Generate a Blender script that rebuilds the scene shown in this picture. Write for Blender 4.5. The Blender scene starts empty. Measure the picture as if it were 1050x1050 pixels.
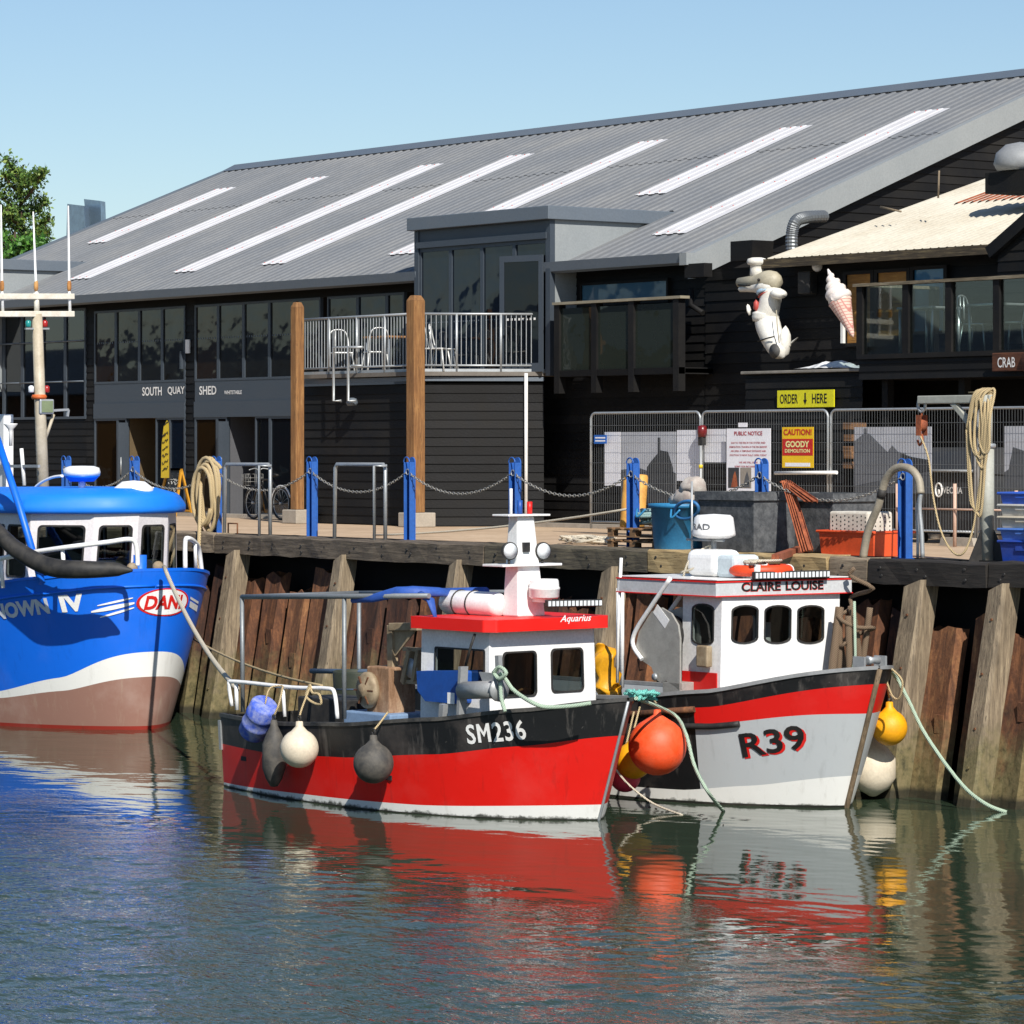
import bpy, bmesh, math, random
from mathutils import Vector, Matrix, noise
random.seed(7)
SC = bpy.context.scene
COL = SC.collection
# ---------------------------------------------------------------- survey: u along the quay, v inland, z up from the quay deck
FP, CX, HY = 3600.0, 525.0, 460.0
TH = math.atan2(2675.0, FP)
Fu, Fv = -math.cos(TH), math.sin(TH)
Ru, Rv = math.sin(TH), math.cos(TH)
CU, CV, CZ = 44.0, -32.2, 1.5
W = -3.1                                   # water level
def ray(px, py):
    a = (px - CX) / FP
    return Vector((Fu + Ru * a, Fv + Rv * a, (HY - py) / FP))
CAMP = Vector((CU, CV, CZ))
def pv(px, py, v):
    d = ray(px, py); return CAMP + d * ((v - CV) / d.y)
def pz(px, py, z):
    d = ray(px, py); return CAMP + d * ((z - CZ) / d.z)
def pu(px, py, u):
    d = ray(px, py); return CAMP + d * ((u - CU) / d.x)
def pplane(px, py, p0, n):
    d = ray(px, py); return CAMP + d * ((Vector(p0) - CAMP).dot(n) / d.dot(n))

# ---------------------------------------------------------------- materials
def lin(h):
    h = h.lstrip('#'); r = []
    for i in (0, 2, 4):
        c = int(h[i:i+2], 16) / 255.0
        r.append(c / 12.92 if c <= 0.04045 else ((c + 0.055) / 1.055) ** 2.4)
    return (r[0], r[1], r[2], 1.0)
def col(c, k=1.0):
    if isinstance(c, str): c = lin(c)
    return (c[0]*k, c[1]*k, c[2]*k, 1.0)
class N:
    def __init__(s, name):
        s.m = bpy.data.materials.new(name); s.m.use_nodes = True
        s.t = s.m.node_tree; s.b = s.t.nodes['Principled BSDF']; s.o = s.t.nodes['Material Output']
    def n(s, typ, **kw):
        x = s.t.nodes.new(typ)
        for k, v in kw.items():
            if k in x.inputs.keys() if isinstance(k, str) and k[0].isupper() else False: x.inputs[k].default_value = v
            else: setattr(x, k, v)
        return x
    def l(s, a, b): s.t.links.new(a, b)
    def coords(s, scale=(1, 1, 1), kind='Object'):
        tc = s.n('ShaderNodeTexCoord'); mp = s.n('ShaderNodeMapping'); mp.inputs['Scale'].default_value = scale
        s.l(tc.outputs[kind], mp.inputs['Vector']); return mp.outputs['Vector']
    def noise(s, vec, scale, detail=4, rough=0.55, dist=0.0):
        x = s.n('ShaderNodeTexNoise'); x.inputs['Scale'].default_value = scale; x.inputs['Detail'].default_value = detail
        x.inputs['Roughness'].default_value = rough; x.inputs['Distortion'].default_value = dist
        s.l(vec, x.inputs['Vector']); return x.outputs['Fac']
    def ramp(s, fac, stops):
        x = s.n('ShaderNodeValToRGB'); e = x.color_ramp.elements
        while len(e) < len(stops): e.new(0.5)
        for i, (p, c) in enumerate(stops): e[i].position = p; e[i].color = col(c)
        s.l(fac, x.inputs['Fac']); return x.outputs['Color']
    def mix(s, fac, a, b, mode='MIX'):
        x = s.n('ShaderNodeMix', data_type='RGBA', blend_type=mode)
        for sock, v in ((0, fac), (6, a), (7, b)):
            if hasattr(v, 'is_linked') or isinstance(v, bpy.types.NodeSocket): s.l(v, x.inputs[sock])
            else: x.inputs[sock].default_value = v if sock == 0 else col(v)
        return x.outputs[2]
    def bump(s, h, strength=0.3, dist=0.01):
        x = s.n('ShaderNodeBump'); x.inputs['Strength'].default_value = strength; x.inputs['Distance'].default_value = dist
        s.l(h, x.inputs['Height']); s.l(x.outputs['Normal'], s.b.inputs['Normal']); return x
    def set(s, **kw):
        for k, v in kw.items():
            s.b.inputs[k.replace('_', ' ')].default_value = v
        return s
MATS = {}
def paint(name, c, rough=0.45, dirt='#3a3128', amt=0.35, scale=2.5, metal=0.0, bump=0.15, fine=30, vert=1.0):
    """painted or moulded surface with uneven grime, streaks and slight unevenness"""
    if name in MATS: return MATS[name]
    m = N(name); v = m.coords((1, 1, vert))
    a = m.noise(v, scale, 6, 0.65, 0.3); b = m.noise(v, fine, 3, 0.6)
    f = m.ramp(a, [(0.38, (0, 0, 0, 1)), (0.78, (amt, amt, amt, 1))])
    g = m.ramp(b, [(0.3, (0.86, 0.86, 0.86, 1)), (0.7, (1.06, 1.06, 1.06, 1))])
    c1 = m.mix(f, c, dirt); c2 = m.mix(0.8, c1, g, 'MULTIPLY')
    m.l(c2, m.b.inputs['Base Color'])
    r = m.n('ShaderNodeMapRange'); r.inputs['To Min'].default_value = max(0.05, rough - 0.1); r.inputs['To Max'].default_value = min(1, rough + 0.2)
    m.l(a, r.inputs['Value']); m.l(r.outputs[0], m.b.inputs['Roughness'])
    m.b.inputs['Metallic'].default_value = metal
    if bump: m.bump(b, bump, 0.01)
    MATS[name] = m.m; return m.m
def wood(name, c1, c2, c3, axis=2, rough=0.8, scale=1.0, green=None):
    """weathered timber: grain stretched along one axis, cracks and stains"""
    if name in MATS: return MATS[name]
    m = N(name); sc = [14.0, 14.0, 14.0]; sc[axis] = 0.9
    v = m.coords(tuple(x * scale for x in sc)); w = m.coords((1, 1, 1))
    g = m.noise(v, 2.2, 6, 0.7, 0.4); k = m.noise(w, 2.0, 5, 0.6, 0.2); cr = m.noise(v, 4.5, 2, 0.5, 1.0)
    c = m.ramp(g, [(0.3, c1), (0.52, c2), (0.74, c3)])
    c = m.mix(m.ramp(k, [(0.35, (0, 0, 0, 1)), (0.75, (0.6, 0.6, 0.6, 1))]), c, c1)
    c = m.mix(m.ramp(cr, [(0.28, (0.75, 0.75, 0.75, 1)), (0.36, (0, 0, 0, 1))]), c, '#1c1712')
    if green is not None: c = tide(m, c, green)
    m.l(c, m.b.inputs['Base Color']); m.b.inputs['Roughness'].default_value = rough
    m.bump(g, 0.6, 0.012)
    MATS[name] = m.m; return m.m
def tide(m, c, k=1.0):
    """weed and slime that grows below the high-water mark: real height above the water"""
    ge = m.n('ShaderNodeNewGeometry'); sx = m.n('ShaderNodeSeparateXYZ'); m.l(ge.outputs['Position'], sx.inputs[0])
    n = m.noise(ge.outputs['Position'], 2.3, 6, 0.7, 0.5)
    ad = m.n('ShaderNodeMath', operation='MULTIPLY_ADD'); ad.inputs[1].default_value = 2.2; m.l(n, ad.inputs[0]); m.l(sx.outputs['Z'], ad.inputs[2])
    mr = m.n('ShaderNodeMapRange'); mr.inputs['From Min'].default_value = W + 2.35; mr.inputs['From Max'].default_value = W + 1.55
    mr.inputs['To Max'].default_value = 0.8 * k; m.l(ad.outputs[0], mr.inputs['Value'])
    al = m.ramp(m.noise(ge.outputs['Position'], 9.0, 5, 0.7), [(0.3, '#2a2f16'), (0.5, '#6b6440'), (0.75, '#8a7b58')])
    c = m.mix(mr.outputs[0], c, al)
    # wet dark band right at the water
    m2 = m.n('ShaderNodeMapRange'); m2.inputs['From Min'].default_value = W + 0.17; m2.inputs['From Max'].default_value = W + 0.09
    m2.inputs['To Max'].default_value = 0.85; m.l(sx.outputs['Z'], m2.inputs['Value'])
    return m.mix(m2.outputs[0], c, '#16160c')
def rust(name, c1='#2a1a14', c2='#58301f', c3='#8a5233', rough=0.85, green=None, scale=1.0):
    if name in MATS: return MATS[name]
    m = N(name); v = m.coords((5 * scale, 5 * scale, 1.2 * scale)); w = m.coords()
    a = m.noise(v, 1.6, 7, 0.72, 0.5); b = m.noise(w, 22, 4, 0.7)
    c = m.ramp(a, [(0.3, c1), (0.52, c2), (0.72, c3), (0.84, '#a06a3a')])
    c = m.mix(m.ramp(b, [(0.4, (0, 0, 0, 1)), (0.75, (0.5, 0.5, 0.5, 1))]), c, c1)
    if green is not None: c = tide(m, c, green)
    m.l(c, m.b.inputs['Base Color']); m.b.inputs['Roughness'].default_value = rough
    m.bump(b, 0.5, 0.012); MATS[name] = m.m; return m.m
def metal(name, c, rough=0.4, met=0.85, amt=0.3):
    return paint(name, c, rough, '#4b4642', amt, 5.0, met, 0.12, 40)
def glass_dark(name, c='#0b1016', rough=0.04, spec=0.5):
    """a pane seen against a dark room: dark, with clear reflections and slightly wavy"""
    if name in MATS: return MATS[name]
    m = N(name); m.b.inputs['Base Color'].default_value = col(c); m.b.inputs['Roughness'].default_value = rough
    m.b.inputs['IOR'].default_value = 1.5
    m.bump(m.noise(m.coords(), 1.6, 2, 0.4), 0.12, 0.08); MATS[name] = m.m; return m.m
def glass_clear(name, tint='#dfe8e6'):
    if name in MATS: return MATS[name]
    m = N(name); t = m.t
    tr = m.n('ShaderNodeBsdfTransparent'); tr.inputs['Color'].default_value = col(tint)
    gl = m.n('ShaderNodeBsdfGlossy'); gl.inputs['Roughness'].default_value = 0.02
    lw = m.n('ShaderNodeLayerWeight'); lw.inputs['Blend'].default_value = 0.5; pw_ = m.n('ShaderNodeMath', operation='POWER'); pw_.inputs[1].default_value = 3.5; m.l(lw.outputs['Facing'], pw_.inputs[0]); fr = m.n('ShaderNodeMath', operation='MULTIPLY_ADD'); fr.inputs[1].default_value = 0.7; fr.inputs[2].default_value = 0.07; m.l(pw_.outputs[0], fr.inputs[0])
    mx = m.n('ShaderNodeMixShader'); m.l(fr.outputs[0], mx.inputs[0]); m.l(tr.outputs[0], mx.inputs[1]); m.l(gl.outputs[0], mx.inputs[2])
    m.l(mx.outputs[0], m.o.inputs['Surface']); MATS[name] = m.m; return m.m
def ropemat(name, c1, c2):
    if name in MATS: return MATS[name]
    m = N(name); wv = m.n('ShaderNodeTexWave'); wv.inputs['Scale'].default_value = 22; wv.inputs['Distortion'].default_value = 2.0
    wv.bands_direction = 'DIAGONAL'; m.l(m.coords(), wv.inputs['Vector'])
    m.l(m.ramp(wv.outputs['Fac'], [(0.1, c1), (0.7, c2)]), m.b.inputs['Base Color']); m.b.inputs['Roughness'].default_value = 0.9
    m.bump(wv.outputs['Fac'], 0.6, 0.01); MATS[name] = m.m; return m.m

# ---------------------------------------------------------------- mesh builder
V = Vector
def frame_of(d):
    d = d.normalized(); a = V((0, 0, 1)) if abs(d.z) < 0.9 else V((1, 0, 0))
    x = a.cross(d).normalized(); return x, d.cross(x)
ORG = {}                                     # world offset of each thing (things without rotation are modelled in quay space)
class MB:
    def __init__(s): s.v = []; s.f = []; s.m = []; s.s = []
    def add(s, vs, fs, mi=0, sm=False):
        o = len(s.v); s.v += [tuple(x) for x in vs]
        for f in fs: s.f.append([i + o for i in f]); s.m.append(mi); s.s.append(sm)
        return s
    def box(s, x0, x1, y0, y1, z0, z1, mi=0):
        vs = [(x, y, z) for z in (z0, z1) for y in (y0, y1) for x in (x0, x1)]
        return s.add(vs, [(0, 2, 3, 1), (4, 5, 7, 6), (0, 1, 5, 4), (2, 6, 7, 3), (0, 4, 6, 2), (1, 3, 7, 5)], mi)
    def obox(s, c, ax, ay, az, mi=0):
        c, ax, ay, az = V(c), V(ax), V(ay), V(az)
        vs = [c + ax * i + ay * j + az * k for k in (-1, 1) for j in (-1, 1) for i in (-1, 1)]
        return s.add(vs, [(0, 2, 3, 1), (4, 5, 7, 6), (0, 1, 5, 4), (2, 6, 7, 3), (0, 4, 6, 2), (1, 3, 7, 5)], mi)
    def beam(s, p, q, w, h, mi=0, up=None):
        p, q = V(p), V(q); d = q - p; L = d.length / 2; d.normalize()
        u = V(up) if up else (V((0, 0, 1)) if abs(d.z) < 0.95 else V((0, 1, 0)))
        x = d.cross(u).normalized(); y = x.cross(d)
        return s.obox((p + q) / 2, d * L, x * w / 2, y * h / 2, mi)
    def tube(s, pts, r, n=8, mi=0, closed=False, caps=True, sm=True):
        pts = [V(p) for p in pts]; k = len(pts); rs = r if isinstance(r, (list, tuple)) else [r] * k
        x = None; rings = []
        for i, p in enumerate(pts):
            a = pts[(i - 1) % k] if (closed or i > 0) else p; b = pts[(i + 1) % k] if (closed or i < k - 1) else p
            d = (b - a); d = d.normalized() if d.length > 1e-9 else V((0, 0, 1))
            if x is None: x, y = frame_of(d)
            else:
                x = (x - d * x.dot(d)); x = x.normalized() if x.length > 1e-6 else frame_of(d)[0]; y = d.cross(x)
            rings.append([p + (x * math.cos(t) + y * math.sin(t)) * rs[i] for t in [2 * math.pi * j / n for j in range(n)]])
        vs = [q for ring in rings for q in ring]; fs = []
        for i in range(k if closed else k - 1):
            o, o2 = i * n, ((i + 1) % k) * n
            for j in range(n): fs.append((o + j, o + (j + 1) % n, o2 + (j + 1) % n, o2 + j))
        s.add(vs, fs, mi, sm)
        if caps and not closed:
            o = len(s.v) - len(vs)
            s.f.append([o + j for j in reversed(range(n))]); s.m.append(mi); s.s.append(False)
            s.f.append([o + (k - 1) * n + j for j in range(n)]); s.m.append(mi); s.s.append(False)
        return s
    def cyl(s, p, q, r, n=14, mi=0, r2=None): return s.tube([p, q], [r, r if r2 is None else r2], n, mi)
    def lathe(s, prof, c, ax=(0, 0, 1), n=24, mi=0, sm=True, sq=(1, 1)):
        c = V(c); ax = V(ax).normalized(); x, y = frame_of(ax); k = len(prof)
        vs = [c + ax * z + (x * math.cos(t) * sq[0] + y * math.sin(t) * sq[1]) * r for r, z in prof for t in [2 * math.pi * j / n for j in range(n)]]
        fs = [(i * n + j, i * n + (j + 1) % n, (i + 1) * n + (j + 1) % n, (i + 1) * n + j) for i in range(k - 1) for j in range(n)]
        s.add(vs, fs, mi, sm)
        o = len(s.v) - len(vs)
        if prof[0][0] > 1e-6: s.f.append([o + j for j in reversed(range(n))]); s.m.append(mi); s.s.append(False)
        if prof[-1][0] > 1e-6: s.f.append([o + (k - 1) * n + j for j in range(n)]); s.m.append(mi); s.s.append(False)
        return s
    def prism(s, poly, o, ex, ey, ez, mi=0, mside=None):
        """poly (2-D, CCW in ex,ey) swept by the vector ez"""
        o, ex, ey, ez = V(o), V(ex), V(ey), V(ez); n = len(poly)
        a = [o + ex * p[0] + ey * p[1] for p in poly]; b = [p + ez for p in a]
        s.add(a + b, [tuple(range(n - 1, -1, -1)), tuple(range(n, 2 * n))], mi)
        s.add(a + b, [(i, (i + 1) % n, n + (i + 1) % n, n + i) for i in range(n)], mi if mside is None else mside)
        return s
    def ball(s, c, r, nu=20, nv=12, mi=0):
        rr = (r, r, r) if not isinstance(r, (tuple, list)) else r; c = V(c)
        vs = [c + V((0, 0, -rr[2]))]
        for i in range(1, nv):
            a = -math.pi / 2 + math.pi * i / nv
            for j in range(nu):
                t = 2 * math.pi * j / nu; vs.append(c + V((rr[0] * math.cos(a) * math.cos(t), rr[1] * math.cos(a) * math.sin(t), rr[2] * math.sin(a))))
        vs.append(c + V((0, 0, rr[2]))); fs = []
        for j in range(nu): fs.append((0, 1 + (j + 1) % nu, 1 + j))
        for i in range(nv - 2):
            for j in range(nu):
                o = 1 + i * nu; fs.append((o + j, o + (j + 1) % nu, o + nu + (j + 1) % nu, o + nu + j))
        o = 1 + (nv - 2) * nu
        for j in range(nu): fs.append((o + j, o + (j + 1) % nu, len(vs) - 1))
        return s.add(vs, fs, mi, True)
    def text(s, txt, o, ex, ey, w=None, h=None, depth=0.0, mi=0, bold=0.0, shear=0.0, fn=None, cuts=0, lift=0.004):
        """lettering: fits txt into w x h from lower-left o along ex, ey; fn maps (x,y) to a surface point"""
        vs, fs = glyphs(txt, bold, shear, cuts)
        x0 = min(p[0] for p in vs); x1 = max(p[0] for p in vs); y0 = min(p[1] for p in vs); y1 = max(p[1] for p in vs)
        sy = h / (y1 - y0) if h else w / (x1 - x0); sx = w / (x1 - x0) if w else sy
        if fn: P = [fn((p[0] - x0) * sx, (p[1] - y0) * sy) for p in vs]
        else:
            o, ex, ey = V(o), V(ex), V(ey); nn = ex.cross(ey).normalized() * lift
            P = [o + nn + ex * ((p[0] - x0) * sx) + ey * ((p[1] - y0) * sy) for p in vs]
        return s.add(P, fs, mi)
    def split(s, name, mats, parent=None, local=False, **k):
        """one object per separate piece"""
        n = len(s.v); par = list(range(n))
        def fd(a):
            while par[a] != a: par[a] = par[par[a]]; a = par[a]
            return a
        for f in s.f:
            for i in f[1:]: par[fd(i)] = fd(f[0])
        gr = {}
        for i, f in enumerate(s.f): gr.setdefault(fd(f[0]), []).append(i)
        out = []
        for fi in gr.values():
            m = MB(); mp = {}
            for i in fi:
                g = []
                for j in s.f[i]:
                    if j not in mp: mp[j] = len(m.v); m.v.append(s.v[j])
                    g.append(mp[j])
                m.f.append(g); m.m.append(s.m[i]); m.s.append(s.s[i])
            out.append(m.build(name, mats, parent, local, **k))
        return out
    def build(s, name, mats, parent=None, local=False, bevel=0, seg=2, kind=None, smooth=None):
        me = bpy.data.meshes.new(name)
        off = V((0, 0, 0)) if (local or parent is None) else ORG.get(parent, V((0, 0, 0)))
        me.from_pydata([(x[0] - off.x, x[1] - off.y, x[2] - off.z) for x in s.v], [], s.f)
        if not isinstance(mats, (list, tuple)): mats = [mats]
        for m in mats: me.materials.append(m)
        me.polygons.foreach_set('material_index', s.m)
        me.polygons.foreach_set('use_smooth', [True] * len(s.s) if smooth else s.s)
        me.update()
        o = bpy.data.objects.new(name, me); COL.objects.link(o)
        if parent is not None: o.parent = parent; ORG[o] = ORG.get(parent, V((0, 0, 0)))
        if bevel:
            b = o.modifiers.new('bevel', 'BEVEL'); b.width = bevel; b.segments = seg; b.limit_method = 'ANGLE'; b.angle_limit = 0.6
        if kind: o['kind'] = kind
        return o
_GL = {}
def block_m(w, h, s):
    """a block capital M as four bars sharing corners"""
    c = w / 2; b = h * .28; d = s * 1.15
    vs = [(0, 0), (s, 0), (s, h - d * 1.5), (0, h), (w - s, 0), (w, 0), (w, h), (w - s, h - d * 1.5), (s * .95, h), (c, b + d * 1.1), (c, b), (w - s * .95, h)]
    return vs, [(0, 1, 2, 8), (0, 8, 3), (4, 5, 11, 7), (5, 6, 11), (8, 2, 10, 9), (9, 10, 7, 11)]
def glyphs(txt, bold=0.0, shear=0.0, cuts=0):
    k = (txt, bold, shear, cuts)
    if k in _GL: return _GL[k]
    if 'M' in txt and len(txt) > 1 and bold > 0 and ' ' not in txt and len(txt) < 6:
        vs, fs, x = [], [], 0
        for ch in txt:
            v, f = block_m(.62, .70, .125 + bold) if ch == 'M' else glyphs(ch, bold, shear, 5)
            x0 = min(q[0] for q in v); x1 = max(q[0] for q in v); o = len(vs); vs += [(q[0] - x0 + x, q[1]) for q in v]; fs += [tuple(i + o for i in g) for g in f]; x += x1 - x0 + .1
        _GL[k] = (vs, fs); return vs, fs
    c = bpy.data.curves.new('lettering', 'FONT'); c.body = txt; c.size = 1; c.offset = bold; c.shear = shear; c.resolution_u = 3
    o = bpy.data.objects.new('lettering', c); COL.objects.link(o)
    bpy.context.view_layer.update()
    me = bpy.data.meshes.new_from_object(o.evaluated_get(bpy.context.evaluated_depsgraph_get()))
    bm = bmesh.new(); bm.from_mesh(me)
    if cuts:
        xs = [v.co.x for v in bm.verts]; a, b = min(xs), max(xs)
        for i in range(1, cuts):
            bmesh.ops.bisect_plane(bm, geom=bm.verts[:] + bm.edges[:] + bm.faces[:], plane_co=(a + (b - a) * i / cuts, 0, 0), plane_no=(1, 0, 0))
    bm.verts.index_update()
    r = ([(v.co.x, v.co.y) for v in bm.verts], [tuple(v.index for v in f.verts) for f in bm.faces])
    bm.free(); bpy.data.objects.remove(o); bpy.data.curves.remove(c); bpy.data.meshes.remove(me)
    _GL[k] = r; return r
def tag(o, label=None, cat=None, group=None, kind=None):
    if label: o['label'] = label
    if cat: o['category'] = cat
    if group: o['group'] = group
    if kind: o['kind'] = kind
    return o
def thing(name, loc, label, cat, group=None, rz=0.0):
    o = bpy.data.objects.new(name, None); o.empty_display_size = 0.3; COL.objects.link(o)
    o.location = loc; o.rotation_euler = (0, 0, rz); ORG[o] = V(loc)
    return tag(o, label, cat, group)
def copy_thing(o, loc, label=None, rz=None, parent=None):
    c = o.copy(); COL.objects.link(c)
    if parent is not None: c.parent = parent
    else:
        c.location = loc
        if rz is not None: c.rotation_euler = (0, 0, rz)
    if label: c['label'] = label
    for ch in KIDS(o): copy_thing(ch, None, parent=c)
    return c
def KIDS(o): return [x for x in list(COL.objects) if x.parent == o]
def sag(p, q, s, n=14):
    p, q = V(p), V(q); return [p.lerp(q, i / n) - V((0, 0, s * 4 * (i / n) * (1 - i / n))) for i in range(n + 1)]
def smoothpath(pts, n=6):
    pts = [V(p) for p in pts]; out = []
    for i in range(len(pts) - 1):
        p0 = pts[max(i - 1, 0)]; p1 = pts[i]; p2 = pts[i + 1]; p3 = pts[min(i + 2, len(pts) - 1)]
        for k in range(n):
            t = k / n; out.append(0.5 * ((2 * p1) + (p2 - p0) * t + (2 * p0 - 5 * p1 + 4 * p2 - p3) * t * t + (3 * p1 - p0 - 3 * p2 + p3) * t ** 3))
    out.append(pts[-1]); return out
def arc(c, ex, ey, r, a0, a1, n=10):
    c, ex, ey = V(c), V(ex), V(ey)
    return [c + ex * r * math.cos(math.radians(a0 + (a1 - a0) * i / n)) + ey * r * math.sin(math.radians(a0 + (a1 - a0) * i / n)) for i in range(n + 1)]
def boards(mb, p0, p1, z0, z1, pitch, nrm, clip=None, lip=0.022, mi=0):
    """overlapping horizontal weatherboards on a wall running p0 -> p1"""
    p0, p1, nrm = V((p0[0], p0[1], 0)), V((p1[0], p1[1], 0)), V((nrm[0], nrm[1], 0)); z = z0
    while z < z1 - 1e-4:
        zt = min(z + pitch, z1); a0, a1, b0, b1 = 0, 1, 0, 1
        if clip: (a0, a1), (b0, b1) = clip(z), clip(zt)
        if a1 - a0 > 1e-3:
            if b1 < b0: b0 = b1 = (b0 + b1) / 2
            j = random.uniform(-0.004, 0.004)
            A = p0.lerp(p1, a0) + V((0, 0, z + j)); B = p0.lerp(p1, a1) + V((0, 0, z + j)); C = p0.lerp(p1, b1) + V((0, 0, zt)); D = p0.lerp(p1, b0) + V((0, 0, zt))
            o = nrm * (lip + random.uniform(-.003, .005)); i = nrm * 0.002
            mb.add([A + o, B + o, C + i, D + i, A, B], [(0, 1, 2, 3), (4, 5, 1, 0)], mi)
        z = zt

# ---------------------------------------------------------------- camera, sun, sky
cam = bpy.data.cameras.new('camera'); co = bpy.data.objects.new('camera', cam); COL.objects.link(co)
co.location = CAMP; co.rotation_euler = (math.pi / 2, 0, math.atan2(-Fu, Fv))
cam.sensor_width = 36; cam.lens = FP / 1050 * 36; cam.shift_y = -(525 - HY) / 1050; cam.clip_end = 3000; cam.clip_start = 0.5
SC.camera = co
AZ, EL = math.radians(21), math.radians(40)
S = V((math.cos(EL) * math.cos(AZ), -math.cos(EL) * math.sin(AZ), math.sin(EL)))
sl = bpy.data.lights.new('sun', 'SUN'); sl.energy = 4.7; sl.angle = math.radians(0.5); sl.color = (1, 0.95, 0.88)
so = bpy.data.objects.new('sun', sl); COL.objects.link(so); so.rotation_euler = S.to_track_quat('Z', 'Y').to_euler(); so.location = (20, -20, 40)
wd = bpy.data.worlds.new('World'); SC.world = wd; wd.use_nodes = True
nt = wd.node_tree; sk = nt.nodes.new('ShaderNodeTexSky'); sk.sky_type = 'NISHITA'; sk.sun_disc = False
sk.sun_elevation = EL; sk.sun_rotation = math.atan2(S.x, S.y); sk.altitude = 0; sk.air_density = 1.0; sk.dust_density = 0.25; sk.ozone_density = 4.0
nt.links.new(sk.outputs[0], nt.nodes['Background'].inputs[0]); nt.nodes['Background'].inputs[1].default_value = 0.081
vs_ = SC.view_settings; vs_.view_transform = 'Standard'; vs_.look = 'None'; vs_.exposure = 0.36; vs_.gamma = 1.0
# ================================================================ materials used across the place
M_white = paint('white_paint', '#e9e8e4', 0.4, '#8d7f70', 0.3, 1.6)
M_black = paint('black_stain', '#0e0e0f', 0.6, '#1f1d19', 0.6, 1.5, 0, 0.4, 25); M_black.node_tree.nodes['Principled BSDF'].inputs['Specular IOR Level'].default_value = 0.22
def islands(mat, lo, hi):
    t = mat.node_tree; b = t.nodes['Principled BSDF']; src = b.inputs['Base Color'].links[0].from_socket; ge = t.nodes.new('ShaderNodeNewGeometry')
    rp = t.nodes.new('ShaderNodeMapRange'); rp.inputs['To Min'].default_value = lo; rp.inputs['To Max'].default_value = hi; t.links.new(ge.outputs['Random Per Island'], rp.inputs['Value'])
    mx = t.nodes.new('ShaderNodeVectorMath'); mx.operation = 'SCALE'; t.links.new(src, mx.inputs[0]); t.links.new(rp.outputs[0], mx.inputs['Scale']); t.links.new(mx.outputs[0], b.inputs['Base Color'])
islands(M_black, .65, 1.9)
M_slate = paint('slate_grey_coated_steel', '#5d666f', 0.4, '#6f7478', 0.3, 0.8)
M_slated = paint('dark_grey_frame', '#3b434c', 0.4, '#4a4f55', 0.3, 0.9)
M_roof = paint('grey_roof_sheet', '#727578', 0.6, '#8f8e8b', 0.5, 0.35, 0.0, 0.1, 12); M_roof.node_tree.nodes['Principled BSDF'].inputs['Specular IOR Level'].default_value = 0.25
def streaks(mat, scale, c, amt):
    t = mat.node_tree; b = t.nodes['Principled BSDF']; src = b.inputs['Base Color'].links[0].from_socket; tc = t.nodes.new('ShaderNodeTexCoord'); mp = t.nodes.new('ShaderNodeMapping'); mp.inputs['Scale'].default_value = scale; t.links.new(tc.outputs['Object'], mp.inputs[0])
    nz = t.nodes.new('ShaderNodeTexNoise'); nz.inputs['Scale'].default_value = 1.0; nz.inputs['Detail'].default_value = 6; nz.inputs['Roughness'].default_value = .7; t.links.new(mp.outputs[0], nz.inputs['Vector'])
    mr = t.nodes.new('ShaderNodeMapRange'); mr.inputs['From Min'].default_value = .5; mr.inputs['From Max'].default_value = .8; mr.inputs['To Max'].default_value = amt; t.links.new(nz.outputs['Fac'], mr.inputs['Value'])
    mx = t.nodes.new('ShaderNodeMix'); mx.data_type = 'RGBA'; t.links.new(mr.outputs[0], mx.inputs[0]); t.links.new(src, mx.inputs[6]); mx.inputs[7].default_value = col(c); t.links.new(mx.outputs[2], b.inputs['Base Color'])
streaks(M_roof, (2.6, .12, .3), '#5f605f', .45); streaks(M_roof, (.5, .5, .5), '#97948c', .35)
M_side = paint('pale_grey_panel', '#868b8c', 0.55, '#9da09f', 0.4, 0.6)
M_glass = glass_dark('dark_pane')
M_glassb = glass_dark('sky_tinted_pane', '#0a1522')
M_clear = glass_clear('clear_pane')
M_galv = metal('galvanised_steel', '#b3b7b8', 0.45, 0.55)
M_steel = metal('bare_steel', '#a2a4a4', 0.45, 0.35)
M_post = wood('orange_brown_timber', '#644225', '#8d6439', '#ae8756', 2)
M_conc = paint('concrete', '#a79e90', 0.9, '#6f675b', 0.5, 3.0)
M_sail = wood('weathered_grey_timber', '#564b3d', '#8d7d66', '#b5a486', 2, green=1.0)
M_capx = wood('weathered_cap_timber', '#5a4e40', '#8f806b', '#b8a88e', 0)
M_rust = rust('rusty_pile_steel', '#2e1c14', '#664028', '#96623c', green=1.0)
M_piles = [M_rust, rust('dark_pile_steel', '#1d130f', '#452a1d', '#6d4229', green=1.0), rust('ochre_pile_steel', '#38241a', '#7a5033', '#a8794d', green=1.0), M_rust]
M_rustb = rust('orange_rust', '#5a2c1b', '#9a5232', '#b8693f')
M_pit = paint('gap_shade_black', '#0c0b0a', 0.95, '#15120f', 0.4)  # black colour stands in for the shade between the piles
M_blue = paint('blue_post_paint', '#2a5fae', 0.45, '#1c2f57', 0.5, 4)
M_rope = ropemat('hemp_rope', '#8c7854', '#cbb68c')
M_ropeg = ropemat('pale_green_rope', '#7f9a86', '#b9c9b2')
M_ropew = ropemat('pale_rope', '#9c917c', '#dbd2be')
M_ropet = ropemat('turquoise_rope', '#3f9a92', '#86cfc0')
M_rub = paint('black_rubber', '#1b1b1c', 0.6, '#6a645a', 0.3, 4)

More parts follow.
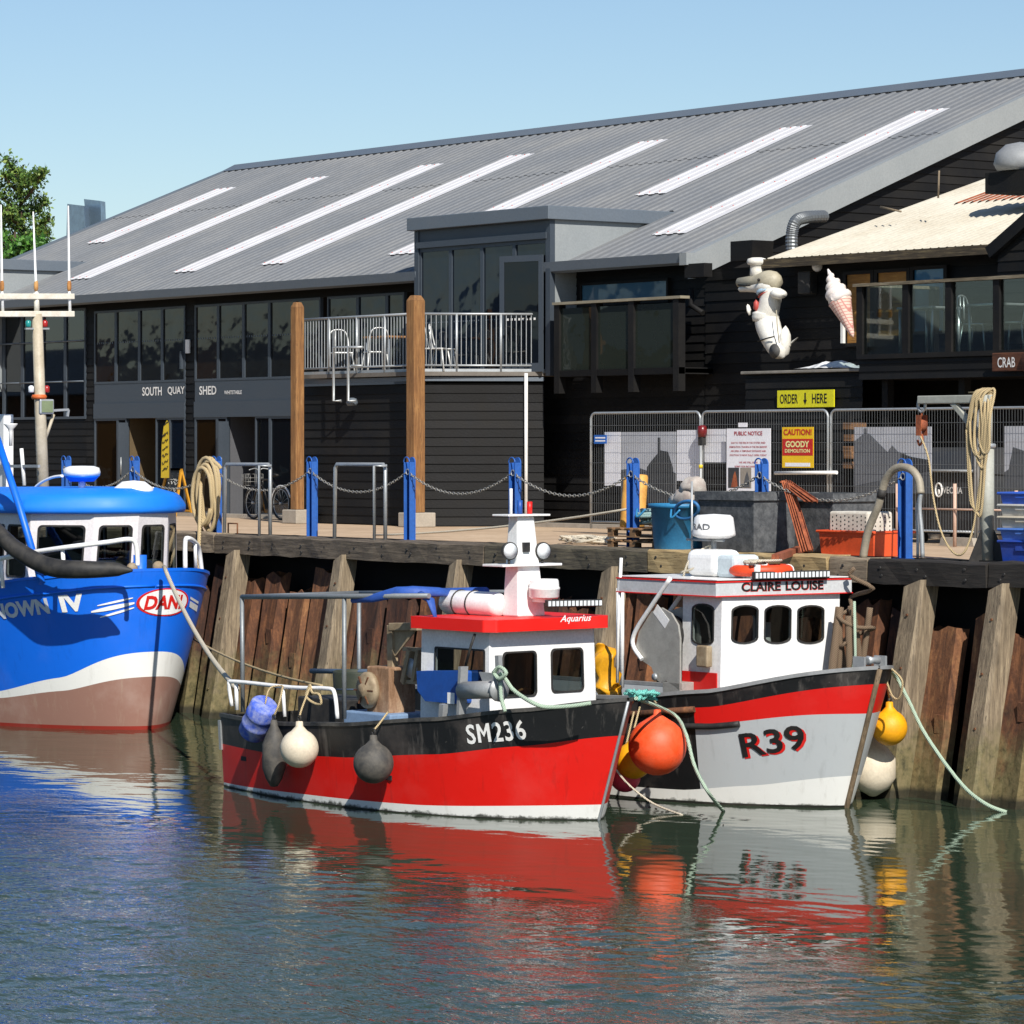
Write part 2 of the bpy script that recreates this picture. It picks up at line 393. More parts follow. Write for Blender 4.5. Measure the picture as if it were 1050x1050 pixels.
# ================================================================ water, deck, ground
m = N('harbour_water'); m.set(Base_Color=(0.030, 0.048, 0.029, 1), Roughness=0.012, IOR=1.333)
ge = m.n('ShaderNodeNewGeometry'); pos = ge.outputs['Position']
sx = m.n('ShaderNodeSeparateXYZ'); m.l(pos, sx.inputs[0])
mp = m.n('ShaderNodeMapping'); mp.inputs['Rotation'].default_value = (0, 0, TH - math.pi / 2 + 0.15); mp.inputs['Scale'].default_value = (0.75, 1.7, 1.0); m.l(pos, mp.inputs['Vector'])
big = m.noise(pos, 0.35, 3, 0.5)
# ripples die away in the shelter of the wall and the boats; open water is ruffled by the breeze
cal = m.n('ShaderNodeMapRange'); cal.inputs['From Min'].default_value = -8.6; cal.inputs['From Max'].default_value = -13.5
cal.inputs['To Min'].default_value = 0.06; cal.inputs['To Max'].default_value = 1.5
sh = m.n('ShaderNodeMath', operation='MULTIPLY_ADD'); sh.inputs[1].default_value = -5.0; m.l(big, sh.inputs[0])
s2 = m.n('ShaderNodeMath', operation='MULTIPLY_ADD'); s2.inputs[1].default_value = 0.06; s2.inputs[2].default_value = 3.0; m.l(sx.outputs['X'], s2.inputs[0])
s3 = m.n('ShaderNodeMath', operation='ADD'); m.l(sx.outputs['Y'], s3.inputs[0]); m.l(s2.outputs[0], s3.inputs[1])
m.l(s3.outputs[0], sh.inputs[2]); m.l(sh.outputs[0], cal.inputs['Value'])
n1 = m.noise(mp.outputs[0], 11.0, 2, 0.5, 0.3); n2 = m.noise(mp.outputs[0], 0.9, 3, 0.5, 0.4)
h = m.n('ShaderNodeMath', operation='MULTIPLY'); m.l(n1, h.inputs[0]); m.l(cal.outputs[0], h.inputs[1])
h2 = m.n('ShaderNodeMath', operation='MULTIPLY_ADD'); h2.inputs[1].default_value = 0.0; m.l(n2, h2.inputs[0]); m.l(h.outputs[0], h2.inputs[2])
bp = m.n('ShaderNodeBump'); bp.inputs['Strength'].default_value = 1.0; bp.inputs['Distance'].default_value = 0.010
m.l(h2.outputs[0], bp.inputs['Height']); m.l(bp.outputs['Normal'], m.b.inputs['Normal'])
M_water = m.m
# the far side of the harbour, unseen behind the viewpoint: added to be reflected in the panes
MB().box(-400, 200, -120, -46, W - 1, -0.4).build('far_quay', M_deck0 if False else M_conc, kind='structure')
for i, (x0, x1, h, lb) in enumerate(((-150, -104, 6.4, 'added long low brick warehouse across the harbour, behind the viewpoint'), (-98, -70, 8.2, 'added taller gabled brick warehouse across the harbour, behind the viewpoint'), (-66, -20, 5.2, 'added unseen low pale boat shed across the harbour, behind the viewpoint'))):
    t = thing('unseen_warehouse', ((x0 + x1) / 2, -52, -.4), lb, 'unseen_warehouse', 'added unseen warehouses across the harbour'); mt = (paint('brick', '#7c5a45', .8), paint('brick', '#7c5a45', .8), paint('pale_render', '#a59c8a', .8))[i]
    MB().box(x0, x1, -62, -50, -.4, h * .72).build('wall', mt, t); MB().prism([(-63, h * .721), (-49, h * .721), (-56, h + 1.2)], (x0 - .3, 0, 0), (0, 1, 0), (0, 0, 1), (x1 - x0 + .6, 0, 0)).build('roof', M_slated, t)
# the ruffled surface itself: many small wind wavelets, dying away in the lee of the wall and the boats
import numpy as np
def water_sheet():
    d0, d1, hl, st = 24.0, 66.0, 12.5, 0.05
    D = np.arange(d0, d1 + 1e-6, st); Lq = np.arange(-hl, hl + 1e-6, st); dd, ll = np.meshgrid(D, Lq, indexing='ij')
    U = CU + Fu * dd + Ru * ll; Vv = CV + Fv * dd + Rv * ll; rg = np.random.RandomState(12)
    lowf = sum(np.sin(U * k[0] + Vv * k[1] + k[2]) for k in ((.55, .8, 1.0), (-.9, .5, 2.3), (1.3, 1.1, .4), (.3, -1.7, 4.0))) * .45
    e = np.clip((-8.7 - (Vv + lowf)) / 5.0, 0, 1); e = e * e * (3 - 2 * e)
    gust = .75 + .35 * np.clip(sum(np.sin(U * k[0] + Vv * k[1] + k[2]) for k in ((.8, 1.9, 2.0), (-1.4, 1.0, .3), (2.1, -.6, 5.0))) * .5, -1, 1)
    Z = np.zeros_like(U); wd_ = math.atan2(-.8, .35)
    for n, (l0, l1, sl_, env) in enumerate(((.16, .34, .105, e * gust), (.34, .8, .07, e * gust), (.5, 1.6, .02, .35 + .65 * e), (.22, .5, .008, np.ones_like(e)))):
        K = 22
        for _ in range(K):
            lam = l0 * (l1 / l0) ** rg.rand(); th = wd_ + rg.normal(0, .6); k = 2 * math.pi / lam; Z += env * (sl_ * math.sqrt(2.0 / K) / k) * np.sin(k * (math.cos(th) * U + math.sin(th) * Vv) + rg.rand() * 6.283)
    edge = np.minimum(np.minimum(dd - d0, d1 - dd), hl - np.abs(ll)); Z *= np.clip(edge / 1.0, 0, 1)
    a, b = U.shape; co_ = np.stack([U, Vv, W + Z], -1).reshape(-1, 3); idx = np.arange(a * b).reshape(a, b)
    q = np.stack([idx[:-1, :-1], idx[:-1, 1:], idx[1:, 1:], idx[1:, :-1]], -1).reshape(-1, 4)
    c4 = [idx[0, 0], idx[0, -1], idx[-1, -1], idx[-1, 0]]; far = []
    for (sd, sl2) in ((-450, -450), (-450, 450), (450, 450), (450, -450)): far.append((CU + Fu * (45 + sd) + Ru * sl2, CV + Fv * (45 + sd) + Rv * sl2, W))
    n0 = len(co_); co_ = np.concatenate([co_, np.array(far)]); ring = np.array([[n0 + k, n0 + (k + 1) % 4, c4[(k + 1) % 4], c4[k]] for k in range(4)]); q = np.concatenate([q, ring])
    me = bpy.data.meshes.new('water'); me.vertices.add(len(co_)); me.vertices.foreach_set('co', co_.astype(np.float32).ravel()); me.loops.add(q.size); me.loops.foreach_set('vertex_index', q.astype(np.int32).ravel()); me.polygons.add(len(q)); me.polygons.foreach_set('loop_start', np.arange(0, q.size, 4, dtype=np.int32)); me.polygons.foreach_set('loop_total', np.full(len(q), 4, dtype=np.int32)); me.update(calc_edges=True); me.validate()
    nz = me.polygons[0].normal.z
    if nz < 0: me.flip_normals()
    me.polygons.foreach_set('use_smooth', [True] * len(me.polygons)); me.materials.append(M_water); o = bpy.data.objects.new('water', me); COL.objects.link(o); o['kind'] = 'structure'
water_sheet()

m = N('quay_concrete'); v = m.coords((1, 1, 1)); a = m.noise(v, 0.5, 6, 0.65, 0.3); b = m.noise(v, 6, 5, 0.7); st = m.noise(m.coords((0.4, 2.2, 1)), 1.0, 4, 0.6)
c = m.ramp(a, [(0.3, '#a98f74'), (0.55, '#c3a98b'), (0.75, '#cdb699')])
c = m.mix(m.ramp(b, [(0.35, (0.55, 0.55, 0.55, 1)), (0.6, (0, 0, 0, 1))]), c, '#9b8468')
c = m.mix(m.ramp(st, [(0.55, (0, 0, 0, 1)), (0.75, (0.4, 0.4, 0.4, 1))]), c, '#86735d')
m.l(c, m.b.inputs['Base Color']); m.b.inputs['Roughness'].default_value = 0.92; m.bump(b, 0.4, 0.01)
M_deck = m.m
rr0 = random.Random(77); m_ = MB()
for k in range(420):                       # weed and scum drifting off the grey bow
    c = pz(rr0.gauss(800, 75), rr0.gauss(831, 5.5), W); a = rr0.uniform(0, 3.14); l = rr0.uniform(.02, .12); w_ = rr0.uniform(.008, .03); d = V((math.cos(a), math.sin(a), 0)); n_ = V((-d.y, d.x, 0)); z = V((0, 0, .004 + .004 * rr0.random()))
    if c.y < -3.9 and c.y > -7.5: m_.add([c - d * l + z, c + n_ * w_ + z, c + d * l + z, c - n_ * w_ + z], [(0, 3, 2, 1)])
tag(m_.build('floating_weed', paint('wet_weed', '#1f1c10', .35)), 'dark floating weed scattered on the water off the grey boat bow', 'seaweed', kind='stuff')
MB().box(-500, 500, 0.62, 900, -4.5, 0.0).build('quay_deck', M_deck, kind='structure')
# kerb line in front of the sheds
MB().box(-40, 12, 8.35, 8.62, 0.0, 0.08).build('kerb', M_conc, kind='structure')

# ================================================================ quay wall: battered steel sheet piles, timber fenders, cap beams
TOPV, BOTV = 0.08, -0.36
def wallv(z, d=0.0):                         # front line of the piles at height z
    t = (z + 0.3) / (W + 0.3); return TOPV + (BOTV - TOPV) * t - d
LEAN = -0.06                                  # the piles also lean along the quay
wall = thing('quay_wall', (0, 0, W), 'rust brown sheet pile quay wall rising from the water under the timber cap', 'quay wall')
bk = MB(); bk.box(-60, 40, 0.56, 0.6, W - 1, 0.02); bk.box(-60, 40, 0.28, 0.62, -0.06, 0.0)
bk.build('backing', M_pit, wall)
rs = random.Random(3)
u = -17.0; ip = 0
while u < 15.0:
    ip += 1
    w = 0.47 + rs.uniform(-0.1, 0.09); zt = -0.5 - rs.uniform(0.0, 0.42); zb = W - 0.7; mb = MB(); t_ = 0.014; d = 0.42
    # hat-shaped pile: two webs running back, an outer pan, clutch lips
    prof = [(-0.02, d), (-0.01, d * .5), (0.0, 0.0), (w * .3, .035), (w * 0.65, .03), (w, 0.0), (w + 0.03, d * 0.3), (w + 0.035, d * 0.42)]
    jag = [rs.uniform(-0.06, 0.06) for _ in prof]
    n = 7; vs = []
    for k in range(n + 1):
        for i, (a, b) in enumerate(prof):
            z = zb + (zt + jag[i] - zb) * k / n
            vs.append((u + a + LEAN * (z - W) * -0.35 + rs.uniform(-.006, .006), wallv(z) + b + rs.uniform(-.008, .008), z))
    fs = []
    q = len(prof)
    for k in range(n):
        for i in range(q - 1): fs.append((k * q + i, k * q + i + 1, (k + 1) * q + i + 1, (k + 1) * q + i))
    mb.add(vs, fs)
    if rs.random() < 0.8:                     # bolted plate or bracket
        z = -1.0 - rs.random() * 1.4; uu = u + w - 0.16 + LEAN * (z - W) * -.35
        mb.box(uu, uu + 0.14, wallv(z) - 0.03, wallv(z) + 0.02, z - 0.22, z)
    o = mb.build('pile', rs.choice(M_piles), wall)
    so_ = o.modifiers.new('solid', 'SOLIDIFY'); so_.thickness = 0.02; so_.offset = 1
    u += w + 0.30 + rs.uniform(-0.1, 0.12)
# pale timber fender posts in front of the piles
FEND = [(-10.6, 0.28, 'pale timber fender post behind the bow of the blue boat'), (-7.3, 0.33, 'pale timber fender post right of the blue boat'),
        (-4.0, 0.3, 'pale timber fender post behind the stern canopy of the small red boat'), (-0.75, 0.28, 'short pale timber fender post behind the red mast house'),
        (3.1, 0.32, 'grey timber fender post left of the grey boat cabin'), (9.62, 0.38, 'pale bolted timber fender post right of the yellow buoy'), (11.2, 0.32, 'timber fender post with green weed at the right edge')]
for i, (fu, w, lb) in enumerate(FEND):
    mb = MB(); zb, zt = W - 0.8, -0.33; r = rs
    uo = lambda z: fu + LEAN * (z - W) * -0.75 - 0.05
    n = 9; vs = []; fs = []
    for k in range(n + 1):
        z = zb + (zt - zb) * k / n
        for (a, b) in ((0, 0), (w, 0), (w, -0.27), (w - .04, -0.31), (.04, -0.31), (0, -0.27)):
            vs.append((uo(z) + a + r.uniform(-.008, .008), wallv(z) - 0.02 + b + r.uniform(-.008, .008), z + (0.10 if k == n and a > w / 2 else 0)))
    for k in range(n):
        for j in range(6): fs.append((k * 6 + j, (k + 1) * 6 + j, (k + 1) * 6 + (j + 1) % 6, k * 6 + (j + 1) % 6))
    fs.append([n * 6 + j for j in range(6)][::-1]); mb.add(vs, fs)
    o = tag(mb.build('timber_fender', M_sail), lb, 'fender post', 'timber fender posts on the quay wall')
    bt = MB()
    for z in (-0.7, -1.4, -2.1, -2.6):
        c = V((uo(z) + w * 0.5 + r.uniform(-.05, .05), wallv(z) - 0.33, z)); bt.cyl(c, c + V((0, -0.02, 0)), 0.018, 7)
    bt.split('bolt', M_rust, o)
# cap timbers
E_ = [pz(x, y, 0).x for x, y in ((60, 545), (225, 549), (470, 560), (655, 566), (838, 573), (880, 574.5), (1008, 579))] + [14.5, 18]
capl = ['split end cap timber behind the blue boat bow', 'long grey cap timber below the coiled rope post', 'dark grey cap timber behind the red boat mast',
        'cap timber with grassy top under the blue tub', 'short pale end grain block in the cap', 'cracked grey cap timber under the curved hoop', 'black tarred cap timber at the right edge', 'dark cap timber beyond the right edge']
E_ = [-26] + E_
cm = [M_capx, M_capx, wood('dark_cap_timber', '#3a332b', '#655a4c', '#8a7d6a', 0), wood('mossy_cap_timber', '#36312a', '#625a4a', '#82785f', 0), wood('pale_cut_timber', '#7a6747', '#b39a6d', '#d0b98a', 0), M_capx, wood('tarred_timber', '#17140f', '#2a2622', '#423c35', 0)]
for i in range(len(E_) - 1):
    if i == 8: break
    mb = MB(); a, b = E_[i] + 0.012, E_[i + 1] - 0.012; n = max(2, int((b - a) / 0.3)); vs = []; fs = []
    dv = rs.uniform(-0.02, 0.02); dz = rs.uniform(-0.015, 0.015)
    sec = [(-0.17, -0.30), (0.27, -0.30), (0.27, 0.03), (-0.13, 0.03), (-0.17, 0.0)]
    for k in range(n + 1):
        for (y, z) in sec: vs.append((a + (b - a) * k / n, y + dv + rs.uniform(-.014, .014), z + dz + rs.uniform(-.012, .012)))
    for k in range(n):
        for j in range(5): fs.append((k * 5 + j, (k + 1) * 5 + j, (k + 1) * 5 + (j + 1) % 5, k * 5 + (j + 1) % 5))
    fs.append(list(range(5))); fs.append([n * 5 + j for j in range(5)][::-1]); mb.add(vs, fs)
    o = tag(mb.build('cap_timber', cm[min(i, 6)]), ('weathered cap timber left of the blue boat' if i == 0 else capl[i - 1]), 'cap timber', 'timber capping beams along the quay edge')
    bt = MB(); k = a + 0.25
    while k < b - 0.1:
        for z in (-0.1, -0.2):
            c = V((k + rs.uniform(-.1, .1), -0.17 + dv, z + rs.uniform(-.03, .03))); bt.cyl(c + V((0, .02, 0)), c - V((0, 0.012, 0)), 0.02, 7)
        k += 0.8
    if bt.v: bt.split('bolt', M_rub, o)

# ================================================================ the long shed
EV, EZ, TP = 8.8, 5.05, 0.40                   # eave line, eave height, roof pitch
RV = 19.2; RZ = EZ + TP * (RV - EV)
UL, UR = -37.9, -5.55
PN = V((0, -TP, 1)).normalized()
def proof(px, py): return pplane(px, py, (0, EV, EZ), PN)
shed = thing('long_shed', (-20, 9.2, 0), 'long black timber shed with wide grey ribbed metal roof and pale roof lights', 'shed')
P_ = 0.3333
def ribs(mb, u0, u1, v0, v1, lift=0.0, zf=None, mi=0, rh=0.025):
    zf = zf or (lambda v: EZ + TP * (v - EV)); xs = []
    k = math.ceil(u0 / P_ - 1e-6)
    xs = [(u0, 0)]
    while k * P_ < u1 - 0.02:
        c = k * P_
        for dx, h in ((-0.085, 0), (-0.045, rh), (0.045, rh), (0.085, 0)):
            if u0 < c + dx < u1: xs.append((c + dx, h))
        k += 1
    xs.append((u1, 0)); n = 10; vs = []; fs = []; q = len(xs)
    for i in range(n + 1):
        v = v0 + (v1 - v0) * i / n
        for (x, h) in xs: vs.append((x, v, zf(v) + h + lift))
    for i in range(n):
        for j in range(q - 1): fs.append((i * q + j, i * q + j + 1, (i + 1) * q + j + 1, (i + 1) * q + j))
    mb.add(vs, fs, mi)
# dormers cut the lower roof: main roof above, strips either side
D1L, D1R, DF = pv(421, 222, 8.55).x + .13, pv(564, 211, 8.55).x, 8.55
DZ = pv(564, 211, 8.55).z
D2R = None
vi = EV + (DZ - EZ) / TP
D2R = pv(89, 268, vi).x
mb = MB()
vm = (vi + RV) / 2; ribs(mb, UL, UR, vm - .15, RV - 0.05, .012); ribs(mb, UL, UR, vi + .02, vm)
ribs(mb, D2R, D1L, EV - 0.05, vi + 0.02); ribs(mb, D1R, UR, EV - 0.05, vi + 0.02)
mb.add([(UL, RV, RZ), (UR, RV, RZ), (UR, RV + 10.4, EZ), (UL, RV + 10.4, EZ)], [(0, 1, 2, 3)])
roof = mb.build('roof', M_roof, shed)
rl = MB(); ridge = [(-0.42, -0.12), (-0.40, -0.105), (0, 0.09), (0.4, -0.105), (0.42, -0.12), (0, 0.06)]
rl.prism(ridge, (UL - 0.05, RV, RZ), (0, 1, 0), (0, 0, 1), (UR - UL + 0.1, 0, 0)); rl.build('ridge_cap', M_slate, shed)
fb = MB(); fb.box(UL, UR, RV - .4, RV - .395, RZ - .165, RZ - .12); k = UL + 0.2
while k < UR - .1: fb.box(k, k + 0.2, RV - 0.43, RV - 0.395, RZ - 0.16, RZ - 0.118); k += P_
fb.build('ridge_filler', M_rub, shed)
M_grp = paint('milky_roof_light', '#d9d8d8', 0.45, '#aaa3a0', 0.5, 1.6)
M_redcap = paint('red_screw_cap', '#c2504a', 0.5)
SK = [((92, 251), (243, 193)), ((75, 288), (328, 183)), ((180, 281), (445, 170)), ((271, 273), (545, 159)), ((400, 263), (686, 144)), ((655, 202), (830, 130)), ((670, 243), (968, 113))]
for (a, b) in SK:
    A, B = proof(*a), proof(*b); uc = (A.x + B.x) / 2; uc = round((uc - .45) / P_) * P_
    mb = MB(); ribs(mb, uc - 0.1, uc + 1.0, A.y, B.y, 0.034, rh=0.014)
    o = mb.build('roof_light', M_grp, shed)
    sc = MB(); v = A.y + 0.1
    while v < B.y:
        for du in (0, P_, 2 * P_): sc.ball((uc + du, v, EZ + TP * (v - EV) + 0.045), 0.018, 6, 4)
        v += (B.y - A.y - 0.2) / 5
    sc.split('screw_cap', M_redcap, o)
# gutters
def gutter(u0, u1):
    g = MB(); pr = [(-0.02, 0.02), (-0.03, -0.13), (-0.15, -0.19), (-0.24, -0.15), (-0.27, 0.03), (-0.25, 0.03), (-0.22, -0.12), (-0.15, -0.155), (-0.05, -0.11), (-0.04, 0.02)]
    g.prism(pr, (u0, EV, EZ), (0, 1, 0), (0, 0, 1), (u1 - u0, 0, 0)); return g.build('gutter', M_slate, shed)
gutter(D2R - 4.5, D1L + 0.05); gutter(D1R - 0.35, UR - 0.05)
# right gable: boards, barge board
gb = MB(); UG = UR - 0.18
def gclip(z):
    t = max(0.0, (z + 0.3 - EZ) / TP) if z + .3 > EZ else 0
    a = (t + EV - 9.2) / 20.0; return (max(0, min(0.499, a)), 1 - max(0, min(0.499, a)))
boards(gb, (UG, 9.2), (UG, 29.2), 0.05, RZ - 0.2, 0.165, (1, 0), gclip)
gb.build('gable_wall', M_black, shed)
bb = MB(); s0, s1 = EV - 0.05, RV
bb.prism([(s0, EZ + TP * (s0 - EV) - 0.42), (s1, RZ - 0.42), (s1, RZ + 0.05), (s0, EZ + TP * (s0 - EV) + 0.05)], (UR - 0.16, 0, 0), (0, 1, 0), (0, 0, 1), (0.2, 0, 0))
bb.prism([(RV, RZ - 0.42), (RV + 10.4, EZ - 0.42), (RV + 10.4, EZ + .05), (RV, RZ + 0.05)], (UR - 0.16, 0, 0), (0, 1, 0), (0, 0, 1), (0.2, 0, 0))
bb.build('barge_board', M_side, shed)
lb_ = MB(); lb_.prism([(EV, EZ - .3), (RV, RZ - .3), (RV, RZ + .05), (EV, EZ + .05)], (UL - .1, 0, 0), (0, 1, 0), (0, 0, 1), (0.15, 0, 0)); lb_.build('barge_board', M_slate, shed)
wl = MB(); wl.prism([(9.3, 0), (29, 0), (29, EZ), (RV, RZ - .05), (9.3, EZ)], (UL + .1, 0, 0), (0, 1, 0), (0, 0, 1), (0.1, 0, 0)); wl.build('end_wall', M_black, shed)

# --- dormers (flat roofed)
def dormer(u0, u1, npane, door):
    d = MB(); d.box(u0 - 0.1, u1 + 0.1, DF - 0.12, vi + 0.9, DZ - 0.26, DZ); dm = d.build('dormer_roof', M_slate, shed, bevel=0.012)
    t = MB()
    for uu in (u0, u1 - 0.1): t.prism([(DF + 0.12, 2.9), (DF + 0.12, DZ - 0.262), (vi + 0.6, DZ - 0.262), (vi + 0.1, DZ - 0.4), (EV + 0.9, EZ + 0.1), (EV + .9, 2.9)], (uu, 0, 0), (0, 1, 0), (0, 0, 1), (0.1, 0, 0))
    t.split('dormer_cheek', M_side, shed)
    f = MB(); f.box(u0 + .1, u1 - .1, DF + .02, DF + .14, DZ - .62, DZ - .264); f.box(u0 + .1, u1 - .1, DF - .03, DF + .02, DZ - .62, DZ - .5)
    f.box(u0, u0 + .14, DF, DF + .118, 2.9, DZ - .264); f.box(u1 - .14, u1, DF, DF + .118, 2.9, DZ - .264)
    f.build('dormer_frame', M_slated, shed)
    a, b = u0 + .14, u1 - .14; w = (b - a) / npane
    for k in range(npane):
        fr = MB(); x0, x1 = a + k * w, a + (k + 1) * w
        fr.box(x0, x0 + .05, DF + .03, DF + .1, 2.95, DZ - .62); fr.box(x1 - .05, x1, DF + .03, DF + .1, 2.95, DZ - .62); fr.box(x0 + .05, x1 - .05, DF + .03, DF + .1, DZ - .70, DZ - .62); fr.box(x0 + .05, x1 - .05, DF + .03, DF + .1, 2.95, 3.03)
        o = fr.build('dormer_window', M_slated, shed)
        MB().box(x0 + .05, x1 - .05, DF + .06, DF + .075, 3.03, DZ - .70).build('pane', M_glassb, o)
        dots = MB(); x = x0 + .09
        while x < x1 - .08: dots.box(x, x + .025, DF + .054, DF + .058, 4.02, 4.045); x += .075
        dots.build('safety_dots', M_slate, o)
    if door:
        # open glazed door leaf standing out over the balcony
        xh = b - .05; A = V((xh, DF - .03, 0)); B = pv(513, 300, DF - .27); B = V((B.x, B.y, 0)); dr = (B - A).normalized(); L = (B - A).length
        fr = MB(); zt = pv(513, 263, DF - .27).z
        for (s0, s1) in ((0, .09), (L - .11, L)): fr.beam(A + dr * (s0 + s1) / 2 + V((0, 0, 2.98)), A + dr * (s0 + s1) / 2 + V((0, 0, zt)), s1 - s0, .05, up=(dr.y, -dr.x, 0))
        for (z0, z1) in ((zt - .12, zt), (2.98, 3.15)): fr.beam(A + dr * .09 + V((0, 0, (z0 + z1) / 2)), A + dr * (L - .11) + V((0, 0, (z0 + z1) / 2)), .048, z1 - z0)
        o = fr.build('door', M_slated, shed)
        MB().beam(A + dr * .09 + V((0, 0, (3.15 + zt - .12) / 2)), A + dr * (L - .11) + V((0, 0, (3.15 + zt - .12) / 2)), .02, zt - .12 - 3.15).build('pane', M_glass, o)
        dots = MB(); nrm = V((dr.y, -dr.x, 0))
        nrm = nrm if nrm.y < 0 else -nrm
        for k in range(8):
            c = A + dr * (L * (.18 + .09 * k)) + V((0, 0, 4.0)) + nrm * .016; dots.obox(c, dr * .022, nrm * .003, V((0, 0, .022)))
        dots.build('safety_dots', M_white, o)
dormer(D1L, D1R, 4, True)
dormer(D2R - 5.0, D2R, 5, False)

# --- front wall with glazing, measured on the plane v = 9.2
FVp = 9.2
def fu(px): return pv(px, 460, FVp).x
zf = lambda y, x=200: pv(x, y, FVp).z
Z1, Z2, Z3, Z4 = zf(313), zf(391), zf(412), zf(428)        # head, sill, spandrel foot, beam foot
fw = MB()
def wallbox(x0, x1, z0, z1, mb=fw): boards(mb, (x0, FVp), (x1, FVp), z0, z1, 0.165, (0, -1)); mb.add([(x0, FVp + .0, z0), (x1, FVp, z0), (x1, FVp, z1), (x0, FVp, z1)], [(0, 1, 2, 3)])
wallbox(fu(89), fu(98), 0, EZ); wallbox(fu(191), fu(201), 0, EZ); wallbox(fu(0) - 6, fu(89), 0, zf(430, 50))
wallbox(fu(98), fu(191), Z1, EZ); wallbox(fu(201), fu(430), Z1, EZ); wallbox(fu(0) - 6, fu(89), zf(318, 50), EZ)
wallbox(fu(303), fu(430), 0, 2.8)
wallbox(fu(430), UG, 0, EZ - .05)
fw.build('front_wall', M_black, shed)
bm_ = MB(); bm_.box(fu(98), fu(191), FVp - .06, FVp + .1, Z4, Z3); bm_.box(fu(201), fu(303), FVp - .06, FVp + .1, Z4, Z3)
bm_.build('beam', M_slated, shed)
sp = MB(); sp.box(fu(98), fu(191), FVp - .03, FVp + .06, Z3, Z2); sp.box(fu(201), fu(430), FVp - .03, FVp + .06, Z3, Z2)
spo = sp.build('sign_band', M_slated, shed)
for txt, x0, x1, y0, y1, bo in (('SOUTH', 146, 166, 406, 397, .02), ('QUAY', 172, 189.5, 405.5, 396.5, .02), ('SHED', 204.5, 222, 405, 396, .02), ('WHITSTABLE', 230, 248, 404.5, 400.5, .015)):
    A = pv(x0, y0, FVp - .034); B = pv(x1, y0, FVp - .034); C_ = pv(x0, y1, FVp - .034)
    lt = MB(); lt.text(txt, A, (1, 0, 0), (0, 0, 1), (B - A).x, (C_ - A).z, bold=bo); lt.build('lettering', M_white, spo)
M_inter = paint('warm_interior', '#6b5a3f', 0.8, '#3d3222', 0.6, 0.8); M_ochre = paint('ochre_blind', '#7a5a33', 0.8, '#3a2815', 0.7, 0.8)
def window(px0, px1, z0, z1, mat=M_glass, fr=.05, dots=False, lab=None):
    x0, x1 = fu(px0), fu(px1); f = MB()
    f.box(x0, x0 + fr, FVp - .04, FVp + .04, z0, z1); f.box(x1 - fr, x1, FVp - .04, FVp + .04, z0, z1); f.box(x0 + fr, x1 - fr, FVp - .04, FVp + .04, z1 - fr, z1); f.box(x0 + fr, x1 - fr, FVp - .04, FVp + .04, z0, z0 + fr)
    o = f.build('window', M_slated, shed); MB().box(x0 + fr, x1 - fr, FVp - .01, FVp + .01, z0 + fr, z1 - fr).build('pane', mat, o)
    if dots:
        d = MB(); x = x0 + .1
        while x < x1 - .1: d.box(x, x + .03, FVp - .016, FVp - .012, 3.95, 3.99); x += .1
        d.build('safety_dots', M_slate, o)
    if lab: o['label'] = lab
    return o
M_gb = glass_dark('brown_interior_pane', '#1f1508'); M_gg = glass_dark('stone_reflection_tint', '#15140f', 0.05)  # brown interior and stone reflection are put into the pane colours
for i, (a, b) in enumerate(((98, 120), (120, 144), (144, 167.5), (167.5, 191), (201, 225), (225, 251), (251, 277.5), (277.5, 304), (304, 330), (337, 368), (368, 398), (398, 416))):
    window(a, b, Z2, Z1, (M_gb, M_gg, M_gg, M_gg, M_gb, M_gg, M_gg, M_gg, M_gg, M_gg, M_glassb, M_gg)[i], dots=True)
zl = .05
window(98, 122, zl, Z4, M_gb); window(175, 191, zl, Z4, M_glassb); window(201, 224, zl, Z4, M_gb); window(278, 303, zl, Z4, M_glass)
for a, b in ((122, 131), (161, 175), (224, 234), (263, 278)): window(a, b, zl, Z4, M_glass, .04)
# two open shop doorways with rooms behind
for a, b, mt in ((131, 161, M_inter), (234, 263, paint('grey_screen', '#5b5c60', 0.7, '#4a4a4c', .3))):
    r = MB(); x0, x1 = fu(a), fu(b)
    r.add([(x0 - .3, 10.6, 0), (x1 + .3, 10.6, 0), (x1 + .3, 10.6, Z4), (x0 - .3, 10.6, Z4), (x0, FVp + .05, 0), (x1, FVp + .05, 0), (x1, FVp + .05, Z4), (x0, FVp + .05, Z4)], [(0, 1, 2, 3), (4, 0, 3, 7), (1, 5, 6, 2), (7, 3, 2, 6), (4, 5, 1, 0)])
    o = r.build('doorway', mt, shed)
    dd = MB(); dd.box(x0 + .0, x0 + .05, FVp - .28, FVp - .02, .05, Z4 - .1); dd.build('door', M_slated, o)
    hd = MB(); hd.cyl((x0 + .1, FVp - .24, .9), (x0 + .1, FVp - .24, 1.3), .015, 8); hd.build('handle', M_galv, o)
M_bayg = glass_clear('bay_pane', '#93a0aa')
# left bay: tall glazing with guard rails, low boarded wall below
zt, zb_ = zf(318, 50), zf(430, 50)
for a, b in ((-60, -38), (-38, -16), (-16, 5), (5, 24), (24, 45), (45, 68), (68, 89)):
    o = window(a, b, zb_, zt, M_bayg, .06)
    g = MB()
    for y in (351, 392): z = zf(y, 50); g.tube([(fu(a), FVp - .1, z), (fu(b), FVp - .1, z)], .02, 6)
    g.build('guard_rail', M_slate, o)
rm = MB(); rm.box(fu(0) - 8, fu(92), FVp + .05, 13, zb_ - .12, zb_ - .04); rm.box(fu(0) - 8, fu(92), 12.9, 13, zb_, 6); rm.split('bay_room', paint('dim_room', '#3c3b3a', .8, '#26221e', .4), shed)
